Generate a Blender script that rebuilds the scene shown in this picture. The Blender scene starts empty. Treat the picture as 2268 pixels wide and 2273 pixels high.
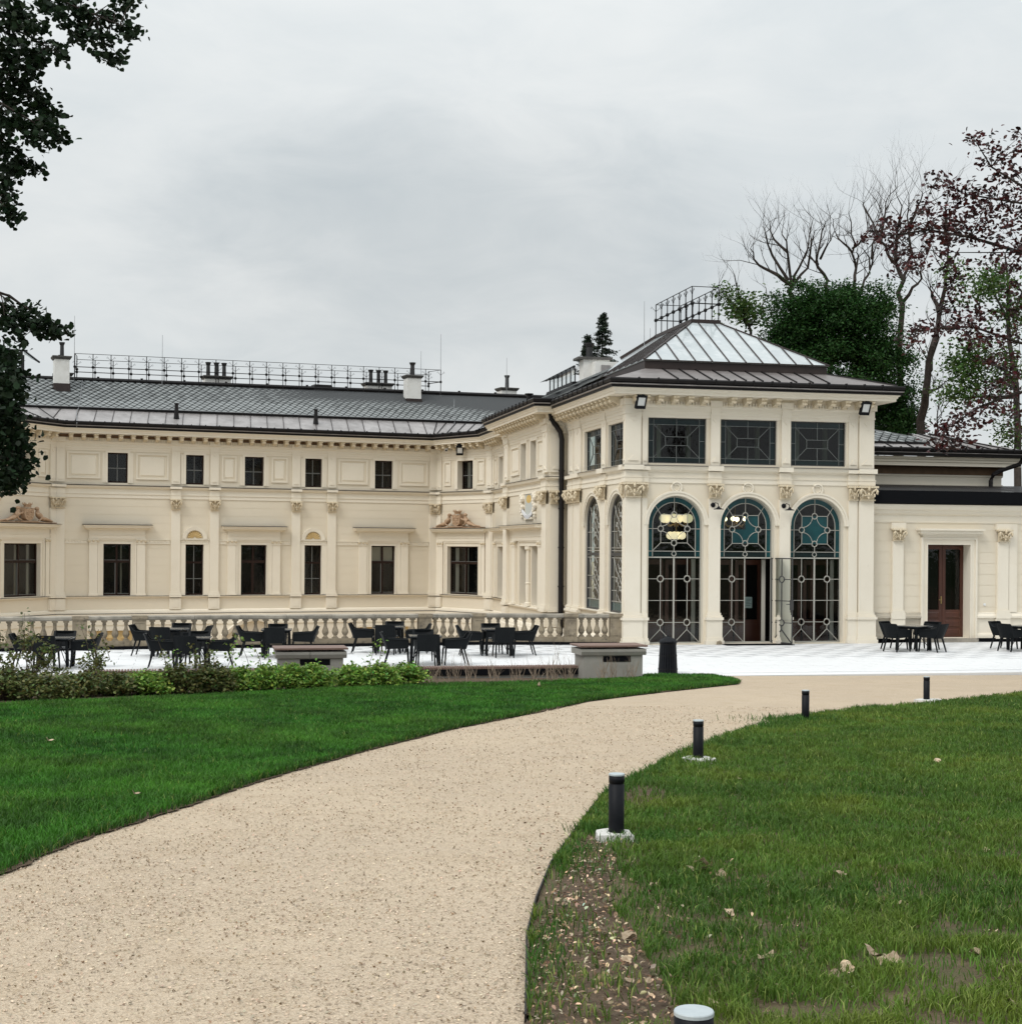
import bpy, math, random
import numpy as np
from mathutils import Vector, Matrix

rnd = random.Random(11)
nrg = np.random.default_rng(5)
scene = bpy.context.scene
COL = scene.collection

# ------------------------------------------------------------------ camera
EYE = Vector((0.0, 0.0, 3.0))
cam_d = bpy.data.cameras.new("camera")
cam_d.sensor_fit = 'HORIZONTAL'
cam_d.sensor_width = 36.0
cam_d.lens = 3300 / 2268 * 36.0
cam_d.shift_y = 79.5 / 2268
cam_d.clip_start = 0.1
cam_d.clip_end = 3000
cam = bpy.data.objects.new("camera", cam_d)
COL.objects.link(cam)
cam.matrix_world = Matrix.Translation(EYE) @ Matrix.Rotation(math.pi / 2, 4, 'X') @ Matrix.Rotation(0.007, 4, 'Z')
scene.camera = cam

# ------------------------------------------------------------------ sky, sun, exposure
SUN_EL, SUN_AZ = 48.0, 221.0          # degrees; azimuth clockwise from +Y (the way the camera looks)
world = bpy.data.worlds.new("World")
scene.world = world
world.use_nodes = True
wt = world.node_tree
for n in list(wt.nodes): wt.nodes.remove(n)
def wn(t, **k):
    n = wt.nodes.new(t)
    for a, b in k.items(): setattr(n, a, b)
    return n
w_out = wn('ShaderNodeOutputWorld')
w_bg = wn('ShaderNodeBackground')
w_sky = wn('ShaderNodeTexSky', sky_type='NISHITA', sun_disc=False)
w_sky.sun_elevation = math.radians(SUN_EL)
w_sky.sun_rotation = math.radians(SUN_AZ)
w_tc = wn('ShaderNodeTexCoord')
w_sep = wn('ShaderNodeSeparateXYZ')
wt.links.new(w_tc.outputs['Generated'], w_sep.inputs[0])
def wmath(op, a, b=None):
    n = wn('ShaderNodeMath', operation=op)
    for i, v in enumerate((a, b)):
        if v is None: continue
        if isinstance(v, (int, float)): n.inputs[i].default_value = v
        else: wt.links.new(v, n.inputs[i])
    return n.outputs[0]
z_up = wmath('MAXIMUM', w_sep.outputs[2], 0.0)
def wnoise(scale, detail, rough, off, sz=1.0, dist=0.0):
    mp = wn('ShaderNodeMapping')
    mp.inputs['Location'].default_value = off
    mp.inputs['Scale'].default_value = (1.0, 1.0, sz)
    mp.inputs['Rotation'].default_value = (0, 0.12, 0)
    wt.links.new(w_tc.outputs['Generated'], mp.inputs[0])
    n = wn('ShaderNodeTexNoise')
    n.inputs['Scale'].default_value = scale
    n.inputs['Detail'].default_value = detail
    n.inputs['Roughness'].default_value = rough
    n.inputs['Distortion'].default_value = dist
    wt.links.new(mp.outputs[0], n.inputs['Vector'])
    return n.outputs['Fac']
n_big = wnoise(3.2, 5.0, 0.5, (2.3, 0.9, 0.4), 2.0, 0.3)
n_mid = wnoise(9.0, 6.0, 0.6, (5.1, 2.2, 1.0), 2.6, 0.5)
mixv = wmath('ADD', wmath('MULTIPLY', n_big, 0.62), wmath('MULTIPLY', n_mid, 0.38))
ramp = wn('ShaderNodeValToRGB')
ramp.color_ramp.elements[0].position = 0.34
ramp.color_ramp.elements[0].color = (0.80, 0.86, 0.885, 1)
ramp.color_ramp.elements[1].position = 0.66
ramp.color_ramp.elements[1].color = (1.0, 1.025, 1.02, 1)
wt.links.new(mixv, ramp.inputs[0])
# two darker clouds: (x/y, z/y of the centre, half-widths, depth of tone)
cloud_col = ramp.outputs[0]
y_ok = wmath('MAXIMUM', w_sep.outputs[1], 0.02)
tx_, tz_ = wmath('DIVIDE', w_sep.outputs[0], y_ok), wmath('DIVIDE', w_sep.outputs[2], y_ok)
for cx_, cz_, rx_, rz_, tone in ((-0.055, 0.205, 0.185, 0.085, (0.80, 0.82, 0.835, 1)), (-0.25, 0.093, 0.028, 0.016, (0.88, 0.90, 0.915, 1))):
    u_, v_ = wmath('DIVIDE', wmath('SUBTRACT', tx_, cx_), rx_), wmath('DIVIDE', wmath('SUBTRACT', tz_, cz_), rz_)
    r2 = wmath('ADD', wmath('MULTIPLY', u_, u_), wmath('MULTIPLY', v_, v_))
    r2 = wmath('ADD', r2, wmath('MULTIPLY', wmath('SUBTRACT', mixv, 0.5), 3.2))
    front = wmath('GREATER_THAN', w_sep.outputs[1], 0.02)
    mr_ = wn('ShaderNodeMapRange', interpolation_type='SMOOTHSTEP')
    mr_.inputs['From Min'].default_value = 1.9; mr_.inputs['From Max'].default_value = 0.0
    wt.links.new(r2, mr_.inputs['Value'])
    mc = wn('ShaderNodeMixRGB', blend_type='MULTIPLY'); mc.inputs[2].default_value = tone
    wt.links.new(wmath('MULTIPLY', mr_.outputs[0], front), mc.inputs[0]); wt.links.new(cloud_col, mc.inputs[1])
    cloud_col = mc.outputs[0]
# overcast sky: brighter overhead than near the horizon
lum = wmath('ADD', wmath('MULTIPLY', wmath('MULTIPLY', z_up, z_up), 1.2), 0.80)
w_mul = wn('ShaderNodeMixRGB', blend_type='MULTIPLY'); w_mul.inputs[0].default_value = 1.0
w_cmb2 = wn('ShaderNodeCombineXYZ')
for i in range(3): wt.links.new(lum, w_cmb2.inputs[i])
wt.links.new(cloud_col, w_mul.inputs[1]); wt.links.new(w_cmb2.outputs[0], w_mul.inputs[2])
w_sc = wn('ShaderNodeVectorMath', operation='SCALE'); w_sc.inputs['Scale'].default_value = 0.06
wt.links.new(w_sky.outputs[0], w_sc.inputs[0])
w_mix = wn('ShaderNodeMixRGB', blend_type='MIX'); w_mix.inputs[0].default_value = 0.93
wt.links.new(w_sc.outputs[0], w_mix.inputs[1]); wt.links.new(w_mul.outputs[0], w_mix.inputs[2])
wt.links.new(w_mix.outputs[0], w_bg.inputs[0])
w_bg.inputs[1].default_value = 1.0
wt.links.new(w_bg.outputs[0], w_out.inputs[0])

sun_d = bpy.data.lights.new("sun", 'SUN')
sun_d.energy = 1.6
sun_d.angle = math.radians(24)
sun_d.color = (1.0, 0.965, 0.91)
sun = bpy.data.objects.new("sun", sun_d)
COL.objects.link(sun)
_az, _el = math.radians(SUN_AZ), math.radians(SUN_EL)
_dir = Vector((math.sin(_az) * math.cos(_el), math.cos(_az) * math.cos(_el), math.sin(_el)))
sun.matrix_world = Matrix.Translation((-30, -20, 40)) @ _dir.to_track_quat('Z', 'Y').to_matrix().to_4x4()

vs = scene.view_settings
vs.view_transform = 'Standard'; vs.look = 'None'; vs.exposure = 0.0; vs.gamma = 1.0; vs.use_curve_mapping = False
scene.render.engine = 'CYCLES'
scene.cycles.max_bounces = 6
scene.cycles.transparent_max_bounces = 12
scene.cycles.caustics_reflective = False
scene.cycles.caustics_refractive = False

# ------------------------------------------------------------------ object helpers
WM = {}
def tag(o, label=None, cat=None, group=None, kind=None):
    if label: o['label'] = label
    if cat: o['category'] = cat
    if group: o['group'] = group
    if kind: o['kind'] = kind
    return o
def attach(o, parent):
    WM[o.name] = o.matrix_basis.copy()
    if parent is not None:
        o.parent = parent
        o.matrix_parent_inverse = WM[parent.name].inverted()
    return o
def thing(name, loc, label, cat, group=None, rotz=0.0):
    o = bpy.data.objects.new(name, None)
    COL.objects.link(o)
    o.empty_display_size = 0.2
    o.location = loc; o.rotation_euler = (0, 0, rotz)
    WM[o.name] = Matrix.Translation(loc) @ Matrix.Rotation(rotz, 4, 'Z')
    return tag(o, label, cat, group)
def link_mesh(name, me, parent=None, matrix=None):
    o = bpy.data.objects.new(name, me)
    COL.objects.link(o)
    if matrix is not None: o.matrix_basis = matrix
    return attach(o, parent)
def kids(o): return [c for c in COL.objects if c.parent == o]
KIDS_CACHE = {}
def copy_thing(src, loc, rotz, children):
    """copy of a thing with a copy of each of its parts (children: list of (part, [sub-parts]))"""
    c = src.copy(); COL.objects.link(c)
    c.location = loc; c.rotation_euler = (0, 0, rotz)
    WM[c.name] = Matrix.Translation(loc) @ Matrix.Rotation(rotz, 4, 'Z')
    for p, subs in children:
        q = p.copy(); COL.objects.link(q); q.parent = c
        for s in subs:
            t = s.copy(); COL.objects.link(t); t.parent = q
    return c

class MB:
    """collects polygons and links them as ONE mesh object"""
    def __init__(s): s.v = []; s.f = []; s.m = []
    def poly(s, pts, m=0):
        k = len(s.v); s.v.extend(tuple(p) for p in pts)
        s.f.append(tuple(range(k, k + len(pts)))); s.m.append(m)
    def box(s, T, a0, a1, b0, b1, c0, c1, m=0):
        k = len(s.v)
        for c in (c0, c1):
            for a, b in ((a0, b0), (a1, b0), (a1, b1), (a0, b1)): s.v.append(tuple(T(a, b, c)))
        for q in ((0, 1, 5, 4), (1, 2, 6, 5), (2, 3, 7, 6), (3, 0, 4, 7), (4, 5, 6, 7), (3, 2, 1, 0)):
            s.f.append(tuple(k + i for i in q)); s.m.append(m)
    def prism(s, lo, hi, m=0):
        n = len(lo); k = len(s.v); s.v.extend(tuple(p) for p in lo); s.v.extend(tuple(p) for p in hi)
        for i in range(n):
            j = (i + 1) % n; s.f.append((k + i, k + j, k + n + j, k + n + i)); s.m.append(m)
        s.f.append(tuple(k + n + i for i in range(n))); s.m.append(m)
        s.f.append(tuple(k + n - 1 - i for i in range(n))); s.m.append(m)
    def bar(s, p, q, w, h=None, up=(0, 0, 1), m=0):
        p, q = Vector(p), Vector(q); h = h or w
        d = (q - p).normalized(); u = Vector(up)
        if abs(d.dot(u)) > .97: u = Vector((1, 0, 0))
        a = d.cross(u).normalized() * (w / 2); b = a.cross(d).normalized() * (h / 2)
        s.prism([p - a - b, p + a - b, p + a + b, p - a + b], [q - a - b, q + a - b, q + a + b, q - a + b], m)
    def tube(s, pts, rad, n=6, m=0, caps=True):
        pts = [Vector(p) for p in pts]
        if isinstance(rad, (int, float)): rad = [rad] * len(pts)
        k0 = len(s.v); ref = Vector((0.13, 0.21, 0.97))
        for i, p in enumerate(pts):
            t = (pts[min(i + 1, len(pts) - 1)] - pts[max(i - 1, 0)])
            t = t.normalized() if t.length > 1e-9 else Vector((0, 0, 1))
            if abs(t.dot(ref)) > .95: ref = Vector((0.9, 0.1, 0.1))
            a = t.cross(ref).normalized(); b = t.cross(a)
            for j in range(n):
                an = 2 * math.pi * j / n
                s.v.append(tuple(p + (a * math.cos(an) + b * math.sin(an)) * rad[i]))
        for i in range(len(pts) - 1):
            for j in range(n):
                j2 = (j + 1) % n
                s.f.append((k0 + i * n + j, k0 + i * n + j2, k0 + (i + 1) * n + j2, k0 + (i + 1) * n + j)); s.m.append(m)
        if caps:
            s.f.append(tuple(k0 + j for j in range(n))[::-1]); s.m.append(m)
            e = k0 + (len(pts) - 1) * n
            s.f.append(tuple(e + j for j in range(n))); s.m.append(m)
    def lathe(s, T, prof, n=12, m=0, caps=True, square=False):
        k0 = len(s.v)
        for r, z in prof:
            for j in range(n):
                an = 2 * math.pi * (j + .5) / n
                s.v.append(tuple(T(r * math.cos(an), r * math.sin(an), z)))
        for i in range(len(prof) - 1):
            for j in range(n):
                j2 = (j + 1) % n
                s.f.append((k0 + i * n + j, k0 + i * n + j2, k0 + (i + 1) * n + j2, k0 + (i + 1) * n + j)); s.m.append(m)
        if caps:
            s.f.append(tuple(k0 + j for j in range(n))[::-1]); s.m.append(m)
            e = k0 + (len(prof) - 1) * n
            s.f.append(tuple(e + j for j in range(n))); s.m.append(m)
    def ball(s, T, c, r, n=8, k=5, m=0, sc=(1, 1, 1)):
        prof = [(math.sin(math.pi * (i + .02) / (k + .04)) , -math.cos(math.pi * (i + .02) / (k + .04))) for i in range(k + 1)]
        s.lathe(lambda x, y, z: T(c[0] + x * r * sc[0], c[1] + y * r * sc[1], c[2] + z * r * sc[2]), prof, n, m)
    def sweep(s, path, prof, m=0, caps=True):
        """moulding: profile [(outward, z)] along a plan polyline, mitred at its corners"""
        P = [Vector((p[0], p[1])) for p in path]
        N = []
        for i in range(len(P) - 1):
            e = (P[i + 1] - P[i]).normalized(); N.append(Vector((e.y, -e.x)))
        k0 = len(s.v); n = len(prof)
        for i, p in enumerate(P):
            if i == 0: mv = N[0]
            elif i == len(P) - 1: mv = N[-1]
            else:
                mv = (N[i - 1] + N[i]); mv = mv / (1 + N[i - 1].dot(N[i]))
            for d, z in prof: s.v.append((p.x + mv.x * d, p.y + mv.y * d, z))
        for i in range(len(P) - 1):
            for j in range(n - 1):
                a = k0 + i * n + j; s.f.append((a, a + n, a + n + 1, a + 1)); s.m.append(m)
        if caps:
            s.f.append(tuple(k0 + j for j in range(n))); s.m.append(m)
            e = k0 + (len(P) - 1) * n
            s.f.append(tuple(e + j for j in range(n))[::-1]); s.m.append(m)
    def mesh(s, name, mats, smooth=False):
        me = bpy.data.meshes.new(name)
        me.from_pydata(s.v, [], s.f)
        for mt in (mats if isinstance(mats, (list, tuple)) else [mats]): me.materials.append(mt)
        if any(s.m): me.polygons.foreach_set('material_index', s.m)
        if smooth: me.polygons.foreach_set('use_smooth', [True] * len(s.f))
        me.update()
        return me
    def build(s, name, mats, parent=None, smooth=False, matrix=None, kind=None):
        o = link_mesh(name, s.mesh(name, mats, smooth), parent, matrix)
        if kind: o['kind'] = kind
        return o
ID3 = lambda x, y, z: (x, y, z)

def np_mesh(name, verts, faces_flat, fsizes, mats, cols=None, smooth=False):
    me = bpy.data.meshes.new(name)
    nv, nf = len(verts), len(fsizes)
    me.vertices.add(nv); me.vertices.foreach_set('co', np.asarray(verts, np.float32).ravel())
    me.loops.add(len(faces_flat)); me.loops.foreach_set('vertex_index', np.asarray(faces_flat, np.int32))
    me.polygons.add(nf)
    st = np.concatenate([[0], np.cumsum(fsizes)[:-1]]).astype(np.int32)
    me.polygons.foreach_set('loop_start', st)
    me.polygons.foreach_set('loop_total', np.asarray(fsizes, np.int32))
    for mt in (mats if isinstance(mats, (list, tuple)) else [mats]): me.materials.append(mt)
    if cols is not None:
        at = me.attributes.new('tint', 'FLOAT_COLOR', 'POINT')
        c4 = np.ones((nv, 4), np.float32); c4[:, :3] = cols
        at.data.foreach_set('color', c4.ravel())
    me.update(calc_edges=True)
    if smooth: me.polygons.foreach_set('use_smooth', [True] * nf)
    return me

class Wall:
    """a wall's own frame: s along it, d outward from its face, z up"""
    def __init__(s, P, ang, d0=0.0):
        s.ang = ang; s.e = (math.cos(ang), math.sin(ang)); s.n = (s.e[1], -s.e[0])
        s.P = (P[0] + s.n[0] * d0, P[1] + s.n[1] * d0)
    def __call__(s, a, d, z):
        return (s.P[0] + s.e[0] * a + s.n[0] * d, s.P[1] + s.e[1] * a + s.n[1] * d, z)
    def pt(s, a, d=0.0): return s(a, d, 0)[:2]
    def mat(s, a, d, z):
        """matrix of a piece whose x runs along the wall and whose -y is outward"""
        return Matrix.Translation(s(a, d, z)) @ Matrix.Rotation(s.ang, 4, 'Z')

def at(px, py, Y):
    """a point measured on the photograph (2268 px wide), taken at its real distance Y"""
    dx, dy = px - 1134, py - 1216
    return Vector(((dx + .007 * dy) / 3300 * Y, Y, 3.0 + (.007 * dx - dy) / 3300 * Y))
def ground_z(Y): return 1.4 - .04 * min(Y, 35.0)
# ------------------------------------------------------------------ materials
def new_mat(name):
    m = bpy.data.materials.new(name); m.use_nodes = True
    nt = m.node_tree
    return m, nt, nt.nodes['Principled BSDF']
def nnode(nt, t, **k):
    n = nt.nodes.new(t)
    for a, b in k.items(): setattr(n, a, b)
    return n
def noise_fac(nt, vec, scale, detail=3.0, rough=.55, lo=.35, hi=.65, dist=0.0):
    n = nnode(nt, 'ShaderNodeTexNoise')
    n.inputs['Scale'].default_value = scale; n.inputs['Detail'].default_value = detail
    n.inputs['Roughness'].default_value = rough; n.inputs['Distortion'].default_value = dist
    nt.links.new(vec, n.inputs['Vector'])
    mr = nnode(nt, 'ShaderNodeMapRange')
    mr.inputs['From Min'].default_value = lo; mr.inputs['From Max'].default_value = hi
    nt.links.new(n.outputs['Fac'], mr.inputs['Value'])
    return mr.outputs[0], n.outputs['Fac']
def mix_col(nt, fac, a, b, blend='MIX'):
    n = nnode(nt, 'ShaderNodeMixRGB', blend_type=blend)
    for i, v in enumerate((fac, a, b)):
        if isinstance(v, (int, float)): n.inputs[i].default_value = v
        elif isinstance(v, tuple): n.inputs[i].default_value = (*v, 1) if len(v) == 3 else v
        else: nt.links.new(v, n.inputs[i])
    return n.outputs[0]
def pmat(name, base, rough=.7, layers=(), bump=None, spec=.4, metal=0.0, objvar=0.0, tint=False, stretch=None, rvar=0.0):
    """layers: (colour, scale, lo, hi, strength[, detail]) noise layers over the base colour"""
    m, nt, b = new_mat(name)
    tc = nnode(nt, 'ShaderNodeTexCoord'); vec = tc.outputs['Object']
    if objvar or stretch:
        mp = nnode(nt, 'ShaderNodeMapping')
        if stretch: mp.inputs['Scale'].default_value = stretch
        if objvar:
            oi0 = nnode(nt, 'ShaderNodeObjectInfo')
            vm = nnode(nt, 'ShaderNodeVectorMath', operation='SCALE'); vm.inputs['Scale'].default_value = 0.37
            nt.links.new(oi0.outputs['Location'], vm.inputs[0]); nt.links.new(vm.outputs[0], mp.inputs['Location'])
        nt.links.new(vec, mp.inputs[0]); vec = mp.outputs[0]
    col = base
    for L in layers:
        f, _ = noise_fac(nt, vec, L[1], L[5] if len(L) > 5 else 4.0, .6, L[2], L[3])
        mu = nnode(nt, 'ShaderNodeMath', operation='MULTIPLY'); mu.inputs[1].default_value = L[4]
        nt.links.new(f, mu.inputs[0])
        col = mix_col(nt, mu.outputs[0], col, L[0])
    if tint:
        at_ = nnode(nt, 'ShaderNodeAttribute', attribute_name='tint')
        col = mix_col(nt, 1.0, col, at_.outputs['Color'], 'MULTIPLY')
    if objvar:
        oi = nnode(nt, 'ShaderNodeObjectInfo')
        mr = nnode(nt, 'ShaderNodeMapRange')
        mr.inputs['To Min'].default_value = 1 - objvar; mr.inputs['To Max'].default_value = 1 + objvar
        nt.links.new(oi.outputs['Random'], mr.inputs['Value'])
        hs = nnode(nt, 'ShaderNodeHueSaturation'); nt.links.new(mr.outputs[0], hs.inputs['Value'])
        if isinstance(col, tuple): hs.inputs['Color'].default_value = (*col, 1)
        else: nt.links.new(col, hs.inputs['Color'])
        col = hs.outputs[0]
    if isinstance(col, tuple): b.inputs['Base Color'].default_value = (*col, 1)
    else: nt.links.new(col, b.inputs['Base Color'])
    b.inputs['Roughness'].default_value = rough
    if rvar:
        f, _ = noise_fac(nt, vec, 3.0, 3.0, .6, .3, .7)
        mr = nnode(nt, 'ShaderNodeMapRange'); mr.inputs['To Min'].default_value = rough - rvar; mr.inputs['To Max'].default_value = rough + rvar
        nt.links.new(f, mr.inputs['Value']); nt.links.new(mr.outputs[0], b.inputs['Roughness'])
    b.inputs['Specular IOR Level'].default_value = spec
    b.inputs['Metallic'].default_value = metal
    if bump:
        bn = nnode(nt, 'ShaderNodeBump'); bn.inputs['Strength'].default_value = bump[0]; bn.inputs['Distance'].default_value = bump[2] if len(bump) > 2 else .02
        _, f = noise_fac(nt, vec, bump[1], 4.0)
        nt.links.new(f, bn.inputs['Height']); nt.links.new(bn.outputs[0], b.inputs['Normal'])
    return m
def glass_mat(name, tintc, refl_rough=.02, wob=0.0, ior=1.5):
    m = bpy.data.materials.new(name); m.use_nodes = True; nt = m.node_tree
    for n in list(nt.nodes): nt.nodes.remove(n)
    out = nnode(nt, 'ShaderNodeOutputMaterial')
    tr = nnode(nt, 'ShaderNodeBsdfTransparent'); tr.inputs[0].default_value = (*tintc, 1)
    gl = nnode(nt, 'ShaderNodeBsdfGlossy'); gl.inputs['Roughness'].default_value = refl_rough
    fr = nnode(nt, 'ShaderNodeFresnel'); fr.inputs[0].default_value = ior
    mx = nnode(nt, 'ShaderNodeMixShader')
    if wob:
        tc = nnode(nt, 'ShaderNodeTexCoord')
        _, f = noise_fac(nt, tc.outputs['Object'], 5.0, 2.0)
        bn = nnode(nt, 'ShaderNodeBump'); bn.inputs['Strength'].default_value = wob; bn.inputs['Distance'].default_value = .02
        nt.links.new(f, bn.inputs['Height']); nt.links.new(bn.outputs[0], gl.inputs['Normal'])
    nt.links.new(fr.outputs[0], mx.inputs[0]); nt.links.new(tr.outputs[0], mx.inputs[1]); nt.links.new(gl.outputs[0], mx.inputs[2])
    nt.links.new(mx.outputs[0], out.inputs[0])
    return m
def emis_mat(name, c, s):
    m, nt, b = new_mat(name)
    b.inputs['Base Color'].default_value = (*c, 1)
    b.inputs['Emission Color'].default_value = (*c, 1); b.inputs['Emission Strength'].default_value = s
    return m

M = {}
M['cream'] = pmat('cream_plaster', (.72, .65, .53), .85, [((.66, .585, .46), .35, .4, .7, .5), ((.72, .655, .53), 2.2, .45, .75, .4), ((.62, .53, .39), 7.0, .62, .8, .22)], (.25, 60.0, .004), .25)
M['trim'] = pmat('cream_stucco_trim', (.77, .71, .60), .8, [((.69, .62, .50), 1.2, .45, .75, .4), ((.55, .46, .34), 9.0, .62, .8, .25)], (.2, 50.0, .004), .25)
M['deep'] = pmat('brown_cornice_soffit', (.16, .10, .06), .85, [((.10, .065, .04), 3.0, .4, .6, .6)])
M['ornament'] = pmat('stucco_ornament', (.67, .58, .43), .8, [((.40, .31, .19), 14.0, .5, .72, .6)], (.5, 30.0, .01), .25)
M['ochre'] = pmat('ochre_shell', (.58, .43, .21), .85, [((.46, .32, .14), 10.0, .45, .7, .5)])
M['terracotta'] = pmat('terracotta', (.42, .285, .185), .8, [((.25, .155, .095), 4.0, .45, .65, .5), ((.56, .43, .31), 7.0, .5, .7, .5), ((.16, .12, .09), 12.0, .6, .75, .5)], (.4, 18.0, .01))
M['slate'] = pmat('grey_slate', (.20, .215, .215), .45, [((.14, .152, .152), 3.0, .4, .65, .5)], (.25, 25.0, .004), .5, objvar=.10)
M['zinc'] = pmat('weathered_zinc', (.34, .32, .315), .42, [((.21, .195, .19), 1.6, .42, .66, .7), ((.46, .44, .43), 3.1, .5, .72, .4)], None, .5, .35, objvar=.08, stretch=(1, 1, .25), rvar=.08)
M['gutter'] = pmat('dark_brown_metal', (.009, .008, .0085), .5, [((.016, .013, .012), 3.0, .45, .65, .6)], None, .22)
M['copper'] = pmat('dark_copper', (.03, .02, .018), .5, [((.05, .034, .03), 2.0, .45, .7, .6)], None, .45, .2)
M['zincdark'] = pmat('brown_zinc', (.19, .17, .165), .5, [((.11, .10, .095), 1.6, .42, .66, .6), ((.26, .24, .235), 3.1, .5, .72, .4)], None, .4, .1, objvar=.10)
M['rooflight'] = pmat('sky_reflecting_roof_glass', (.42, .46, .47), .12, [((.36, .40, .42), 1.3, .45, .6, .6), ((.52, .55, .56), 2.2, .52, .60, .5)], None, .45, objvar=.05)  # pale base puts the reflected sky into the colour of the glass
M['iron'] = pmat('black_iron', (.008, .008, .009), .6, (), None, .2)
M['rod'] = pmat('galvanised_rod', (.30, .31, .32), .45, (), None, .5, .5)
M['white'] = pmat('white_chimney_render', (.72, .71, .68), .85, [((.55, .53, .49), 2.5, .5, .75, .5)], (.2, 40.0, .004), .25)
M['capstone'] = pmat('dark_chimney_cap', (.09, .085, .08), .7, [((.05, .048, .045), 6.0, .4, .65, .6)])
M['pot'] = pmat('black_flue_pot', (.02, .02, .021), .55)
M['wood'] = pmat('brown_window_wood', (.022, .010, .007), .5, [((.012, .006, .004), 4.0, .4, .65, .6)], None, .2, stretch=(1, 1, .2))
M['door'] = pmat('brown_door_wood', (.075, .024, .013), .38, [((.04, .013, .008), 3.0, .4, .65, .7)], None, .45, stretch=(1, 1, .15))
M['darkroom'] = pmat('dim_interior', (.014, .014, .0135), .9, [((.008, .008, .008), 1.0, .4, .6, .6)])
M['curtain'] = pmat('pale_curtain', (.50, .48, .42), .9)
M['blind'] = pmat('beige_roller_blind', (.55, .50, .40), .9)
M['glass'] = glass_mat('window_glass', (.86, .90, .89), .02, .12)
M['teal'] = glass_mat('teal_stained_glass', (.02, .30, .33), .05, .2)
M['smoke'] = glass_mat('grey_leaded_glass', (.48, .56, .52), .04, .2)
M['tealpane'] = pmat('teal_cathedral_glass', (.006, .060, .068), .15, [((.003, .026, .033), 1.6, .4, .65, .7)], (.2, 6.0, .01), .4)
M['bluepane'] = pmat('dark_blue_green_glass', (.003, .013, .014), .15, [((.0015, .007, .008), 1.6, .4, .65, .6)], (.2, 6.0, .01), .4)
M['lead'] = pmat('lead_came', (.40, .39, .35), .5, (), None, .4, .1)
M['bars'] = pmat('grey_glazing_bar', (.15, .155, .15), .55, (), None, .3)
M['comes'] = pmat('dull_lead_came', (.17, .185, .18), .5, (), None, .3)
M['leaddark'] = pmat('dark_iron_tracery', (.05, .05, .05), .5)
M['stone'] = pmat('weathered_sandstone', (.27, .225, .16), .88, [((.15, .125, .095), 2.0, .42, .66, .75), ((.36, .31, .235), 5.0, .5, .7, .5), ((.07, .062, .052), 8.0, .56, .72, .65)], (.5, 22.0, .012), .25, objvar=.08)
M['stonecap'] = pmat('lichened_stone_cap', (.34, .31, .26), .88, [((.18, .165, .14), 1.6, .42, .62, .7), ((.13, .125, .115), 5.0, .56, .7, .6)], (.5, 22.0, .012), .25)
M['concrete'] = pmat('board_concrete', (.30, .29, .26), .85, [((.22, .21, .19), 1.5, .4, .65, .6), ((.37, .36, .33), 6.0, .5, .7, .4)], (.4, 30.0, .006), .3)
M['slab'] = pmat('brown_bench_timber', (.21, .135, .11), .55, [((.14, .085, .068), 5.0, .4, .65, .6)], None, .4, stretch=(.3, 4, 1))
M['rattan'] = pmat('charcoal_rattan', (.0055, .0075, .009), .6, [((.003, .004, .005), 40.0, .4, .6, .7)], (.6, 90.0, .004), .16)
M['seatpad'] = pmat('seat_weave_highlight', (.20, .205, .21), .5, [((.13, .132, .135), 50.0, .4, .6, .6)], None, .4)  # far paler than the shell: the seat's highlight is put into the colour
M['tabletop'] = pmat('dark_table_top', (.05, .055, .06), .22, (), None, .5)
M['paving'] = pmat('white_paving', (.70, .705, .71), .75, [((.66, .665, .67), .8, .4, .68, .6), ((.62, .62, .61), 6.0, .55, .75, .3)], (.15, 40.0, .003), .25, objvar=.012)
M['channel'] = pmat('black_drain_channel', (.006, .0065, .008), .75, (), None, .05)
M['bollard'] = pmat('anthracite_powder_coat', (.006, .007, .0095), .55, [((.010, .011, .014), 20.0, .45, .65, .5)], (.15, 120.0, .002), .16)
M['bollardcap'] = pmat('pale_grey_bollard_cap', (.42, .47, .49), .5, [((.36, .41, .43), 30.0, .4, .6, .5)], (.15, 120.0, .001))
M['footing'] = pmat('white_concrete_footing', (.62, .61, .58), .85, [((.45, .44, .41), 12.0, .45, .65, .5)], (.4, 40.0, .006))
M['lens'] = pmat('floodlight_lens', (.66, .67, .66), .25, (), None, .5)
M['plastic'] = pmat('white_plastic', (.75, .75, .73), .4)
M['bark'] = pmat('dark_bark', (.036, .028, .023), .9, [((.018, .014, .012), 6.0, .4, .65, .7)], (.8, 18.0, .03), .2)
M['greybark'] = pmat('grey_bark', (.07, .06, .052), .9, [((.04, .034, .03), 6.0, .4, .65, .7)], (.6, 18.0, .02), .2)
def leaf_mat(name, base, trans=.25, rough=.5):
    m, nt, b = new_mat(name)
    at_ = nnode(nt, 'ShaderNodeAttribute', attribute_name='tint')
    c = mix_col(nt, 1.0, base, at_.outputs['Color'], 'MULTIPLY')
    nt.links.new(c, b.inputs['Base Color']); b.inputs['Roughness'].default_value = rough
    b.inputs['Specular IOR Level'].default_value = .3
    out = nt.nodes['Material Output']
    tl = nnode(nt, 'ShaderNodeBsdfTranslucent'); nt.links.new(c, tl.inputs[0])
    mx = nnode(nt, 'ShaderNodeMixShader'); mx.inputs[0].default_value = trans
    nt.links.new(b.outputs[0], mx.inputs[1]); nt.links.new(tl.outputs[0], mx.inputs[2]); nt.links.new(mx.outputs[0], out.inputs[0])
    return m
M['linden'] = leaf_mat('dark_green_leaf', (.011, .026, .009), .15, .75)
M['maple'] = leaf_mat('deep_green_leaf', (.022, .066, .013), .3, .7)
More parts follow.
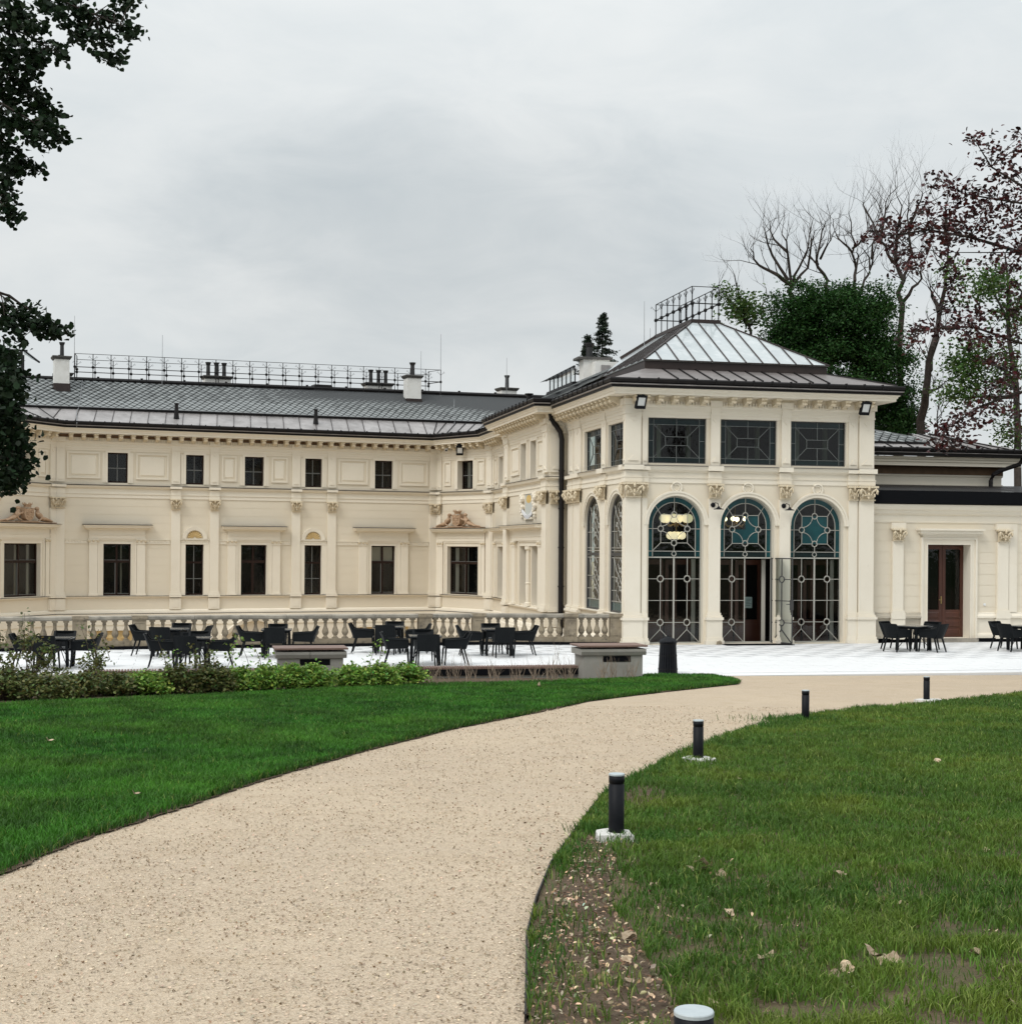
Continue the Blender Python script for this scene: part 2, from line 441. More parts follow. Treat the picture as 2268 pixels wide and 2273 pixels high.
M['lime'] = leaf_mat('fresh_green_leaf', (.075, .14, .03), .3)
M['beech'] = leaf_mat('copper_beech_leaf', (.036, .010, .010), .25, .4)
M['spruce'] = leaf_mat('spruce_needles', (.014, .028, .016), .05)
M['hedge'] = leaf_mat('bright_hedge_leaf', (.20, .33, .06), .3)
M['bronze'] = leaf_mat('bronze_green_leaf', (.135, .155, .05), .3)
M['twig'] = pmat('pale_bare_twig', (.30, .235, .175), .8, [((.20, .15, .11), 20.0, .4, .6, .5)])
M['stem'] = pmat('brown_stem', (.09, .065, .04), .85)
M['grass'] = leaf_mat('grass_blade', (.058, .14, .024), .3, .6)
M['deadleaf'] = leaf_mat('dry_fallen_leaf', (.42, .31, .20), .15, .75)
M['chip'] = leaf_mat('gravel_chip', (.48, .39, .29), 0.0, .85)
M['soil'] = pmat('brown_garden_soil', (.115, .082, .056), .95, [((.07, .05, .035), 3.0, .4, .65, .7), ((.20, .155, .11), 14.0, .5, .72, .6), ((.30, .24, .18), 60.0, .62, .74, .6)], (1.0, 40.0, .03), .15)
M['thinturf'] = pmat('thin_turf_soil', (.15, .115, .075), .95, [((.06, .075, .03), 2.2, .42, .62, .7), ((.09, .066, .044), 7.0, .45, .65, .6), ((.30, .24, .17), 40.0, .6, .74, .6)], (1.0, 40.0, .03), .1)
M['turf'] = pmat('turf_base', (.035, .062, .018), .95, [((.06, .055, .028), 1.5, .45, .7, .6), ((.02, .04, .012), 9.0, .4, .65, .6)], (1.0, 40.0, .03), .1)
def gravel_mat():
    m, nt, b = new_mat('buff_gravel')
    tc = nnode(nt, 'ShaderNodeTexCoord'); v = tc.outputs['Object']
    col = (.48, .39, .29)
    f, _ = noise_fac(nt, v, .55, 4, .6, .38, .66); col = mix_col(nt, f, col, (.565, .46, .335))
    f, _ = noise_fac(nt, v, 2.6, 4, .6, .5, .72); col = mix_col(nt, f, col, (.44, .34, .23))
    vo = nnode(nt, 'ShaderNodeTexVoronoi'); vo.inputs['Scale'].default_value = 85.0; nt.links.new(v, vo.inputs['Vector'])
    cr = nnode(nt, 'ShaderNodeValToRGB'); e = cr.color_ramp.elements
    e[0].position = 0.0; e[0].color = (.36, .275, .18, 1); e[1].position = 1.0; e[1].color = (.68, .57, .43, 1)
    x = cr.color_ramp.elements.new(.45); x.color = (.48, .39, .295, 1)
    nt.links.new(vo.outputs['Color'], cr.inputs[0])
    col = mix_col(nt, .55, col, cr.outputs[0])
    f, _ = noise_fac(nt, v, 34.0, 5, .7, .60, .72); col = mix_col(nt, f, col, (.30, .22, .14))
    nt.links.new(col, b.inputs['Base Color']); b.inputs['Roughness'].default_value = .92
    b.inputs['Specular IOR Level'].default_value = .2
    bn = nnode(nt, 'ShaderNodeBump'); bn.inputs['Strength'].default_value = .8; bn.inputs['Distance'].default_value = .012
    nt.links.new(vo.outputs['Distance'], bn.inputs['Height'])
    b2 = nnode(nt, 'ShaderNodeBump'); b2.inputs['Strength'].default_value = .6; b2.inputs['Distance'].default_value = .03
    _, f2 = noise_fac(nt, v, 9.0, 5)
    nt.links.new(f2, b2.inputs['Height']); nt.links.new(bn.outputs[0], b2.inputs['Normal']); nt.links.new(b2.outputs[0], b.inputs['Normal'])
    return m
M['gravel'] = gravel_mat()
# ------------------------------------------------------------------ the villa: frames of its walls
M['flash'] = pmat('dark_ledge_flashing', (.05, .042, .036), .5, [((.09, .08, .07), 4.0, .45, .65, .5)], None, .3)
A0 = math.radians(12.4)
E1 = Vector((math.cos(A0), math.sin(A0))); E2 = Vector((-E1.y, E1.x))
P0 = Vector((3.30, 46.0))
FR = Wall(P0, A0, -.10)
LF = Wall(P0 + E2 * 8 + E1 * .33, A0 - math.pi / 2)
MW = Wall((-19.7, 64.2), math.radians(22.416))
CH = Wall((-3.53, 70.87), math.radians(-48.68))
SWL = Wall((-.84, 67.81), A0 - math.pi / 2)
CL0 = Vector((-19.7, 64.2)) - Vector((math.cos(math.radians(68)), math.sin(math.radians(68)))) * 4.07
CLF = Wall(CL0, math.radians(68))
BAYP = Vector((1.36, 53.4))
BY = Wall(BAYP + E2 * 7.7, A0 - math.pi / 2)
BR = Wall(BAYP, A0)
AX = Wall(P0 + E1 * 8.5 + E2 * .35, A0)
MWL = 17.492
swend = SWL.pt(7.3)
MAIN_PATH = [tuple(CL0), (-19.7, 64.2), (-3.53, 70.87), (-.84, 67.81), swend]
BAY_PATH = [tuple(BAYP + E2 * 7.7 + E1 * .84), tuple(BAYP + E2 * 7.7), tuple(BAYP), tuple(BAYP + E1 * .64)]
PAV_PATH = [LF.pt(.36), FR.pt(.33), FR.pt(8.47), tuple(Vector(FR.pt(8.47)) + E2 * 9)]

wing = thing('villa_wing', (-11.6, 67.5, -3.2), 'long cream two-storey wing with slate roof behind the stone balustrade', 'building')
bay = thing('side_bay', (1.0, 57.0, -3.2), 'narrow cream bay carrying a painted sundial, between the wing and the black downpipe', 'building')
pav = thing('garden_pavilion', (7.4, 47.0, 0), 'cream corner pavilion with three arched stained glass openings and glass roof', 'building')
annex = thing('side_annex', (14.5, 49, 0), 'single-storey cream annex with the tall brown double door', 'building')
rear = thing('rear_block', (16.5, 53, 0), 'cream upper block with slate roof rising behind the dark annex fascia', 'building')

def arc(c, z, r, a0, a1, n):
    return [(c + r * math.cos(a0 + (a1 - a0) * i / n), z + r * math.sin(a0 + (a1 - a0) * i / n)) for i in range(n + 1)]

def wall_mesh(mb, W, s0, s1, z0, z1, rects=(), arches=(), grooves=None):
    """wall face with openings; arches: (centre, spring z, radius, sill z); grooves: z values of scored courses"""
    rects = list(rects); full = list(rects)
    for c, zs, r, zb in arches: full.append((c - r, c + r, zb, zs + r))
    S = sorted({s0, s1, *[v for r in full for v in r[:2] if s0 < v < s1]})
    g = .006
    zs_ = {z0, z1, *[v for r in full for v in r[2:] if z0 < v < z1]}
    if grooves:
        for q in grooves: zs_.update((q - g, q + g))
    Z = sorted(zs_)
    gset = [(q - g, q + g) for q in (grooves or [])]
    for j in range(len(Z) - 1):
        zc = (Z[j] + Z[j + 1]) / 2
        ing = any(a < zc < b for a, b in gset)
        for i in range(len(S) - 1):
            sc = (S[i] + S[i + 1]) / 2
            if any(r[0] < sc < r[1] and r[2] < zc < r[3] for r in full): continue
            d = -.008 if ing else 0.0
            mb.poly([W(S[i], d, Z[j]), W(S[i + 1], d, Z[j]), W(S[i + 1], d, Z[j + 1]), W(S[i], d, Z[j + 1])])
            if ing:
                mb.poly([W(S[i], 0, Z[j]), W(S[i + 1], 0, Z[j]), W(S[i + 1], d, Z[j]), W(S[i], d, Z[j])])
                mb.poly([W(S[i], d, Z[j + 1]), W(S[i + 1], d, Z[j + 1]), W(S[i + 1], 0, Z[j + 1]), W(S[i], 0, Z[j + 1])])
    for c, zs, r, zb in arches:
        A = arc(c, zs, r, 0, math.pi, 24)
        for i in range(24):
            (xa, za), (xb, zb2) = A[i], A[i + 1]
            mb.poly([W(xa, 0, za), W(xb, 0, zb2), W(xb, 0, zs + r), W(xa, 0, zs + r)])

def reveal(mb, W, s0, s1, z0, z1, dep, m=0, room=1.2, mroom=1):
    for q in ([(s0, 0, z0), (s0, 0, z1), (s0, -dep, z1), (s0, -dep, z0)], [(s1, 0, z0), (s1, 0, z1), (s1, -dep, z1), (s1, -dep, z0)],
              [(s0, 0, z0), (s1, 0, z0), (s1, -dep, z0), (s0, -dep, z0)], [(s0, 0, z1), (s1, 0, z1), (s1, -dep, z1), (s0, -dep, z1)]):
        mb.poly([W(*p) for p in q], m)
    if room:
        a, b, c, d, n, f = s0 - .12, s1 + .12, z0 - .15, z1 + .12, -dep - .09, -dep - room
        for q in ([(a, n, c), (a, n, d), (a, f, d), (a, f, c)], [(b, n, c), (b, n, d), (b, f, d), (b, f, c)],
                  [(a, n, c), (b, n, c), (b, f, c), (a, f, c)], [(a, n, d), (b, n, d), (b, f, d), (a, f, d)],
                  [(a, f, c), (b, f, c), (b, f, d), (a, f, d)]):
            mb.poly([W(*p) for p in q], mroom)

def window(bld, W, s0, s1, z0, z1, dep=.16, style='upper', curtain=None, room=1.2):
    mb = MB(); reveal(mb, W, s0, s1, z0, z1, dep, room=room)
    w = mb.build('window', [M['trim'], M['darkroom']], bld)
    f = MB(); D0, D1 = -dep - .09, -dep - .02
    fw = .055
    B = lambda a, b, c, d, o=0: f.box(W, a, b, D0 + o, D1 + o, c, d)
    B(s0, s0 + fw, z0, z1); B(s1 - fw, s1, z0, z1); B(s0 + fw, s1 - fw, z0, z0 + .075); B(s0 + fw, s1 - fw, z1 - fw, z1)
    m = (s0 + s1) / 2
    bars = MB()
    if style == 'upper':
        zt = z0 + (z1 - z0) * .49
        for q in ((m - .018, m + .018, z0 + .075, z1 - fw), ):
            bars.box(W, q[0] + .004, q[1] - .004, D0 + .01, D1 + .004, q[2], q[3])
        bars.box(W, s0 + fw, m - .018, D0 + .01, D1 + .004, zt - .018, zt + .018); bars.box(W, m + .018, s1 - fw, D0 + .01, D1 + .004, zt - .018, zt + .018)
        bars.build('glazing_bar', [M['bars']], w)
        rows = [(z0 + .075, zt - .018), (zt + .018, z1 - fw)]
    elif style == 'narrow':
        zt = z0 + (z1 - z0) * .645; zq = z0 + (z1 - z0) * .325
        f.box(W, s0 + fw, s1 - fw, D0, D1 + .01, zt - .045, zt + .045)
        bars.box(W, m - .016, m + .016, D0 + .01, D1 + .004, z0 + .075, zt - .045); bars.box(W, m - .016, m + .016, D0 + .01, D1 + .004, zt + .045, z1 - fw)
        bars.box(W, s0 + fw, m - .016, D0 + .01, D1 + .004, zq - .015, zq + .015); bars.box(W, m + .016, s1 - fw, D0 + .01, D1 + .004, zq - .015, zq + .015)
        bars.build('glazing_bar', [M['bars']], w)
        rows = [(z0 + .075, zq - .015), (zq + .015, zt - .045), (zt + .045, z1 - fw)]
    else:
        zt = z0 + (z1 - z0) * .66
        f.box(W, s0 + fw, s1 - fw, D0, D1 + .015, zt - .055, zt + .055)
        f.box(W, m - .045, m + .045, D0, D1 + .008, z0 + .075, zt - .055); f.box(W, m - .04, m + .04, D0, D1 + .008, zt + .055, z1 - fw)
        bars.box(W, m - .07, m - .045, D0 + .01, D1 + .004, z0 + .075, zt - .055)
        bars.box(W, s0 + fw, s1 - fw, D0 + .012, D1 + .006, z0 + .0755, z0 + .095)
        bars.box(W, s0 + fw, s1 - fw, D0 + .012, D1 + .004, zt + .0555, zt + .075)
        bars.build('glazing_bar', [M['bars'] if curtain else M['wood']], w)
        rows = [(z0 + .075, zt - .055), (zt + .055, z1 - fw)]
    f.build('frame', [M['wood']], w)
    for a, b in rows:
        for c, d in ((s0 + fw, m - .016), (m + .016, s1 - fw)):
            p = MB(); p.poly([W(c, D0 + .03, a), W(d, D0 + .03, a), W(d, D0 + .03, b), W(c, D0 + .03, b)])
            p.build('pane', [M['glass']], w)
    if curtain == 'blind':
        c = MB(); c.box(W, s0 + .05, s1 - .05, D0 - .09, D0 - .08, z0 + (z1 - z0) * .66, z1 - .03); c.build('roller_blind', [M['blind']], w)
    elif curtain:
        for a, b in curtain:
            c = MB(); n = 7
            pts = [(s0 + (s1 - s0) * (a + (b - a) * i / n), D0 - .16 - (.03 if i % 2 else 0)) for i in range(n + 1)]
            for i in range(n):
                c.poly([W(pts[i][0], pts[i][1], z0 + .06), W(pts[i + 1][0], pts[i + 1][1], z0 + .06), W(pts[i + 1][0], pts[i + 1][1], z1 - .05), W(pts[i][0], pts[i][1], z1 - .05)])
            c.build('curtain', [M['curtain']], w)
    return w

# --- one capital, shared by every pilaster: x along the wall, -y outward, height .47, width 1
def cap_mesh():
    mb = MB(); T = ID3
    mb.prism([(-.5, 0, 0), (.5, 0, 0), (.5, -.11, 0), (-.5, -.11, 0)], [(-.5, 0, .035), (.5, 0, .035), (.5, -.13, .035), (-.5, -.13, .035)])
    mb.prism([(-.47, 0, .036), (.47, 0, .036), (.47, -.045, .036), (-.47, -.045, .036)], [(-.50, 0, .40), (.50, 0, .40), (.50, -.06, .40), (-.50, -.06, .40)])
    mb.box(T, -.66, .66, -.20, 0, .405, .47)
    for sx in (-1, 1):
        mb.tube([(sx * .12, -.16, .16), (sx * .30, -.17, .30), (sx * .50, -.19, .36), (sx * .62, -.19, .30), (sx * .58, -.19, .22), (sx * .49, -.19, .25)], [.03, .035, .04, .04, .035, .03], 5)
        mb.ball(T, (sx * .55, -.18, .29), .085, 6, 4)
        mb.ball(T, (sx * .40, -.15, .17), .065, 6, 4); mb.ball(T, (sx * .24, -.15, .25), .055, 6, 4)
        mb.tube([(sx * .03, -.14, .10), (sx * .16, -.17, .19), (sx * .28, -.16, .15)], [.03, .03, .02], 4)
    mb.ball(T, (0, -.18, .385), .085, 6, 4); mb.ball(T, (0, -.16, .20), .07, 6, 4); mb.ball(T, (0, -.15, .09), .055, 6, 4)
    return mb.mesh('capital', [M['ornament']])
CAP = cap_mesh()
def capital(parent, W, s0, s1, d, z0=4.59, h=.47):
    m = W.mat((s0 + s1) / 2, d - .005, z0) @ Matrix.Diagonal((s1 - s0, min(1.0, (s1 - s0) / .4) * .9, h / .47, 1))
    return link_mesh('capital', CAP, parent, m)

def tri(mb, W, c, z, w, h, d, m=0):
    mb.prism([W(c - w, d, z), W(c + w, d, z), W(c, d, z + h)], [W(c - w, d + .025, z), W(c + w, d + .025, z), W(c, d + .025, z + h)], m)
def pilaster(bld, W, s0, s1, pr=.09, ped=True, caps=None, top=True):
    mb = MB(); m = (s0 + s1) / 2
    if ped:
        mb.box(W, s0 - .05, s1 + .05, .003, pr + .035, .163, .655)
        mb.box(W, s0 + .06, s1 - .06, pr + .0351, pr + .045, .25, .56)
        mb.box(W, s0 - .07, s1 + .07, .09, pr + .09, .70, .775)
    mb.box(W, s0 - .05, s1 + .05, .004, pr + .05, .781, .86); mb.box(W, s0 - .025, s1 + .025, .0042, pr + .028, .861, .95)
    mb.box(W, s0, s1, .002, pr, .951, 4.585)
    mb.box(W, s0 - .03, s1 + .03, .0022, pr + .03, 5.065, 5.22); mb.box(W, s0 - .045, s1 + .045, .0024, pr + .045, 5.221, 5.245)
    mb.box(W, s0 - .02, s1 + .02, .0026, pr + .02, 5.246, 5.47); mb.box(W, s0 - .06, s1 + .06, .06, pr + .12, 5.505, 5.612)
    if top:
        p2 = pr - .025
        mb.box(W, s0 + .01, s1 - .01, .003, p2, 5.73, 7.195); tri(mb, W, m, 5.84, (s1 - s0) * .30, .13, p2)
        mb.box(W, s0 - .02, s1 + .02, .0032, p2 + .03, 7.196, 7.24); mb.box(W, s0, s1, .0034, p2 + .02, 7.241, 7.45)
        mb.box(W, s0 - .04, s1 + .04, .06, p2 + .09, 7.47, 7.66)
        mb.prism([W(m - .10, p2, 7.10), W(m, p2, 7.0), W(m + .10, p2, 7.10)], [W(m - .10, p2 + .02, 7.10), W(m, p2 + .02, 7.0), W(m + .10, p2 + .02, 7.10)])
    o = mb.build('pilaster', [M['trim']], bld)
    capital(o, W, s0, s1, pr)
    return o
def small_pilaster(mb, W, s0, s1, z0=.78, z1=3.27, d=.10):
    mb.box(W, s0 - .03, s1 + .03, .005, d + .035, z0, z0 + .09); mb.box(W, s0, s1, .003, d, z0 + .091, z1 - .22)
    mb.box(W, s0 - .03, s1 + .03, .0032, d + .03, z1 - .219, z1 - .19); mb.box(W, s0 - .005, s1 + .005, .0034, d + .01, z1 - .189, z1 - .05)
    mb.box(W, s0 - .05, s1 + .05, .0036, d + .05, z1 - .049, z1 - .002)
    for q in (s0, s1): mb.ball(lambda x, y, z: W(x, y, z), (q, d + .02, z1 - .10), .06, 6, 4, 1)
    mb.ball(lambda x, y, z: W(x, y, z), ((s0 + s1) / 2, d + .03, z1 - .09), .055, 6, 4, 1)
def hooded_surround(bld, W, s0, s1, p0, p1, h0, h1, z0=.78, z1=3.05):
    """architrave, flanking pilasters and projecting hood of a ground-floor window"""
    mb = MB()
    small_pilaster(mb, W, *p0); small_pilaster(mb, W, *p1)
    for k, (o, d) in enumerate(((.045, .055), (.15, .035), (.24, .075))):
        i = (0, .046, .151)[k]
        mb.box(W, s0 - o, s0 - i, .001 * k + .002, d, z0, z1 + o); mb.box(W, s1 + i, s1 + o, .001 * k + .002, d, z0, z1 + o)
        mb.box(W, s0 - i, s1 + i, .001 * k + .002, d, z1 + i, z1 + o)
    a = mb.build('window_surround', [M['trim'], M['ornament']], bld)
    h = MB()
    h.box(W, p0[0], p1[1], .004, .105, 3.275, 3.42); h.box(W, p0[0] - .02, p1[1] + .02, .0042, .125, 3.421, 3.455); h.box(W, p0[0], p1[1], .0044, .095, 3.456, 3.66)
    c = [(0, 3.661), (.12, 3.661), (.14, 3.70), (.22, 3.72), (.36, 3.75), (.38, 3.81), (.42, 3.83), (.43, 3.87), (0, 3.90)]
    for j in range(len(c) - 1):
        d0, za = c[j]; d1, zb = c[j + 1]
        f = lambda d: (d - .1) * .75 if d > .1 else 0
        q = [(h0, h1)]
        sa0, sa1 = p0[0] - (d0 / .43) * (p0[0] - h0), p1[1] + (d0 / .43) * (h1 - p1[1])
        sb0, sb1 = p0[0] - (d1 / .43) * (p0[0] - h0), p1[1] + (d1 / .43) * (h1 - p1[1])
        h.poly([W(sa0, d0, za), W(sa1, d0, za), W(sb1, d1, zb), W(sb0, d1, zb)])
        h.poly([W(sa0, d0, za), W(sb0, d1, zb), W(sb0, 0, zb), W(sa0, 0, za)]); h.poly([W(sa1, d0, za), W(sb1, d1, zb), W(sb1, 0, zb), W(sa1, 0, za)])
    k = .012
    h.prism([W(h0 - .02, .005, 3.902), W(h1 + .02, .005, 3.902), W(h1 + .02, .45, 3.874), W(h0 - .02, .45, 3.874)], [W(h0 - .02, .005, 3.902 + k), W(h1 + .02, .005, 3.902 + k), W(h1 + .02, .45, 3.874 + k), W(h0 - .02, .45, 3.874 + k)], 1)
    h.build('window_hood', [M['trim'], M['flash']], bld)
def upper_surround(bld, W, s0, s1, z0=5.73, z1=7.05):
    mb = MB()
    mb.box(W, s0 - .10, s0, .002, .045, z0, z1); mb.box(W, s1, s1 + .10, .002, .045, z0, z1); mb.box(W, s0 - .10, s1 + .10, .002, .045, z1, z1 + .09)
    mb.box(W, s0 - .22, s0 - .101, .0025, .025, z0, z1); mb.box(W, s1 + .101, s1 + .22, .0025, .025, z0, z1); mb.box(W, s0 - .25, s1 + .25, .0027, .035, z1 + .091, z1 + .14)
    mb.build('window_surround', [M['trim']], bld)
def wall_panel(bld, W, s0, s1, z0=5.90, z1=7.05):
    mb = MB(); w = .07
    mb.box(W, s0, s1, .002, .05, z0, z0 + w); mb.box(W, s0, s1, .002, .05, z1 - w, z1)
    mb.box(W, s0, s0 + w, .0025, .05, z0 + w, z1 - w); mb.box(W, s1 - w, s1, .0025, .05, z0 + w, z1 - w)
    i = min(.2, (s1 - s0) * .25)
    mb.prism([W(s0 + i - .03, .001, z0 + .16), W(s1 - i + .03, .001, z0 + .16), W(s1 - i + .03, .001, z1 - .16), W(s0 + i - .03, .001, z1 - .16)],
             [W(s0 + i, .03, z0 + .19), W(s1 - i, .03, z0 + .19), W(s1 - i, .03, z1 - .19), W(s0 + i, .03, z1 - .19)])
    mb.build('wall_panel', [M['trim']], bld)

BRK = None
def bracket_mesh():
    mb = MB(); T = ID3
    mb.box(T, -.09, .09, -.46, 0, .10, .165); mb.box(T, -.075, .075, -.40, 0, .04, .099)
    mb.prism([(-.075, -.16, -.05), (.075, -.16, -.05), (.075, 0, -.05), (-.075, 0, -.05)], [(-.075, -.34, .039), (.075, -.34, .039), (.075, 0, .039), (-.075, 0, .039)])
    mb.tube([(-.08, -.37, .02), (.08, -.37, .02)], .055, 8); mb.tube([(-.08, -.10, -.05), (.08, -.10, -.05)], .05, 8)
    return mb.mesh('bracket', [M['ornament']])
BRK = bracket_mesh()
def brackets(parent, W, s0, s1, n, z=7.65):
    for i in range(n): link_mesh('bracket', BRK, parent, W.mat(s0 + (s1 - s0) * (i + .5) / n, .10, z))
def dentils(mb, W, s0, s1, step=.105, dz=-.02):
    n = int((s1 - s0) / step)
    for i in range(n):
        a = s0 + (s1 - s0) * (i + .25) / n
        mb.box(W, a, a + step * .52, .09, .155, 7.545 + dz, 7.665 + dz)
def entablature(bld, path, soff, dz=-.04):
    mb = MB()
    mb.sweep(path, [(0, 7.10), (.022, 7.115), (.03, 7.20), (.05, 7.205), (.05, 7.30), (.075, 7.31), (.075, 7.42), (.10, 7.45), (.115, 7.53), (.09, 7.54), (.09, 7.66 + dz * .5), (.12, 7.665 + dz * .5), (.13, 7.70 + dz * .8)])
    a = mb.build('architrave', [M['trim']], bld)
    c = MB()
    q = lambda L: [(a, z + dz) for a, z in L]
    c.sweep(path, q([(.58, 7.862), (.60, 7.865), (.605, 7.945), (.635, 7.955), (.645, 8.0), (.69, 8.03), (.71, 8.075), (.50, 8.085)]))
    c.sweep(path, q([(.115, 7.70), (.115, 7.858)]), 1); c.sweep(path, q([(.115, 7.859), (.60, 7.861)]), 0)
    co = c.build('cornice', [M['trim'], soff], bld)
    return co
def gutter(bld, path, z=8.09):
    mb = MB()
    mb.sweep(path, [(.50, z), (.735, z), (.745, z + .075), (.50, z + .08)])
    mb.sweep(path, [(.52, z + .081), (.76, z + .085), (.79, z + .105), (.79, z + .115), (.52, z + .113)], 1)
    mb.sweep(path, [(.54, z + .12), (.72, z + .125), (.80, z + .16), (.825, z + .24), (.80, z + .285), (.68, z + .29), (.60, z + .285), (.60, z + .16)])
    P = [Vector(p) for p in path]
    for i in range(len(P) - 1):
        e = (P[i + 1] - P[i]); L = e.length; e.normalize(); n = Vector((e.y, -e.x))
        for k in range(int(L / .62) + 1):
            q = P[i] + e * (.62 * k + .1)
            W = lambda a, d, zz: (q.x + e.x * a + n.x * d, q.y + e.y * a + n.y * d, zz)
            mb.box(W, 0, .03, .70, .835, z + .15, z + .31)
    return mb.build('gutter', [M['gutter'], M['zinc']], bld)

# ------------------------------------------------------------------ the long wing
GRV = [.99 + .371 * i for i in range(11)]
wm = MB()
ups = [(2.20, 3.07), (5.60, 6.40), (8.24, 9.12), (11.04, 11.84), (14.38, 15.26)]
los = [(2.04, 3.22), (5.60, 6.41), (8.09, 9.27), (11.03, 11.84), (14.23, 15.41)]
wall_mesh(wm, MW, 0, MWL, -3.25, 7.7, [(a, b, 5.73, 7.05) for a, b in ups] + [(a, b, .78, 3.05) for a, b in los], (), GRV)
for W in (CH, CLF):
    L = 4.074
    u = (1.56, 2.68) if W is CH else (1.25, 2.45)
    l = (.85, 3.10)
    wall_mesh(wm, W, 0, L, -3.25, 7.7, [(*u, 5.72, 7.05), (*l, .80, 3.04)], (), GRV)
wall_mesh(wm, SWL, 0, 7.3, -3.25, 7.7, [(1.45, 2.35, 5.73, 7.05), (1.35, 2.45, .80, 3.05)], (), GRV)
wm.build('wall', [M['cream']], wing)

for i, ((a, b), (c, d)) in enumerate(zip(ups, los)):
    window(wing, MW, a, b, 5.73, 7.05, .14, 'upper')
    window(wing, MW, c, d, .78, 3.05, .14, 'narrow' if i in (1, 3) else 'lower', 'blind' if i == 4 else ([(.66, .72)] if i == 0 else None))
window(wing, CH, 1.56, 2.68, 5.72, 7.05, .26, 'upper', [(.08, .26), (.84, .93)])
window(wing, CH, .85, 3.10, .80, 3.04, .16, 'lower', [(.03, .13), (.36, .45), (.84, .93)])
window(wing, CLF, 1.25, 2.45, 5.72, 7.05, .26, 'upper', [(.62, .72)])
window(wing, CLF, .85, 3.10, .80, 3.04, .16, 'lower', [(.05, .12), (.50, .60), (.84, .92)])
window(wing, SWL, 1.45, 2.35, 5.73, 7.05, .40, 'upper'); window(wing, SWL, 1.35, 2.45, .80, 3.05, .40, 'lower')

for a, b in ups: upper_surround(wing, MW, a, b)
upper_surround(wing, CH, 1.56, 2.68, 5.72); upper_surround(wing, CLF, 1.25, 2.45, 5.72); upper_surround(wing, SWL, 1.45, 2.35)
hooded_surround(wing, MW, 2.04, 3.22, (1.43, 1.79), (3.47, 3.83), 1.16, 4.10)
hooded_surround(wing, MW, 8.09, 9.27, (7.48, 7.84), (9.52, 9.88), 7.21, 10.15)
hooded_surround(wing, MW, 14.23, 15.41, (13.62, 13.98), (15.66, 16.02), 13.35, 16.29)
hooded_surround(wing, CH, .85, 3.10, (.20, .56), (3.39, 3.62), -.02, 3.90)
hooded_surround(wing, CLF, .85, 3.10, (.20, .56), (3.39, 3.62), .05, 4.0)
hooded_surround(wing, SWL, 1.35, 2.45, (.78, 1.08), (2.75, 3.05), .55, 3.3)
for c in (6.005, 11.435):
    mb = MB(); A = arc(c, 3.30, .55, 0, math.pi, 18); Bi = arc(c, 3.30, .38, 0, math.pi, 18); Ci = arc(c, 3.30, .345, 0, math.pi, 18)
    for i in range(18):
        for (o, n_, d0, d1) in ((A, Bi, .09, .07),):
            mb.prism([MW(o[i][0], .002, o[i][1]), MW(o[i + 1][0], .002, o[i + 1][1]), MW(n_[i + 1][0], .002, n_[i + 1][1]), MW(n_[i][0], .002, n_[i][1])],
                     [MW(o[i][0], d0, o[i][1]), MW(o[i + 1][0], d0, o[i + 1][1]), MW(n_[i + 1][0], d1, n_[i + 1][1]), MW(n_[i][0], d1, n_[i][1])])
    o = mb.build('lunette', [M['trim']], wing)
    sh = MB()
    for k in range(9):
        a0, a1 = math.pi * k / 9, math.pi * (k + 1) / 9; am = (a0 + a1) / 2
        p = lambda an, r, d: MW(c + r * math.cos(an), d, 3.34 + r * math.sin(an))
        sh.poly([p(a0, .05, .012), p(a0, .30, .012), p(am, .335, .05), p(am, .07, .03)]); sh.poly([p(am, .07, .03), p(am, .335, .05), p(a1, .30, .012), p(a1, .05, .012)])
    sh.build('shell_relief', [M['ochre']], o)
    nm = MB()
    nm.box(MW, c - .66, c - .405, .002, .05, .78, 3.055); nm.box(MW, c + .405, c + .66, .002, .05, .78, 3.055); nm.box(MW, c - .66, c + .66, .0022, .06, 3.056, 3.10)
    nm.box(MW, c - .66, c + .66, .0024, .07, 3.26, 3.299)
    nm.build('window_surround', [M['trim']], wing)
for s0, s1 in ((4.95, 5.35), (6.67, 7.07), (10.41, 10.81), (12.10, 12.50), (.03, .40), (17.09, 17.46)): pilaster(wing, MW, s0, s1)
pilaster(wing, CH, .03, .38); pilaster(wing, CH, 3.68, 4.04); pilaster(wing, CLF, 3.68, 4.04); pilaster(wing, CLF, .03, .38); pilaster(wing, SWL, .03, .36)
for a, b in ((.48, 1.88), (3.42, 4.83), (7.20, 7.87), (9.47, 10.22), (12.62, 14.03), (15.60, 17.0)): wall_panel(wing, MW, a, b)
for W in (CH, CLF): wall_panel(wing, W, .55, 1.05); wall_panel(wing, W, 2.98, 3.5)
wall_panel(wing, SWL, .5, 1.0); wall_panel(wing, SWL, 2.8, 3.6)
for a, b in ((.42, 1.40), (3.86, 4.93), (5.37, 6.65), (7.09, 7.46), (9.90, 10.39), (10.83, 12.08), (12.52, 13.6), (16.05, 17.07)):
    fb = MB(); fb.box(MW, a, b, .002, .035, 3.06, 3.10); fb.box(MW, a, b, .0022, .05, 3.225, 3.255); fb.box(MW, a, b, .0024, .02, 3.101, 3.224)
    n = int((b - a) / .11)
    for k in range(n): fb.ball(lambda x, y, z: MW(x, y, z), (a + (b - a) * (k + .5) / n, .02, 3.163), .036, 5, 3)
    fb.build('frieze_band', [M['trim']], wing)
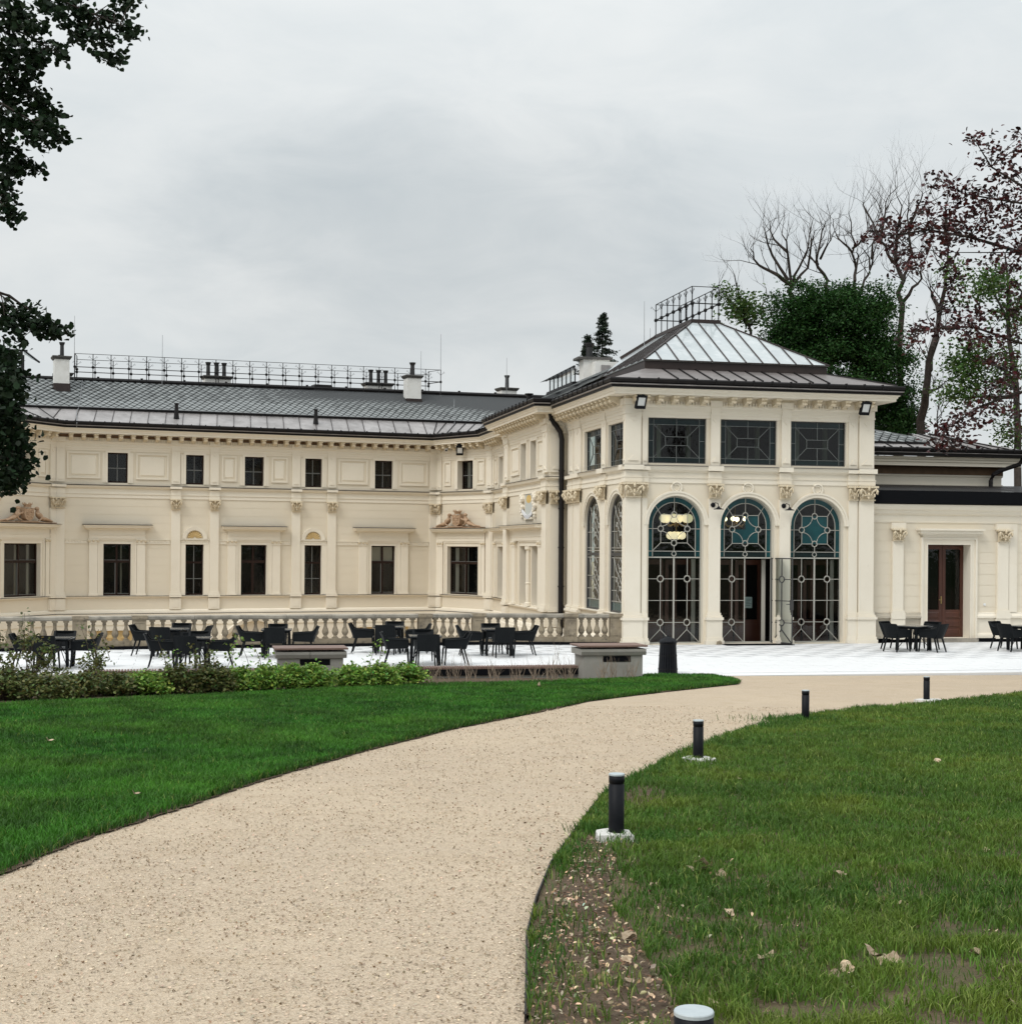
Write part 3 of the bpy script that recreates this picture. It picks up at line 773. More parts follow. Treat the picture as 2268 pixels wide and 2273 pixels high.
mb = MB(); mb.sweep(MAIN_PATH, [(0, .67), (.04, .68), (.06, .70), (.10, .715), (.115, .76), (.02, .779), (0, .779)]); mb.sweep(MAIN_PATH, [(.0, .7795), (.125, .766), (.13, .756), (.117, .7595)], 1); mb.build('sill_band', [M['trim'], M['flash']], wing)
mb = MB(); mb.sweep(MAIN_PATH, [(0, .163), (.03, .162), (.07, .13), (.09, .125), (.10, .085), (.14, .08), (.15, .0), (.19, -.02), (.20, -.16), (.20, -.5), (.16, -.52), (.15, -3.25)]); mb.sweep(MAIN_PATH, [(.0, .0175), (.17, .002), (.205, -.02), (.15, -.001)], 1); mb.build('plinth', [M['trim'], M['flash']], wing)
mb = MB(); mb.sweep(MAIN_PATH, [(0, 5.06), (.03, 5.065), (.03, 5.21), (.055, 5.22), (.06, 5.245), (.02, 5.25), (0, 5.46), (.03, 5.475), (.05, 5.50), (.11, 5.515), (.135, 5.56), (.15, 5.60), (.02, 5.63), (0, 5.63)]); mb.sweep(MAIN_PATH, [(.0, 5.64), (.165, 5.612), (.17, 5.59), (.152, 5.602)], 1); mb.build('string_course', [M['trim'], M['flash']], wing)
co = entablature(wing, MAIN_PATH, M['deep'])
brackets(co, MW, .35, 17.15, 32); brackets(co, CH, .3, 3.8, 7); brackets(co, CLF, .3, 3.8, 7); brackets(co, SWL, .3, 3.0, 5)
dm = MB(); prev = .45
for a, b in ((.45, 4.9), (5.4, 6.62), (7.12, 10.36), (10.86, 12.05), (12.55, 17.04)): dentils(dm, MW, a, b)
dentils(dm, CH, .45, 3.6); dentils(dm, CLF, .45, 3.6); dentils(dm, SWL, .45, 3.4)
dm.build('dentils', [M['trim']], wing, kind='stuff')
gutter(wing, MAIN_PATH, 8.04)
# basement: arched door hood and ochre relief panels low on the wall, seen between the balusters
mb = MB(); A = [(7.15, -1.0), (7.75, -.52), (8.2, -.26), (8.68, -.16), (9.16, -.26), (9.6, -.52), (10.2, -1.0)]
for i in range(6):
    (a, b), (c, d) = A[i], A[i + 1]
    mb.prism([MW(a, .16, b - .2), MW(c, .16, d - .2), MW(c, .16, d), MW(a, .16, b)], [MW(a, .5, b - .2), MW(c, .5, d - .2), MW(c, .55, d), MW(a, .55, b)])
mb.build('door_hood', [M['trim']], wing)
for s0, s1 in ((1.5, 3.8), (13.7, 16.0)):
    mb = MB(); mb.box(MW, s0, s1, .16, .21, -2.2, -.75); mb.box(MW, s0 - .15, s1 + .15, .161, .34, -.74, -.62, 1)
    for k in range(7): mb.ball(lambda x, y, z: MW(x, y, z), (s0 + .2 + (s1 - s0 - .4) * k / 6, .21, -1.05 - .3 * (k % 2)), .17, 7, 4)
    mb.build('basement_relief', [M['ochre'], M['trim']], wing)

# ------------------------------------------------------------------ the bay with the sundial
bm_ = MB()
bu = [(3.19, 4.10), (4.85, 5.78)]; bl = [(3.20, 4.40), (5.0, 6.15)]
wall_mesh(bm_, BY, 0, 7.7, -3.25, 7.7, [(a, b, 5.60, 7.03) for a, b in bu] + [(a, b, .84, 3.07) for a, b in bl], (), GRV)
wall_mesh(bm_, BR, 0, .70, -3.25, 7.7)
bm_.build('wall', [M['cream']], bay)
for a, b in bu: window(bay, BY, a, b, 5.60, 7.03, .46, 'upper')
for a, b in bl: window(bay, BY, a, b, .84, 3.07, .5, 'lower')
for a, b in bu: upper_surround(bay, BY, a, b, 5.61, 7.03)
hooded_surround(bay, BY, 3.20, 6.15, (1.95, 2.5), (6.42, 6.88), 1.0, 7.0, .80, 3.07)
mb = MB(); mb.lathe(lambda x, y, z: BY(4.70 + x, .06 + y, z), [(.14, .80), (.14, .92), (.085, .95), (.10, 1.5), (.09, 1.62), (.12, 1.66), (.09, 1.7), (.085, 2.9), (.14, 2.95), (.14, 3.06)], 10); mb.build('colonnette', [M['trim']], bay)
pilaster(bay, BY, .35, 1.05, .12); pilaster(bay, BY, 6.98, 7.68, .12); pilaster(bay, BR, .01, .44, .06)
wall_panel(bay, BY, 1.4, 2.85, 5.85, 7.0); wall_panel(bay, BY, 6.0, 6.85, 5.85, 7.0)
mb = MB(); mb.sweep(BAY_PATH, [(0, .67), (.04, .68), (.06, .70), (.10, .715), (.115, .76), (.02, .779), (0, .779)]); mb.build('sill_band', [M['trim']], bay)
mb = MB(); mb.sweep(BAY_PATH, [(0, .163), (.03, .162), (.07, .13), (.09, .125), (.10, .085), (.14, .08), (.15, .0), (.19, -.02), (.20, -.16), (.20, -.5), (.16, -.52), (.15, -3.25)]); mb.build('plinth', [M['trim']], bay)
mb = MB(); mb.sweep(BAY_PATH, [(0, 5.06), (.03, 5.065), (.03, 5.21), (.055, 5.22), (.06, 5.245), (.02, 5.25), (0, 5.40), (.03, 5.415), (.05, 5.45), (.13, 5.46), (.155, 5.52), (.17, 5.57), (.02, 5.60), (0, 5.60)]); mb.sweep(BAY_PATH, [(.0, 5.61), (.185, 5.582), (.19, 5.56), (.172, 5.572)], 1); mb.build('string_course', [M['trim'], M['flash']], bay)
co = entablature(bay, BAY_PATH, M['cream']); brackets(co, BY, .2, 7.6, 15); brackets(co, BR, .02, .44, 1)
dm = MB(); dentils(dm, BY, 1.1, 6.9); dm.build('dentils', [M['trim']], bay, kind='stuff')
gutter(bay, BAY_PATH, 8.03)
# painted sundial with festoons and its white ribbon
M['sd_panel'] = pmat('sundial_grey_paint', (.52, .54, .51), .85, [((.44, .46, .43), 5.0, .45, .7, .5)])
M['sd_sun'] = pmat('sundial_ochre_sun', (.62, .42, .13), .85, [((.70, .52, .26), 6.0, .45, .65, .6)])
M['sd_ribbon'] = pmat('sundial_ribbon', (.74, .75, .77), .85)
M['sd_ink'] = pmat('sundial_ink', (.25, .26, .30), .85)
mb = MB(); mb.box(BY, 3.98, 5.22, .002, .03, 4.20, 5.05); mb.box(BY, 3.90, 5.30, .003, .06, 5.051, 5.06, 1); mb.box(BY, 3.95, 5.25, .003, .08, 4.08, 4.17, 1)
sd = mb.build('sundial', [M['sd_panel'], M['trim']], bay)
mb = MB(); mb.poly([BY(4.6 + .40 * math.cos(t) * (1 + .12 * (k % 2)), .034, 4.86 + .15 * math.sin(t) * (1 + .12 * (k % 2))) for k, t in enumerate(np.linspace(0, 2 * math.pi, 25)[:-1])]); mb.build('sun_disc', [M['sd_sun']], sd)
mb = MB(); n = 14
for i in range(n):
    t0, t1 = i / n, (i + 1) / n
    f = lambda t: (3.45 + 2.3 * t, 4.56 - .36 * math.sin(math.pi * t)); (a, b), (c, d) = f(t0), f(t1)
    mb.prism([BY(a, .05, b - .10), BY(c, .05, d - .10), BY(c, .05, d + .05), BY(a, .05, b + .05)], [BY(a, .09, b - .10), BY(c, .09, d - .10), BY(c, .09, d + .05), BY(a, .09, b + .05)])
mb.build('ribbon', [M['sd_ribbon']], sd)
mb = MB()
for k, x in enumerate((4.12, 4.32, 4.5, 4.68, 4.86, 5.04)):
    z = 4.20 - .03 * (1 - abs(x - 4.6) * 2)
    mb.box(BY, x, x + .025, .0905, .094, z - .04, z + .05)
    if k % 2: mb.box(BY, x + .026, x + .10, .0905, .094, z + .03, z + .05)
    else: mb.box(BY, x + .026, x + .09, .0905, .094, z - .04, z - .02)
mb.build('numeral', [M['sd_ink']], sd)
for x in (3.55, 5.62):
    mb = MB()
    for k in range(9): mb.ball(lambda a, b, c: BY(a, b, c), (x + .12 * math.sin(k * 1.9), .05, 4.98 - .10 * k), .13 - .006 * k, 6, 4)
    mb.build('festoon', [M['trim']], sd)
# ------------------------------------------------------------------ the garden pavilion
AC = (1.925, 4.295, 6.655); AR, ASP = .90, 3.76
pm = MB()
fu = [(1.0, 2.91), (3.38, 5.27), (5.74, 7.63)]
wall_mesh(pm, FR, .33, 8.47, -.25, 7.7, [(a, b, 5.68, 7.10) for a, b in fu], [(c, ASP, AR, .03) for c in AC])
lu = [(2.79, 4.94), (5.72, 7.72)]; la = [(3.955, 3.76, 1.0, .95), (6.86, 3.76, .98, .95)]
wall_mesh(pm, LF, .1, 7.9, -3.25, 7.7, [(a, b, 5.65, 7.0) for a, b in lu], la)
RW = Wall(Vector(FR.pt(8.47)), A0 + math.pi / 2)
wall_mesh(pm, RW, 0, 9, -.25, 7.7)
pm.build('wall', [M['cream']], pav)

def tracery_lines(mb, W, d, lines, w=.026):
    for p, q in lines: mb.bar(W(p[0], d, p[1]), W(q[0], d, q[1]), w, .03, up=(W.n[0], W.n[1], 0))
def ring(mb, W, c, z, r, d, w=.02, n=14):
    pts = [W(c + r * math.cos(2 * math.pi * i / n), d, z + r * math.sin(2 * math.pi * i / n)) for i in range(n + 1)]
    mb.tube(pts, w, 4, caps=False)
def curve(mb, W, pts, d, w=.016): mb.tube([W(a, d, b) for a, b in pts], w, 4)
def strip_pane(name, W, d, polys, mat, parent):
    mb = MB()
    for p in polys: mb.poly([W(a, d, b) for a, b in p])
    return mb.build(name, [mat], parent)

def arch_reveal(mb, W, c, zs, r, zb, dep):
    A = [(c + r, zb)] + arc(c, zs, r, 0, math.pi, 24) + [(c - r, zb)]
    for i in range(len(A) - 1):
        (a, b), (e, f) = A[i], A[i + 1]
        mb.poly([W(a, 0, b), W(e, 0, f), W(e, -dep, f), W(a, -dep, b)])
    mb.poly([W(c - r, 0, zb), W(c + r, 0, zb), W(c + r, -dep, zb), W(c - r, -dep, zb)])

def lunette_window(c, k):
    """upper part of a front arch: stained glass between lead tracery"""
    W, d = FR, -.20
    mb = MB(); arch_reveal(mb, W, c, ASP, AR, .03, .30)
    w = mb.build('arched_window', [M['trim']], pav)
    f = MB()   # outer iron frame
    A = [(c + AR - .02, .05)] + arc(c, ASP, AR - .02, 0, math.pi, 24) + [(c - AR + .02, .05)]
    f.tube([W(a, d, b) for a, b in A], .022, 4)
    f.box(W, c - AR + .03, c + AR - .03, d - .02, d + .025, 2.715, 2.755); f.box(W, c - AR + .03, c + AR - .03, d - .02, d + .02, .04, .075)
    f.build('frame', [M['lead']], w)
    t = MB(); sq = .44; zc = 3.635
    t.tube([W(a, d, b) for a, b in [(c + .705, 2.76)] + arc(c, 3.76, .705, 0, math.pi, 20) + [(c - .705, 2.76)]], .014, 4)
    tracery_lines(t, W, d, [((c - AR, 2.93), (c + AR, 2.93)),
        ((c - sq, zc - .445), (c - .09, zc - .445)), ((c + .09, zc - .445), (c + sq, zc - .445)), ((c - sq, zc + .445), (c - .09, zc + .445)), ((c + .09, zc + .445), (c + sq, zc + .445)),
        ((c - sq, zc - .445), (c - sq, zc - .09)), ((c - sq, zc + .09), (c - sq, zc + .445)), ((c + sq, zc - .445), (c + sq, zc - .09)), ((c + sq, zc + .09), (c + sq, zc + .445)),
        ((c - AR, zc), (c - sq - .09, zc)), ((c + sq + .09, zc), (c + AR, zc)), ((c, zc + .535), (c, ASP + AR)), ((c, zc - .535), (c, 2.92)), ((c, 2.78), (c, 2.755)),
        ((c - sq, zc - .445), (c - .705, 2.94)), ((c + sq, zc - .445), (c + .705, 2.94)), ((c - sq, zc + .445), (c - .64, 4.38)), ((c + sq, zc + .445), (c + .64, 4.38))], .018)
    for q in ((c, zc + .445), (c, zc - .445), (c - sq, zc), (c + sq, zc)): ring(t, W, q[0], q[1], .09, d, .018)
    ring(t, W, c, 2.85, .07, d, .016)
    for sx, sz, a0 in ((1, 1, math.pi), (-1, 1, 1.5 * math.pi), (-1, -1, 0), (1, -1, .5 * math.pi)):
        curve(t, W, arc(c + sx * sq, zc + sz * .445, .37, a0 + .02, a0 + math.pi / 2 - .02, 8), d, .013)
    t.build('tracery', [M['lead']], w)
    g = d - .006
    N = 20
    Ao = arc(c, ASP, AR - .03, 0, math.pi, N); Ai = arc(c, ASP, .705, 0, math.pi, N)
    strip_pane('pane', W, g, [[Ao[i], Ao[i + 1], Ai[i + 1], Ai[i]] for i in range(N // 2)] + [[(c + AR - .03, 2.76), (c + AR - .03, ASP), (c + .705, ASP), (c + .705, 2.76)]], M['tealpane'], w)
    strip_pane('pane', W, g, [[Ao[i], Ao[i + 1], Ai[i + 1], Ai[i]] for i in range(N // 2, N)] + [[(c - AR + .03, 2.76), (c - AR + .03, ASP), (c - .705, ASP), (c - .705, 2.76)]], M['tealpane'], w)
    strip_pane('pane', W, g, [[(c - .705, 2.76), (c + .705, 2.76), (c + .705, 2.93), (c - .705, 2.93)]], M['bluepane'], w)
    zz = 4.08; s_ = .44
    def inner(sgn):
        P = [(c, zz), (c + sgn * s_, zz), (c + sgn * s_, zc - .445), (c, zc - .445), (c, 2.93), (c + sgn * .705, 2.93), (c + sgn * .705, ASP)]
        return P + [(c + sgn * .705 * math.cos(a), ASP + .705 * math.sin(a)) for a in np.linspace(.15, math.pi / 2, 10)]
    for sg in (-1, 1): strip_pane('pane', W, g, [inner(sg)], M['smoke'], w)
    for sx in (-1, 1):
        for sz in (-1, 1):
            strip_pane('pane', W, g, [[(c, zc), (c + sx * sq, zc), (c + sx * sq, zc + sz * .445), (c, zc + sz * .445)]], M['tealpane'] if k == 2 or (k == 1 and (sz < 0 or sx > 0)) or (k == 0 and False) else M['glass'], w)
    return w
def leaf_lines(x0, x1, mid):
    return [((x0, 2.06), (mid - .10, 2.06)), ((mid + .10, 2.06), (x1, 2.06)), ((x0, 1.38), (x1, 1.38)), ((x0, .69), (mid - .10, .69)), ((mid + .10, .69), (x1, .69)),
            ((mid, 2.72), (mid, 2.16)), ((mid, 1.96), (mid, .79)), ((mid, .59), (mid, .47)), ((mid, .47), (x0 + .03, .07)), ((mid, .47), (x1 - .03, .07))]
def fixed_leaf(w, c, x0, x1):
    mid = (x0 + x1) / 2; d = -.20
    t = MB(); tracery_lines(t, FR, d, leaf_lines(x0, x1, mid), .018); ring(t, FR, mid, 2.06, .10, d, .02); ring(t, FR, mid, .69, .10, d, .02)
    t.bar(FR(x0, d, .07), FR(x0, d, 2.73), .03, .03); t.bar(FR(x1, d, .07), FR(x1, d, 2.73), .03, .03)
    t.build('tracery', [M['lead']], w)
    for a, b in ((.07, .69), (.69, 1.38), (1.38, 2.06), (2.06, 2.72)):
        for u, v in ((x0, mid), (mid, x1)): strip_pane('pane', FR, d - .006, [[(u, a), (v, a), (v, b), (u, b)]], M['glass'], w)
for k, c in enumerate(AC):
    w = lunette_window(c, k)
    fixed_leaf(w, c, c - AR + .03, c - .012)
    if k != 1: fixed_leaf(w, c, c + .012, c + AR - .03)
# the open leaf of the middle arch, hinged on its right-hand jamb and swung outward
OW = Wall(FR.pt(4.295 + .87, -.17), A0 - math.radians(62))
ol = MB()
for a, b in (((.02, .05), (.02, 2.72)), ((.86, .05), (.86, 2.72)), ((.02, .05), (.86, .05)), ((.02, 2.72), (.86, 2.72))): ol.bar(OW(a[0], 0, a[1]), OW(b[0], 0, b[1]), .045, .035)
tracery_lines(ol, OW, 0, leaf_lines(.02, .86, .44), .026)
ol_o = ol.build('door', [M['leaddark']], pav); ol_o['label'] = 'open black iron door leaf'
for z in (2.06, .69):
    r_ = MB(); ring(r_, OW, .44, z, .10, 0, .022); r_.build('ring', [M['leaddark']], ol_o)
strip_pane('pane', OW, -.004, [[(.04, .07), (.84, .07), (.84, 2.70), (.04, 2.70)]], M['glass'], ol_o)
h_ = MB(); h_.box(OW, .80, .88, -.05, .05, 1.10, 1.42); h_.bar(OW(.84, .04, 1.28), OW(.70, .09, 1.28), .022); h_.bar(OW(.84, -.04, 1.28), OW(.70, -.09, 1.28), .022)
h_.build('handle', [M['leaddark']], ol_o)

def square_light(W, s0, s1, z0, z1, bld, smoke):
    d = -.12; dep = .16
    mb = MB(); reveal(mb, W, s0, s1, z0, z1, dep, room=0)
    w = mb.build('window', [M['trim']], bld)
    f = MB()
    for q in ((s0, s0 + .03, z0, z1), (s1 - .03, s1, z0, z1), (s0 + .03, s1 - .03, z0, z0 + .03), (s0 + .03, s1 - .03, z1 - .03, z1)): f.box(W, q[0], q[1], d - .02, d + .02, q[2], q[3])
    f.build('frame', [M['leaddark']], w)
    wd, hh = s1 - s0, z1 - z0; c = (s0 + s1) / 2; zc = (z0 + z1) / 2
    a, b = s0 + .105 * wd, s1 - .105 * wd; e, g = z0 + .13 * hh, z1 - .145 * hh
    x0, x1, y0, y1 = c - .19 * wd, c + .19 * wd, zc - .10 * hh, zc + .09 * hh
    t = MB()
    tracery_lines(t, W, d, [((s0, e), (s1, e)), ((s0, g), (s1, g)), ((a, z0), (a, z1)), ((b, z0), (b, z1)), ((x0, y0), (x1, y0)), ((x0, y1), (x1, y1)), ((x0, y0), (x0, y1)), ((x1, y0), (x1, y1)),
        ((a, e), (x0, y0)), ((b, e), (x1, y0)), ((a, g), (x0, y1)), ((b, g), (x1, y1)), ((c, z0), (c, y0)), ((c, y1), (c, z1)), ((s0, zc), (a, zc)), ((b, zc), (s1, zc))], .013)
    t.build('tracery', [M['comes']], w)
    gd = d - .006
    for q in ([(s0, z0), (s1, z0), (s1, e), (s0, e)], [(s0, g), (s1, g), (s1, z1), (s0, z1)], [(s0, e), (a, e), (a, g), (s0, g)], [(b, e), (s1, e), (s1, g), (b, g)]):
        strip_pane('pane', W, gd, [q], M['bluepane'], w)
    for q in ([(a, e), (b, e), (x1, y0), (x0, y0)], [(x0, y1), (x1, y1), (b, g), (a, g)], [(a, e), (x0, y0), (x0, y1), (a, g)], [(x1, y0), (b, e), (b, g), (x1, y1)], [(x0, y0), (x1, y0), (x1, y1), (x0, y1)]):
        strip_pane('pane', W, gd, [q], smoke, w)
    return w
for i, (a, b) in enumerate(fu): square_light(FR, a, b, 5.68, 7.10, pav, M['smoke'])
for a, b in lu: square_light(LF, a, b, 5.65, 7.0, pav, M['smoke'])

# arched windows of the flank: flowing lead lines
for c, zs, r, zb in la:
    W, d = LF, -.10
    mb = MB(); arch_reveal(mb, W, c, zs, r, zb, .24)
    w = mb.build('arched_window', [M['trim']], pav)
    f = MB(); A = [(c + r - .04, zb)] + arc(c, zs, r - .04, 0, math.pi, 20) + [(c - r + .04, zb)]
    f.tube([W(a, d, b) for a, b in A], .045, 4); f.box(W, c - r, c + r, d - .03, d + .03, 2.76, 2.86); f.box(W, c - r, c + r, d - .03, d + .02, zb, zb + .06)
    f.build('frame', [M['leaddark']], w)
    t = MB()
    for xx in (-.72, .72): t.bar(W(c + xx, d, zb), W(c + xx, d, zs), .024)
    t.tube([W(a, d, b) for a, b in arc(c, zs, .72, 0, math.pi, 16)], .013, 4)
    for zz in (1.30, 3.02, 2.93, 2.70): tracery_lines(t, W, d, [((c - r, zz), (c + r, zz))], .022)
    for zz in (1.65, 2.08, 3.55): tracery_lines(t, W, d, [((c - r, zz), (c - .4, zz)), ((c + .4, zz), (c + r, zz))], .020)
    for lo, hi in ((1.30, 2.70), (3.05, 4.48)):
        for sg in (-1, 1):
            H = hi - lo
            curve(t, W, [(c + sg * .40, lo), (c + sg * .40, lo + .30 * H), (c + sg * .12, lo + .42 * H), (c, lo + .50 * H), (c + sg * .12, lo + .58 * H), (c + sg * .40, lo + .70 * H), (c + sg * .72, hi)], d, .014)
            curve(t, W, [(c + sg * .04, lo), (c + sg * .30, lo + .16 * H), (c + sg * .06, lo + .30 * H), (c + sg * .30, lo + .46 * H), (c + sg * .30, lo + .54 * H), (c + sg * .06, lo + .72 * H), (c + sg * .22, lo + .86 * H), (c, hi)], d, .014)
            ring(t, W, c + sg * .40, lo + .5 * H, .07, d, .016)
        ring(t, W, c, lo + .30 * H, .07, d, .016); ring(t, W, c, lo + .72 * H, .07, d, .016)
    t.build('tracery', [M['lead']], w)
    g = d - .006; Ao = arc(c, zs, r - .05, 0, math.pi, 20)
    strip_pane('pane', W, g, [[(c - r, 2.86), (c + r, 2.86), (c + r, zs)] + Ao[1:-1] + [(c - r, zs)]], M['smoke'], w)
    strip_pane('pane', W, g, [[(c - r, 1.30), (c + r, 1.30), (c + r, 2.76), (c - r, 2.76)]], M['smoke'], w)
    strip_pane('pane', W, g, [[(c - r, zb), (c + r, zb), (c + r, 1.30), (c - r, 1.30)]], M['tealpane'], w)

# archivolts, rings, pilasters
for W, arr, dd in ((FR, [(c, ASP, AR) for c in AC], 0), (LF, [q[:3] for q in la], 1)):
    for c, zs, r in arr:
        mb = MB()
        for r0, r1, d1 in ((.012, .10, .05), (.101, .16, .075)):
            A, B2 = arc(c, zs, r + r0, 0, math.pi, 24), arc(c, zs, r + r1, 0, math.pi, 24)
            for i in range(24):
                mb.prism([W(*q) for q in ((A[i][0], .002, A[i][1]), (A[i + 1][0], .002, A[i + 1][1]), (B2[i + 1][0], .002, B2[i + 1][1]), (B2[i][0], .002, B2[i][1]))],
                         [W(*q) for q in ((A[i][0], d1, A[i][1]), (A[i + 1][0], d1, A[i + 1][1]), (B2[i + 1][0], d1, B2[i + 1][1]), (B2[i][0], d1, B2[i][1]))])
        mb.build('archivolt', [M['trim']], pav)
for c in AC:
    mb = MB(); n = 16
    for rr, tt, d in ((.165, .035, .03), (.105, .02, .02)):
        mb.tube([FR(c + rr * math.cos(2 * math.pi * i / n), d, 4.93 + rr * math.sin(2 * math.pi * i / n)) for i in range(n + 1)], tt, 5, caps=False)
    mb.build('ring_ornament', [M['trim']], pav)
def tall_pier(W, s0, s1, pr, z0=0.0, ls=.05, upper=None, capd=True):
    """pedestal, shaft, capital and upper strip of a pavilion pier"""
    mb = MB(); m = (s0 + s1) / 2
    mb.box(W, s0 - ls - .05, s1 + ls + .05, .002, pr + .13, z0 - .02, .13); mb.box(W, s0 - ls - .02, s1 + ls + .02, .0022, pr + .10, .131, .22); mb.box(W, s0 - ls, s1 + ls, .0024, pr + .07, .221, .775)
    mb.box(W, s0 - ls - .03, s1 + ls + .03, .0026, pr + .11, .776, .86); mb.box(W, s0 - ls + .005, s1 + ls - .005, .0028, pr + .065, .861, .92); mb.box(W, s0 - .025, s1 + .025, .003, pr + .03, .921, 1.0)
    mb.box(W, s0, s1, .0032, pr, 1.001, 4.585)
    mb.box(W, s0 - .03, s1 + .03, .0034, pr + .03, 5.075, 5.22); mb.box(W, s0 - .045, s1 + .045, .0036, pr + .045, 5.221, 5.25); mb.box(W, s0 - .02, s1 + .02, .0038, pr + .02, 5.251, 5.43)
    mb.box(W, s0 - .06, s1 + .06, .06, pr + .12, 5.455, 5.605)
    u0, u1 = upper or (s0, s1); mu = (u0 + u1) / 2; p2 = pr - .015
    mb.box(W, u0, u1, .0033, p2, 5.62, 7.195); tri(mb, W, mu, 5.74, min(.24, (u1 - u0) * .34), .17, p2)
    mb.box(W, u0 - .02, u1 + .02, .0035, p2 + .03, 7.196, 7.25); mb.box(W, u0, u1, .0037, p2 + .03, 7.251, 7.46); mb.box(W, u0 - .05, u1 + .05, .06, p2 + .10, 7.47, 7.66)
    mb.prism([W(mu - .11, p2, 7.09), W(mu, p2, 6.97), W(mu + .11, p2, 7.09)], [W(mu - .11, p2 + .02, 7.09), W(mu, p2 + .02, 6.97), W(mu + .11, p2 + .02, 7.09)])
    o = mb.build('pilaster', [M['trim']], pav)
    if capd: capital(o, W, s0, s1, pr)
    return o
tall_pier(FR, .33 - .10, .74, .10, ls=.06); tall_pier(FR, .79, .96, .055, ls=.02)
tall_pier(FR, 2.97, 3.36, .09, ls=.06, upper=(3.03, 3.33)); tall_pier(FR, 5.34, 5.70, .09, ls=.06, upper=(5.40, 5.71))
tall_pier(FR, 7.71, 8.02, .055, ls=.03); tall_pier(FR, 8.06, 8.57, .10, ls=.06)
tall_pier(LF, 7.55 + .12, 7.9, .098, ls=.05); tall_pier(LF, 5.06, 5.64, .08, ls=.03, upper=(5.1, 5.6)); tall_pier(LF, 1.62, 2.50, .08, ls=.03); tall_pier(LF, .75, 1.40, .05, ls=.02)
mb = MB(); mb.sweep(PAV_PATH, [(0, 5.06), (.03, 5.065), (.03, 5.21), (.055, 5.22), (.06, 5.245), (.02, 5.25), (0, 5.40), (.03, 5.415), (.05, 5.45), (.11, 5.46), (.14, 5.51), (.15, 5.56), (.17, 5.59), (.02, 5.605), (0, 5.605)]); mb.sweep(PAV_PATH, [(.0, 5.618), (.185, 5.604), (.19, 5.584), (.172, 5.594)], 1); mb.build('string_course', [M['trim'], M['flash']], pav)
mb = MB(); mb.sweep(PAV_PATH[:2], [(0, .90), (.10, .90), (.12, .94), (0, .95)]); mb.sweep(PAV_PATH[:2], [(0, .16), (.10, .08), (.15, -.02), (.20, -.16), (.15, -3.2)])
mb.build('plinth', [M['trim']], pav)
co = entablature(pav, PAV_PATH, M['cream'], -.11)
brackets(co, FR, 1.0, 2.95, 4, 7.58); brackets(co, FR, 3.38, 5.36, 4, 7.58); brackets(co, FR, 5.74, 7.70, 4, 7.58); brackets(co, FR, .35, .95, 2, 7.58); brackets(co, FR, 7.75, 8.45, 2, 7.58); brackets(co, LF, .6, 7.8, 15, 7.58)
dm = MB()
for a, b in ((1.0, 2.95), (3.38, 5.34), (5.76, 7.68)): dentils(dm, FR, a, b, .095, -.055)
dentils(dm, LF, 1.4, 7.6, .105, -.055); dm.build('dentils', [M['trim']], pav, kind='stuff')
gutter(pav, PAV_PATH, 7.945)
# downpipe: swan neck under the gutter, then straight down the inner corner
mb = MB(); q = lambda s, d, z: LF(s, d, z)
mb.tube([q(.42, .66, 8.03), q(.42, .64, 7.80), q(.44, .60, 7.62), q(.50, .42, 7.38), q(.55, .28, 7.15), q(.56, .235, 6.9), q(.56, .235, 4), q(.56, .235, .2), q(.56, .235, -3.2)], .095, 8)
for z in (1.6, 3.0, 4.4, 5.75): mb.tube([q(.56, .235, z), q(.56, .235, z + .05)], .115, 8)
mb.build('downpipe', [M['gutter']], pav)
# inside: dark lobby with brown panelled inner doors
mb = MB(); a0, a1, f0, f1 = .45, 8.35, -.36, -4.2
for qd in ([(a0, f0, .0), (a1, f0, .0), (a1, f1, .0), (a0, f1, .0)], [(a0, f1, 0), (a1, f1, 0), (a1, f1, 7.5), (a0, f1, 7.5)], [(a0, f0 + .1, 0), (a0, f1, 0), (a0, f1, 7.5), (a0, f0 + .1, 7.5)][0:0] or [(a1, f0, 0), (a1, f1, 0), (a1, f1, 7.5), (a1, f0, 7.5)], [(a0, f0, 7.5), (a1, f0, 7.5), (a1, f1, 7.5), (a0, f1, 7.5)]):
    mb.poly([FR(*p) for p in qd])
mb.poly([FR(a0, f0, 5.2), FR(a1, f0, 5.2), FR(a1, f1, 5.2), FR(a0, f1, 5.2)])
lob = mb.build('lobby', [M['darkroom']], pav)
for c in AC:
    mb = MB(); d = -1.15
    for x0, x1 in ((c - .92, c - .04), (c + .04, c + .92)):
        mb.box(FR, x0, x1, d - .05, d, .0, .72); mb.box(FR, x0 + .12, x1 - .12, d, d + .02, .14, .58)
        mb.box(FR, x0, x0 + .11, d - .05, d, .721, 2.66); mb.box(FR, x1 - .11, x1, d - .05, d, .721, 2.66); mb.box(FR, x0 + .11, x1 - .11, d - .05, d, 2.5, 2.66)
        mb.box(FR, x0 + .3, x0 + .42, d - .3, d - .1, .75, 2.6)
    mb.build('inner_door', [M['door']], lob)
    cu = MB(); cu.box(FR, c + .72, c + .84, -.62, -.56, .06, 2.68); cu.build('curtain', [M['curtain']], lob)
for a, b in fu:
    cu = MB(); x = a + .38 * (b - a); cu.box(FR, x - .06, x + .06, -1.25, -1.15, 5.25, 7.2); x = a + .9 * (b - a); cu.box(FR, x - .07, x + .07, -1.25, -1.15, 5.25, 7.2); cu.build('curtain', [M['curtain']], lob)
M['poster'] = pmat('pale_green_notice', (.24, .32, .30), .7)
M['ink'] = pmat('notice_ink', (.05, .06, .06), .7)
mb = MB(); mb.box(FR, 4.66, 4.90, -1.11, -1.10, 1.10, 1.46)
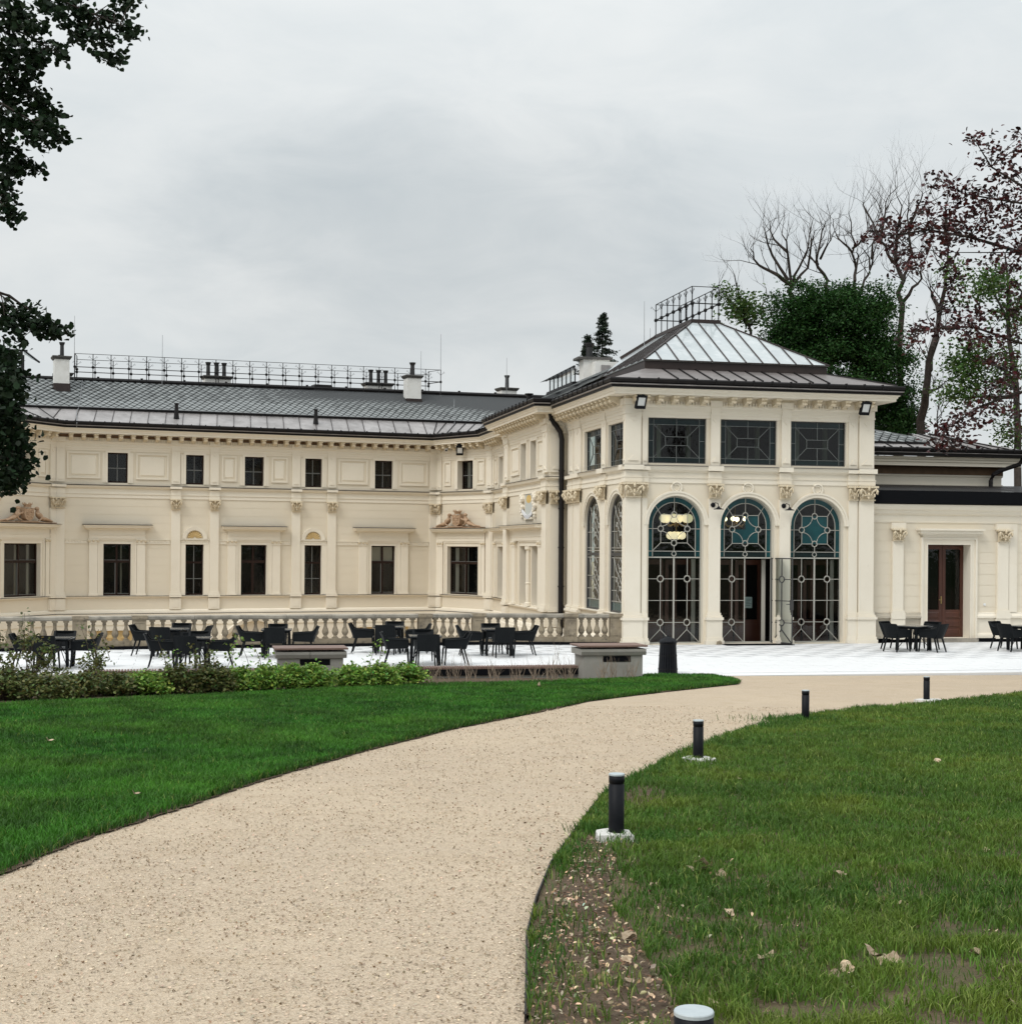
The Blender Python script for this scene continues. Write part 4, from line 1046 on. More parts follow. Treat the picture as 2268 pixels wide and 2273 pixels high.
n_ = mb.build('notice', [M['poster']], lob)
mb = MB()
for k in range(5): mb.box(FR, 4.69, 4.87 - .03 * (k % 3), -1.0995, -1.098, 1.38 - .05 * k, 1.395 - .05 * k)
mb.build('print', [M['ink']], n_)
# lit chandeliers hanging in the lobby
M['bulb'] = emis_mat('lit_bulb', (1.0, .84, .52), 5.0)
M['globe'] = emis_mat('lit_globe', (1.0, .86, .55), .85)
M['brass'] = pmat('brass', (.30, .21, .09), .4, (), None, .5, .6)
for i, (s, d, z, lb) in enumerate(((2.57, -1.9, 3.86, 'lit brass chandelier behind the left arched window'), (4.60, -1.9, 3.86, 'lit brass chandelier behind the middle arched window'))):
    t = thing('chandelier', FR(s, d, z), lb, 'chandelier', 'chandeliers in the pavilion')
    mb = MB(); mb.bar(FR(s, d, z), FR(s, d, 5.19), .02)
    for k in range(6):
        an = k * math.pi / 3; mb.tube([FR(s, d, z), FR(s + .25 * math.cos(an), d + .25 * math.sin(an), z - .12), FR(s + .45 * math.cos(an), d + .45 * math.sin(an), z + .05)], .018, 5)
    mb.build('frame', [M['brass']], t)
    for k in range(6):
        an = k * math.pi / 3
        b = MB(); b.ball(lambda x, y, zz: FR(x, y, zz), (s + .42 * math.cos(an), d + .42 * math.sin(an), z + .14), .15 if i == 0 else .075, 10, 6); b.build('bulb', [M['globe'] if i == 0 else M['bulb']], t, smooth=True)
    if i == 0:
        for k in range(4):
            an = k * math.pi / 2 + .6
            b = MB(); b.ball(lambda x, y, zz: FR(x, y, zz), (s + .2 * math.cos(an), d + .2 * math.sin(an), z - .42), .13, 10, 6); b.build('bulb', [M['globe']], t, smooth=True)
        mb = MB(); mb.tube([FR(s, d, z), FR(s, d, z - .35)], .02, 5); mb.build('stem', [M['brass']], t)

# ------------------------------------------------------------------ the low annex
ax = MB()
GA = [1.15 + .36 * i for i in range(8)]
wall_mesh(ax, AX, 0, 12, -.25, 4.6, [(2.13, 3.66, .14, 3.20)], (), GA)
ax.build('wall', [M['cream']], annex)
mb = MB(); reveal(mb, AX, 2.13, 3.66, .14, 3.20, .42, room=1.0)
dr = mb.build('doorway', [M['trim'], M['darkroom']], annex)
for x0, x1 in ((2.135, 2.888), (2.902, 3.655)):
    mb = MB(); d = -.40
    mb.box(AX, x0, x1, d - .06, d, .15, 1.05); mb.box(AX, x0, x0 + .11, d - .06, d, 1.051, 3.19); mb.box(AX, x1 - .11, x1, d - .06, d, 1.051, 3.19); mb.box(AX, x0 + .11, x1 - .11, d - .06, d, 3.05, 3.19)
    for z0, z1 in ((.22, .42), (.47, .70), (.76, .98)):
        mb.prism([AX(x0 + .1, d + .001, z0), AX(x1 - .1, d + .001, z0), AX(x1 - .1, d + .001, z1), AX(x0 + .1, d + .001, z1)], [AX(x0 + .15, d + .03, z0 + .04), AX(x1 - .15, d + .03, z0 + .04), AX(x1 - .15, d + .03, z1 - .04), AX(x0 + .15, d + .03, z1 - .04)])
    do = mb.build('door', [M['door']], dr)
    g = MB(); g.poly([AX(x0 + .11, d - .03, 1.051), AX(x1 - .11, d - .03, 1.051), AX(x1 - .11, d - .03, 3.05), AX(x0 + .11, d - .03, 3.05)]); g.build('pane', [M['glass']], dr)
h = MB(); h.box(AX, 2.83, 2.87, -.398, -.37, 1.25, 1.5); h.bar(AX(2.85, -.34, 1.38), AX(2.74, -.34, 1.38), .025); h.build('handle', [M['brass']], dr)
mb = MB(); mb.box(AX, 2.0, 3.85, -.35, .28, -.04, .135); st = mb.build('doorstep', [M['stonecap']], annex)
mb = MB()
for k, (o, d) in enumerate(((.05, .06), (.17, .04), (.24, .09))):
    i = (0, .051, .171)[k]
    mb.box(AX, 2.13 - o, 2.13 - i, .002 + .001 * k, d, .0, 3.20 + o); mb.box(AX, 3.66 + i, 3.66 + o, .002 + .001 * k, d, .0, 3.20 + o); mb.box(AX, 2.13 - i, 3.66 + i, .002 + .001 * k, d, 3.20 + i, 3.20 + o)
mb.build('door_surround', [M['trim']], annex)
mb = MB()
for z0, z1, o, d in ((3.445, 3.50, .20, .12), (3.501, 3.56, .27, .18), (3.561, 3.66, .34, .24), (3.661, 3.72, .40, .30)): mb.box(AX, 2.13 - o, 3.66 + o, .004, d, z0, z1)
mb.build('door_hood', [M['trim']], annex)
AXP = [AX.pt(.02), AX.pt(12)]
mb = MB(); mb.sweep(AXP, [(0, 3.90), (.03, 3.91), (.04, 3.95), (.01, 3.96), (.01, 4.15), (.05, 4.17), (.10, 4.22), (.14, 4.30), (.20, 4.34), (.24, 4.42), (.26, 4.50), (0, 4.52)]); mb.build('cornice', [M['trim']], annex)
mb = MB()
for AXQ in ([AX.pt(.02), AX.pt(1.885)], [AX.pt(3.905), AX.pt(12)]): mb.sweep(AXQ, [(0, .98), (.04, .97), (.05, .92), (.07, .90), (.10, .86), (.10, .80), (.03, .77), (.02, .77), (.02, .30), (.05, .28), (.07, .22), (.07, .10), (0, .09)]); mb.build('dado_moulding', [M['trim']], annex)
mb = MB()
for AXQ in ([AX.pt(.02), AX.pt(1.885)], [AX.pt(3.905), AX.pt(12)]): mb.sweep(AXQ, [(0, -.1), (.085, -.1), (.085, .135), (0, .135)]); mb.build('black_base', [M['channel']], annex)
mb = MB(); mb.sweep([AX.pt(.02, -.3), AX.pt(12, -.3)], [(0, 4.53), (.62, 4.53), (.62, 4.93), (.58, 4.95), (0, 4.97)], 0); mb.build('fascia', [M['channel']], annex)
mb = MB()
for k in range(12): mb.poly([AX(.02 + k, .30, 4.951), AX(1.0 + k, .30, 4.951), AX(1.0 + k, -4.0, 5.35), AX(.02 + k, -4.0, 5.35)])
mb.build('roof', [M['gutter']], annex)
for s0, s1 in ((.87, 1.25), (4.63, 5.03), (9.0, 9.4)):
    mb = MB(); mb.box(AX, s0 - .06, s1 + .06, .08, .14, .77, .97); mb.box(AX, s0 - .03, s1 + .03, .003, .13, .971, 1.05); mb.box(AX, s0, s1, .0032, .09, 1.051, 3.305); mb.box(AX, s0 - .06, s1 + .06, .0034, .14, 3.71, 3.90); mb.box(AX, s0 - .06, s1 + .06, .03, .12, .11, .765)
    o = mb.build('pilaster', [M['trim']], annex); capital(o, AX, s0, s1, .09, 3.31, .40)
mb = MB(); mb.box(AX, 5.06, 5.36, .003, .06, .98, 3.9); mb.build('wall_strip', [M['trim']], annex)
mb = MB(); mb.box(AX, 4.16, 4.24, .002, .03, 1.20, 1.28); mb.build('socket_plate', [M['plastic']], annex)
# ------------------------------------------------------------------ slates: one shared diamond tile
def slate_mesh():
    mb = MB(); w, h, t = .150, .236, .02
    lo, hi = [(0, -h, .014), (w, 0, 0), (0, h, -.002), (-w, 0, 0)], [(0, -h, .014 + t), (w, 0, t), (0, h, .002), (-w, 0, t)]
    mb.prism(lo, hi); return mb.mesh('slate', [M['slate']])
SLATE = slate_mesh()
def lay_slates(parent, O, U, V, u0, u1, v0, v1, inside=lambda u, v: True, n_parts=0, near=None):
    """diamond slates on the plane O + u*U + v*V; the n_parts best placed as parts, the rest as one part of kind stuff"""
    O, U, V = Vector(O), Vector(U).normalized(), Vector(V).normalized(); N = U.cross(V)
    cells = []
    du, dv = .336, .27
    r = 0; v = v0
    while v < v1:
        u = u0 + (du / 2 if r % 2 else 0)
        while u < u1:
            if inside(u, v): cells.append((u, v))
            u += du
        v += dv; r += 1
    if near: cells.sort(key=near)
    rot = Matrix((U, V, N)).transposed().to_4x4()
    mat = lambda u, v: Matrix.Translation(O + U * u + V * v + N * .012) @ rot @ Matrix.Rotation(rnd.uniform(-.025, .025), 4, 'Z') @ Matrix.Rotation(rnd.uniform(-.012, .012), 4, 'Y')
    for u, v in cells[:n_parts]: link_mesh('slate', SLATE, parent, mat(u, v))
    rest = cells[n_parts:]
    if rest:
        base = np.array([q.co[:] for q in SLATE.vertices]); fl = [list(p.vertices) for p in SLATE.polygons]
        vs_, ff, fs = [], [], []; cols = []
        for i, (u, v) in enumerate(rest):
            m = np.array(mat(u, v)); vs_.append(base @ m[:3, :3].T + m[:3, 3])
            cols.append(np.full((8, 3), rnd.choice((.72, .85, .95, 1.0, 1.05, 1.1, 1.2)) * rnd.uniform(.93, 1.07)))
            for p in fl: ff.extend(x + 8 * i for x in p); fs.append(len(p))
        me = np_mesh('slates', np.concatenate(vs_), ff, fs, [M['slate_t']], np.concatenate(cols))
        o = link_mesh('slates', me, parent); o['kind'] = 'stuff'
M['slate_t'] = pmat('grey_slate_laid', (.20, .215, .215), .45, [((.14, .152, .152), 3.0, .4, .65, .5)], (.25, 25.0, .004), .5, tint=True)
M['under'] = pmat('roof_underlay', (.04, .043, .045), .8)

def seam_panel(parent, q, seam=True, mat=None, sw=.032, sm=None):
    """one metal sheet q = [eave-left, eave-right, top-right, top-left] with a standing seam on its left edge"""
    mb = MB(); q = [Vector(p) for p in q]
    n = (q[1] - q[0]).cross(q[3] - q[0]).normalized()
    if n.z < 0: n = -n
    if (q[2] - q[3]).length < 1e-4: lo = [q[0], q[1], q[3]]
    elif (q[1] - q[0]).length < 1e-4: lo = [q[0], q[2], q[3]]
    else: lo = q
    mb.prism([p - n * .012 for p in lo], [p + n * rnd.uniform(.0, .004) for p in lo])
    if seam: mb.bar(q[0] + n * .02, q[3] + n * .02, sw, .045, up=n, m=1)
    return mb.build('roof_panel', [mat or M['zinc'], sm or M['gutter']], parent)

# --- wing roof
sl = lambda s: 9.04 + .004 * s            # height of the slates' lower edge along the wing
rg = lambda s: 10.66 + .010 * s           # ridge
mb = MB()
for a, b in ((-7, 0), (0, 17.5), (17.5, 27)):
    mb.poly([MW(a, -1, sl(a) - .03), MW(b, -1, sl(b) - .03), MW(b, -4.8, rg(b) - .03), MW(a, -4.8, rg(a) - .03)])
    mb.poly([MW(a, -4.8, rg(a) - .03), MW(b, -4.8, rg(b) - .03), MW(b, -8.6, sl(b) - .1), MW(a, -8.6, sl(a) - .1)])
roof = mb.build('roof', [M['under']], wing)
O_ = Vector(MW(0, -1, sl(0))); U_ = Vector(MW(10, -1, sl(10))) - O_; V_ = Vector(MW(0, -4.8, rg(0))) - O_
VL = V_.length
holes = lambda u, v: not ((.2 < u < .95 and 2.2 < v < 3.4) or (17.1 < u < 17.95 and 2.6 < v < 3.6))
lay_slates(roof, O_, U_, V_, -3.2, 25.5, .16, VL - .05, holes, 300, near=lambda c: abs(c[0] - 8.6) * .12 + c[1])
mb = MB()
mb.tube([MW(-7, -4.8, rg(-7) + .03), MW(27, -4.8, rg(27) + .03)], .11, 6)
mb.bar(MW(-7, -.98, sl(-7) - .01), MW(20.6, -.98, sl(20.6) - .01), .12, .10)
mb.build('ridge_capping', [M['gutter']], roof)
mb = MB(); mb.bar(MW(-7, -.90, sl(-7) + .045), MW(20.4, -.90, sl(20.4) + .045), .06, .03); mb.build('flashing', [M['rod']], roof)
gz, gd = 8.335, .62
n = 23; lean = .18
for i in range(n):
    a, b = i * MWL / n, (i + 1) * MWL / n
    sh = lambda s: s
    a0 = a if i else -.22; b0 = b if i < n - 1 else MWL - .42
    seam_panel(roof, [MW(a0, gd, gz), MW(b0, gd, gz), MW(b + .33, -1, sl(b) - .05), MW(a + .33, -1, sl(a) - .05)], sw=.022, sm=M['copper'])
c0 = Vector(CLF(4.07, gd, gz)); cL = [Vector(CLF(4.07 - k * .85, gd, gz + .0)) for k in range(6)]
tL = [Vector(MW(.33 - k * 1.0, -1, sl(0) - .05)) for k in range(6)]
cL[0] = Vector(MW(-.22, gd, gz))
for k in range(5): seam_panel(roof, [cL[k + 1], cL[k], tL[k], tL[k + 1]])
cR = [Vector(MW(MWL - .42, gd, gz))] + [Vector(CH(k * .75, gd, gz)) for k in range(1, 6)] + [Vector(SWL(1.2, gd, gz))]
tR = [Vector(MW(MWL + .33 + k * .5, -1, sl(18) - .05)) for k in range(7)]
for k in range(6): seam_panel(roof, [cR[k], cR[k + 1], tR[k + 1], tR[k]])

def chimney(bld, W, s0, s1, d0, d1, z0, z1, pots, pr=.09, ph=.68, flash=None, slots=False):
    mb = MB(); mb.box(W, s0, s1, d0, d1, z0, z1)
    c = mb.build('chimney', [M['white']], bld)
    if flash is not None:
        f = MB(); f.box(W, s0 - .04, s1 + .04, d0 - .04, d1 + .04, z0, flash); f.build('flashing', [M['copper']], c)
    k = MB(); o = .10
    k.prism([W(s0 - .03, d0 - .03, z1), W(s1 + .03, d0 - .03, z1), W(s1 + .03, d1 + .03, z1), W(s0 - .03, d1 + .03, z1)], [W(s0 - o, d0 - o, z1 + .10), W(s1 + o, d0 - o, z1 + .10), W(s1 + o, d1 + o, z1 + .10), W(s0 - o, d1 + o, z1 + .10)])
    k.box(W, s0 - o, s1 + o, d0 - o, d1 + o, z1 + .101, z1 + .15); k.build('chimney_cap', [M['capstone']], c)
    for x in pots:
        p = MB(); dm_ = (d0 + d1) / 2
        p.lathe(lambda a, b, z: W(x + a, dm_ + b, z1 + .15 + z), [(pr * 1.1, 0), (pr * .95, .05), (pr * .85, ph - .14), (pr, ph - .12), (pr * 1.35, ph - .02), (pr * 1.35, ph)], 10)
        p.build('chimney_pot', [M['pot']], c)
    return c
chimney(wing, MW, .25, .90, -4.0, -3.25, 9.9, 11.42, [.60], .10, .66, 10.32)
chimney(wing, MW, .55, 1.25, -6.4, -5.8, 9.9, 10.95, [.8], .10, .85)
chimney(wing, MW, 17.18, 17.90, -4.3, -3.65, 10.1, 11.45, [17.54], .12, .66, 10.42)
chimney(wing, MW, 7.5, 8.75, -6.3, -5.6, 10.0, 11.14, [7.70, 8.10, 8.48], .105, .68)
chimney(wing, MW, 15.68, 17.0, -6.3, -5.6, 10.0, 11.2, [15.97, 16.38, 16.76], .105, .68)
chimney(wing, MW, 23.0, 23.85, -6.2, -5.5, 10.0, 11.28, [23.43], .11, .68)
mb = MB(); mb.prism([MW(12.64, -4.7, 10.7), MW(13.7, -4.7, 10.7), MW(13.7, -5.5, 10.7), MW(12.64, -5.5, 10.7)], [MW(12.74, -4.75, 11.02), MW(13.6, -4.75, 11.02), MW(13.6, -5.5, 11.04), MW(12.74, -5.5, 11.04)]); mb.build('roof_hatch', [M['gutter']], wing)
for s in (5.19, 11.57):
    mb = MB(); mb.lathe(lambda x, y, z: MW(s + x, -.16 + y, 8.66 + z), [(.13, 0), (.11, .15), (.075, .62), (.10, .64), (.10, .69), (.06, .70)], 8); mb.build('vent_pipe', [M['gutter']], wing)
for k in range(-2, 27, 2):
    mb = MB(); mb.box(MW, k + .3, k + .4, -4.85, -4.75, rg(k) + .10, rg(k) + .19); mb.build('ridge_hook', [M['gutter']], wing)

def railing(bld, W, pts, zb, ht, step, mid=.5, name='roof_railing', curl=True):
    """iron cresting: posts with knobs and scrolls, a top rail and a middle rail"""
    mb = MB(); P = [Vector(p) for p in pts]; posts = []
    for i in range(len(P) - 1):
        e = P[i + 1] - P[i]; L = e.length; k = max(1, round(L / step)); e.normalize()
        for rz, rw in ((ht, .022), (ht * mid, .034)): mb.bar((*P[i], zb(P[i]) + rz), (*P[i + 1], zb(P[i + 1]) + rz), rw)
        for j in range(k + (1 if i == len(P) - 2 else 0)):
            q = P[i] + e * (L * j / k); posts.append((q, e))
    r = mb.build(name, [M['iron']], bld)
    for q, e in posts:
        m2 = MB(); z = zb(q)
        m2.bar((*q, z - .05), (*q, z + ht), .032)
        m2.ball(ID3, (q.x, q.y, z + ht * mid), .075, 6, 4)
        m2.ball(ID3, (q.x, q.y, z + ht * .8), .035, 5, 3)
        if curl:
            for s in (-1, 1):
                m2.tube([(q.x + e.x * s * r_, q.y + e.y * s * r_, z + ht * h_) for r_, h_ in ((0, .80), (.09, .84), (.17, .93), (.20, .88), (.16, .86))], .009, 3)
        m2.build('railing_post', [M['iron']], r)
    return r
zr = lambda s: (lambda q: rg(s) + .08)
rl = lambda q: 10.62 + .0095 * ((q.x - MW.P[0]) * MW.e[0] + (q.y - MW.P[1]) * MW.e[1])
railing(wing, MW, [MW.pt(18.9, -5.4), MW.pt(19.2, -4.4), MW.pt(1.25, -4.4), MW.pt(1.45, -5.4)], rl, 1.22, .80, .5)
rl2 = lambda q: rl(q) - .10
railing(wing, MW, [MW.pt(1.45, -5.42), MW.pt(18.9, -5.42)], rl2, 1.17, .85, .5)
for s, d, z0, z1 in ((1.23, -4.42, 10.6, 13.6), (5.24, -4.42, 10.6, 12.95), (19.2, -4.42, 10.7, 13.85), (18.34, -5.0, 10.6, 13.0), (23.0, -4.85, 10.8, 12.9)):
    mb = MB(); mb.tube([MW(s, d, z0), MW(s, d, z1)], [.016, .008], 4); mb.build('lightning_rod', [M['rod']], wing)
for a, b in (((1.62, -4.6), (.9, -.3)), ((20.0, -4.6), (18.2, .5))):
    mb = MB(); z = lambda d, s: 9.04 + .004 * s + (-1 - d) * .43 + .05
    mb.tube([MW(a[0], a[1], z(a[1], a[0])), MW(b[0] + .3 * (a[0] - b[0]), -1.1, z(-1.1, b[0])), MW(b[0], b[1], z(b[1], b[0])), MW(b[0] - .1, .78, 8.36), MW(b[0] - .1, .84, 8.2), MW(b[0] - .1, .74, 8.05)], .014, 4); mb.build('lightning_cable', [M['rod']], wing)
# glazed roof lantern far left on the wing
mb = MB()
for s in (-2.15, -1.55, -.95):
    mb.bar(MW(s, -6.2, 10.9), MW(s, -6.2, 12.05), .07); mb.bar(MW(s, -5.2, 10.7), MW(s, -5.2, 11.75), .06)
mb.bar(MW(-2.6, -6.2, 12.08), MW(-.7, -6.2, 12.08), .08); mb.bar(MW(-2.2, -6.2, 11.55), MW(-.95, -6.2, 11.55), .05); mb.prism([MW(-2.4, -6.3, 10.2), MW(-.7, -6.3, 10.2), MW(-.5, -5, 10.2), MW(-2.4, -5, 10.2)], [MW(-2.3, -6.2, 11.0), MW(-.95, -6.2, 11.0), MW(-.7, -5, 10.7), MW(-2.3, -5, 10.7)])
mb.bar(MW(-.85, -6.2, 12.08), MW(-.25, -5.2, 11.45), .07)
lt = mb.build('roof_lantern', [M['iron']], wing)
for s in (-2.15, -1.55): strip_pane('pane', MW, -6.2, [[(s + .03, 11.0), (s + .57, 11.0), (s + .57, 12.04), (s + .03, 12.04)]], M['glass'], lt)
mb = MB(); mb.poly([MW(-.9, -6.2, 12.06), MW(-.9, -5.2, 11.75), MW(-.3, -5.1, 11.42), MW(-.3, -6.2, 11.6)]); mb.build('pane', [M['glass']], lt)

# --- bay roof (a slate slope running back into the wing roof)
mb = MB()
er = lambda s: 8.42
mb.poly([LF(-7.4, 1.0, 8.32), LF(.3, 1.0, 8.32), LF(-.6, -3, 10.05), LF(-7.4, -3, 10.05)])
mb.poly([LF(-15, .58, 8.32), LF(-7.4, .58, 8.32), LF(-7.4, -3, 10.05), LF(-15, -3, 10.05)])
mb.poly([LF(.3, .58, 8.32), LF(2.3, .58, 8.32), LF(2.3, -.88, 9.055), LF(-.8, -3, 10.05), LF(.3, -3, 10.05)][:4])
mb.poly([LF(-15, -3, 10.05), LF(-.8, -3, 10.05), LF(-.8, -7, 8.6), LF(-15, -7, 8.6)])
mb.poly([LF(.3, 1.0, 8.32), LF(-.6, -3, 10.05), LF(.3, .5, 8.32)])
broof = mb.build('roof', [M['under']], bay)
O2 = Vector(LF(-7.4, 1.0, 8.33)); U2 = Vector(LF(.3, 1.0, 8.33)) - O2; V2 = Vector(LF(-7.4, -3, 10.06)) - O2
lay_slates(broof, O2, U2, V2, .1, 7.65, .2, V2.length, lambda u, v: u < 7.65 - v * .2)
O3 = Vector(LF(.3, .58, 8.33)); U3 = Vector(LF(6.8, .58, 8.33)) - O3; V3 = Vector(LF(.3, -3, 10.06)) - O3
lay_slates(broof, O3, U3, V3, -.6, 2.0, .2, V3.length, lambda u, v: (u < 1.95 if v < 1.5 else u < 1.95 - (v - 1.5) * 1.25) and u > .1 - v * .2)
O4 = Vector(LF(-14.2, .58, 8.33)); U4 = Vector(LF(-7.5, .58, 8.33)) - O4; V4 = Vector(LF(-14.2, -3, 10.06)) - O4
lay_slates(broof, O4, U4, V4, .1, 6.6, .2, V4.length, lambda u, v: v > 1.9 - u * .55)
mb = MB(); mb.bar(LF(-15, -3, 10.09), LF(.6, -3, 10.09), .16, .08); mb.build('ridge_capping', [M['slate']], broof)
mb = MB(); mb.box(LF, -9.2, -8.5, -4.15, -3.0, 9.4, 11.0); mb.box(LF, -8.499, -7.9, -4.6, -3.35, 9.4, 10.85); ch4 = mb.build('chimney', [M['white']], bay)
mb = MB(); mb.box(LF, -9.3, -8.4, -4.25, -2.75, 11.001, 11.10); mb.build('chimney_cap', [M['capstone']], ch4)
mb = MB(); mb.lathe(lambda x, y, z: LF(-8.85 + x, -3.35 + y, 11.1 + z), [(.17, 0), (.15, .05), (.14, .45), (.16, .47), (.22, .60), (.22, .63)], 10); mb.build('chimney_pot', [M['pot']], ch4)
mb = MB(); mb.prism([LF(-7.88, -4.0, 10.0), LF(-7.86, -4.0, 10.0), LF(-7.86, -3.6, 10.0), LF(-7.88, -3.6, 10.0)], [LF(-7.88, -4.0, 10.7), LF(-7.86, -4.0, 10.7), LF(-7.86, -3.6, 10.7), LF(-7.88, -3.6, 10.7)]); mb.build('access_flap', [M['zinc']], ch4)
mb = MB()
for k in range(7):
    s = -14.0 + k * .75; mb.bar(LF(s, -2.9, 10.05), LF(s, -2.9, 10.72), .05)
mb.bar(LF(-14.4, -2.8, 10.72), LF(-9.2, -2.8, 10.78), .07); mb.prism([LF(-14.0, -2.7, 10.0), LF(-9.3, -2.7, 10.0), LF(-9.3, -3.3, 10.0), LF(-14.0, -3.3, 10.0)], [LF(-14.0, -2.75, 10.14), LF(-9.3, -2.75, 10.14), LF(-9.3, -3.3, 10.14), LF(-14.0, -3.3, 10.14)])
gl = mb.build('roof_lantern', [M['iron']], bay)
mb = MB(); mb.poly([LF(-14.4, -2.5, 10.62), LF(-9.2, -2.5, 10.66), LF(-9.2, -3.5, 10.9), LF(-14.4, -3.5, 10.88)]); mb.build('pane', [M['glass']], gl)
for k in range(6): strip_pane('pane', LF, -2.9, [[(-13.97 + k * .75, 10.15), (-13.28 + k * .75, 10.15), (-13.28 + k * .75, 10.7), (-13.97 + k * .75, 10.7)]], M['glass'], gl)
mb = MB(); mb.lathe(lambda x, y, z: LF(-13.9 + x, -1.9 + y, 9.55 + z), [(.14, 0), (.12, .4), (.2, .46), (.2, .5)], 8); mb.build('vent_pipe', [M['gutter']], bay)

# --- pavilion roof: metal skirt, dark curb, glass lantern with iron cresting
gq = 8.245
mb = MB()
SL, SR, SF, SB = 1.2, 7.36, -1.0, -11.0          # curb rectangle (s from, s to, front, back)
EL, ER, EF = -.29, 9.09, .62
mb.prism([FR(SL + .02, SF - .02, 8.6), FR(SR - .02, SF - .02, 8.6), FR(SR - .02, SB, 8.6), FR(SL + .02, SB, 8.6)], [FR(SL + .02, SF - .02, 9.0), FR(SR - .02, SF - .02, 9.0), FR(SR - .02, SB, 9.0), FR(SL + .02, SB, 9.0)])
proof = mb.build('roof', [M['under']], pav)
n = 11
for i in range(n):
    f0, f1 = i / n, (i + 1) / n
    t0, t1 = SL + (SR - SL) * f0, SL + (SR - SL) * f1
    e0 = max(EL, t0 - .02) if i else EL; e1_ = t1 if i < n - 1 else ER
    seam_panel(proof, mat=M['zincdark'], q=[FR(e0 if i else EL, EF, gq), FR(t1 if i < n - 1 else ER, EF, gq), FR(t1, SF, 8.745), FR(t0, SF, 8.745)], seam=i > 0)
for i in range(9):
    f = lambda k: (-k * 1.1)
    a, b = f(i), f(i + 1)
    for side, S, E_ in ((0, SL, EL), (1, SR, ER)):
        ya, yb = (EF if i == 0 else SF + a), SF + b
        if side == 0 and SF + b < -6.2: continue
        q = [FR(E_, ya, gq), FR(E_, yb, gq), FR(S, yb, 8.745), FR(S, SF + a, 8.745)]
        seam_panel(proof, q if side else [q[1], q[0], q[3], q[2]], mat=M['zincdark'])
mb = MB()
for (a, b, c, d) in ((SL - .03, SR + .03, SF, SF + .03), ):
    mb.box(FR, a, b, c, d, 8.735, 9.0)
mb.box(FR, SL - .03, SL, -5.9, SF, 8.735, 9.0); mb.box(FR, SR, SR + .03, -11, SF, 8.735, 9.0)
mb.build('curb', [M['copper']], proof)
TL, TR, TF, TB, TZ = 3.80, 4.76, -4.0, -8.0, 10.76
GL, GR_, GF, GZ = 1.13, 7.45, -.93, 9.02
lerp = lambda a, b, t: tuple(a[i] + (b[i] - a[i]) * t for i in range(3))
def roof_pane(q, bar0=True):
    mb = MB(); q = [Vector(FR(*p)) for p in q]; n_ = (q[1] - q[0]).cross(q[-1] - q[0]).normalized()
    if n_.z < 0: n_ = -n_
    j = rnd.uniform(-.006, .006)
    mb.prism([p - n_ * .03 for p in q], [p + n_ * (.0 + (j if k % 2 else -j)) for k, p in enumerate(q)])
    return mb.build('roof_pane', [M['rooflight']], proof)
bars = MB()
fp = lambda s, t: (s, GF + (TF - GF) * t, GZ + (TZ - GZ) * t)
# front face: panes divided by bars running straight up the slope
xs = [GL + (GR_ - GL) * i / 11 for i in range(12)]
def tmax(s):
    if s < TL: return (s - GL) / (TL - GL)
    if s > TR: return (GR_ - s) / (GR_ - TR)
    return 1.0
for i in range(11):
    a, b = xs[i] + .01, xs[i + 1] - .01
    pts = [fp(a, 0), fp(b, 0)]
    tb, ta = tmax(b), tmax(a)
    pts.append(fp(b, max(tb, .004)))
    for k in (TR, TL):
        if a < k < b: pts.append(fp(k, 1.0))
    pts.append(fp(a, max(ta, .004)))
    roof_pane(pts)
for i in range(1, 11):
    s = xs[i]; p, q = Vector(FR(*fp(s, 0))), Vector(FR(*fp(s, tmax(s)))); bars.bar(p + Vector((0, 0, .015)), q + Vector((0, 0, .015)), .035, .04)
# left and right faces
for sg, G_, T_ in ((0, GL, TL), (1, GR_, TR)):
    sp = lambda d, t: (G_ + (T_ - G_) * t, d, GZ + (TZ - GZ) * t)
    def tm(d):
        if d > TF: return (GF - d) / (GF - TF)
        if sg == 0 and d < -5.95: return None
        return 1.0
    ds = [GF - k * .70 for k in range(8 if sg == 0 else 15)]
    for i in range(len(ds) - 1):
        a, b = ds[i] - .01, ds[i + 1] + .01
        pts = [sp(a, 0), sp(b, 0), sp(b, max(tm(b), .004))] + ([sp(TF, 1)] if b < TF < a else []) + [sp(a, max(tm(a), .004))]
        if b >= -8.1: roof_pane(pts)
        p, q = Vector(FR(*sp(ds[i + 1], 0))), Vector(FR(*sp(ds[i + 1], tm(ds[i + 1]))))
        if ds[i + 1] >= -8.1: bars.bar(p + Vector((0, 0, .015)), q + Vector((0, 0, .015)), .035, .04)
    if sg == 0:
        roof_pane([sp(ds[-1], 0), (2.55, -8.3, 9.95), sp(-8.0, 1), sp(ds[-1], 1)])
for G_, T_ in ((GL, TL), (GR_, TR)): bars.bar(FR(G_, GF, GZ + .015), FR(T_, TF, TZ + .015), .06, .05)
bars.bar(FR(GL - .02, GF + .015, GZ), FR(GR_ + .02, GF + .015, GZ), .04, .03)
bars.build('glazing_bar', [M['copper']], proof)
mb = MB(); mb.box(FR, TL - .06, TR + .06, TB, TF + .06, TZ - .02, TZ + .10); mb.bar(FR(TL, TB, TZ + .02), FR(2.75, -8.9, 10.08), .16, .12); mb.build('ridge_platform', [M['copper']], proof)
mb = MB(); mb.poly([FR(TL, TB, TZ), FR(TR, TB, TZ), FR(SR, SB, 9.0), FR(SL + 1.6, -9.0, 10.0)]); mb.build('back_slope', [M['zinc']], proof)
pz = lambda q: TZ + .08
railing(pav, FR, [FR.pt(TR, TF), FR.pt(TL, TF), FR.pt(TL, TB), FR.pt(TR, TB), FR.pt(TR, TF - .01)], pz, 1.15, .72, .5)
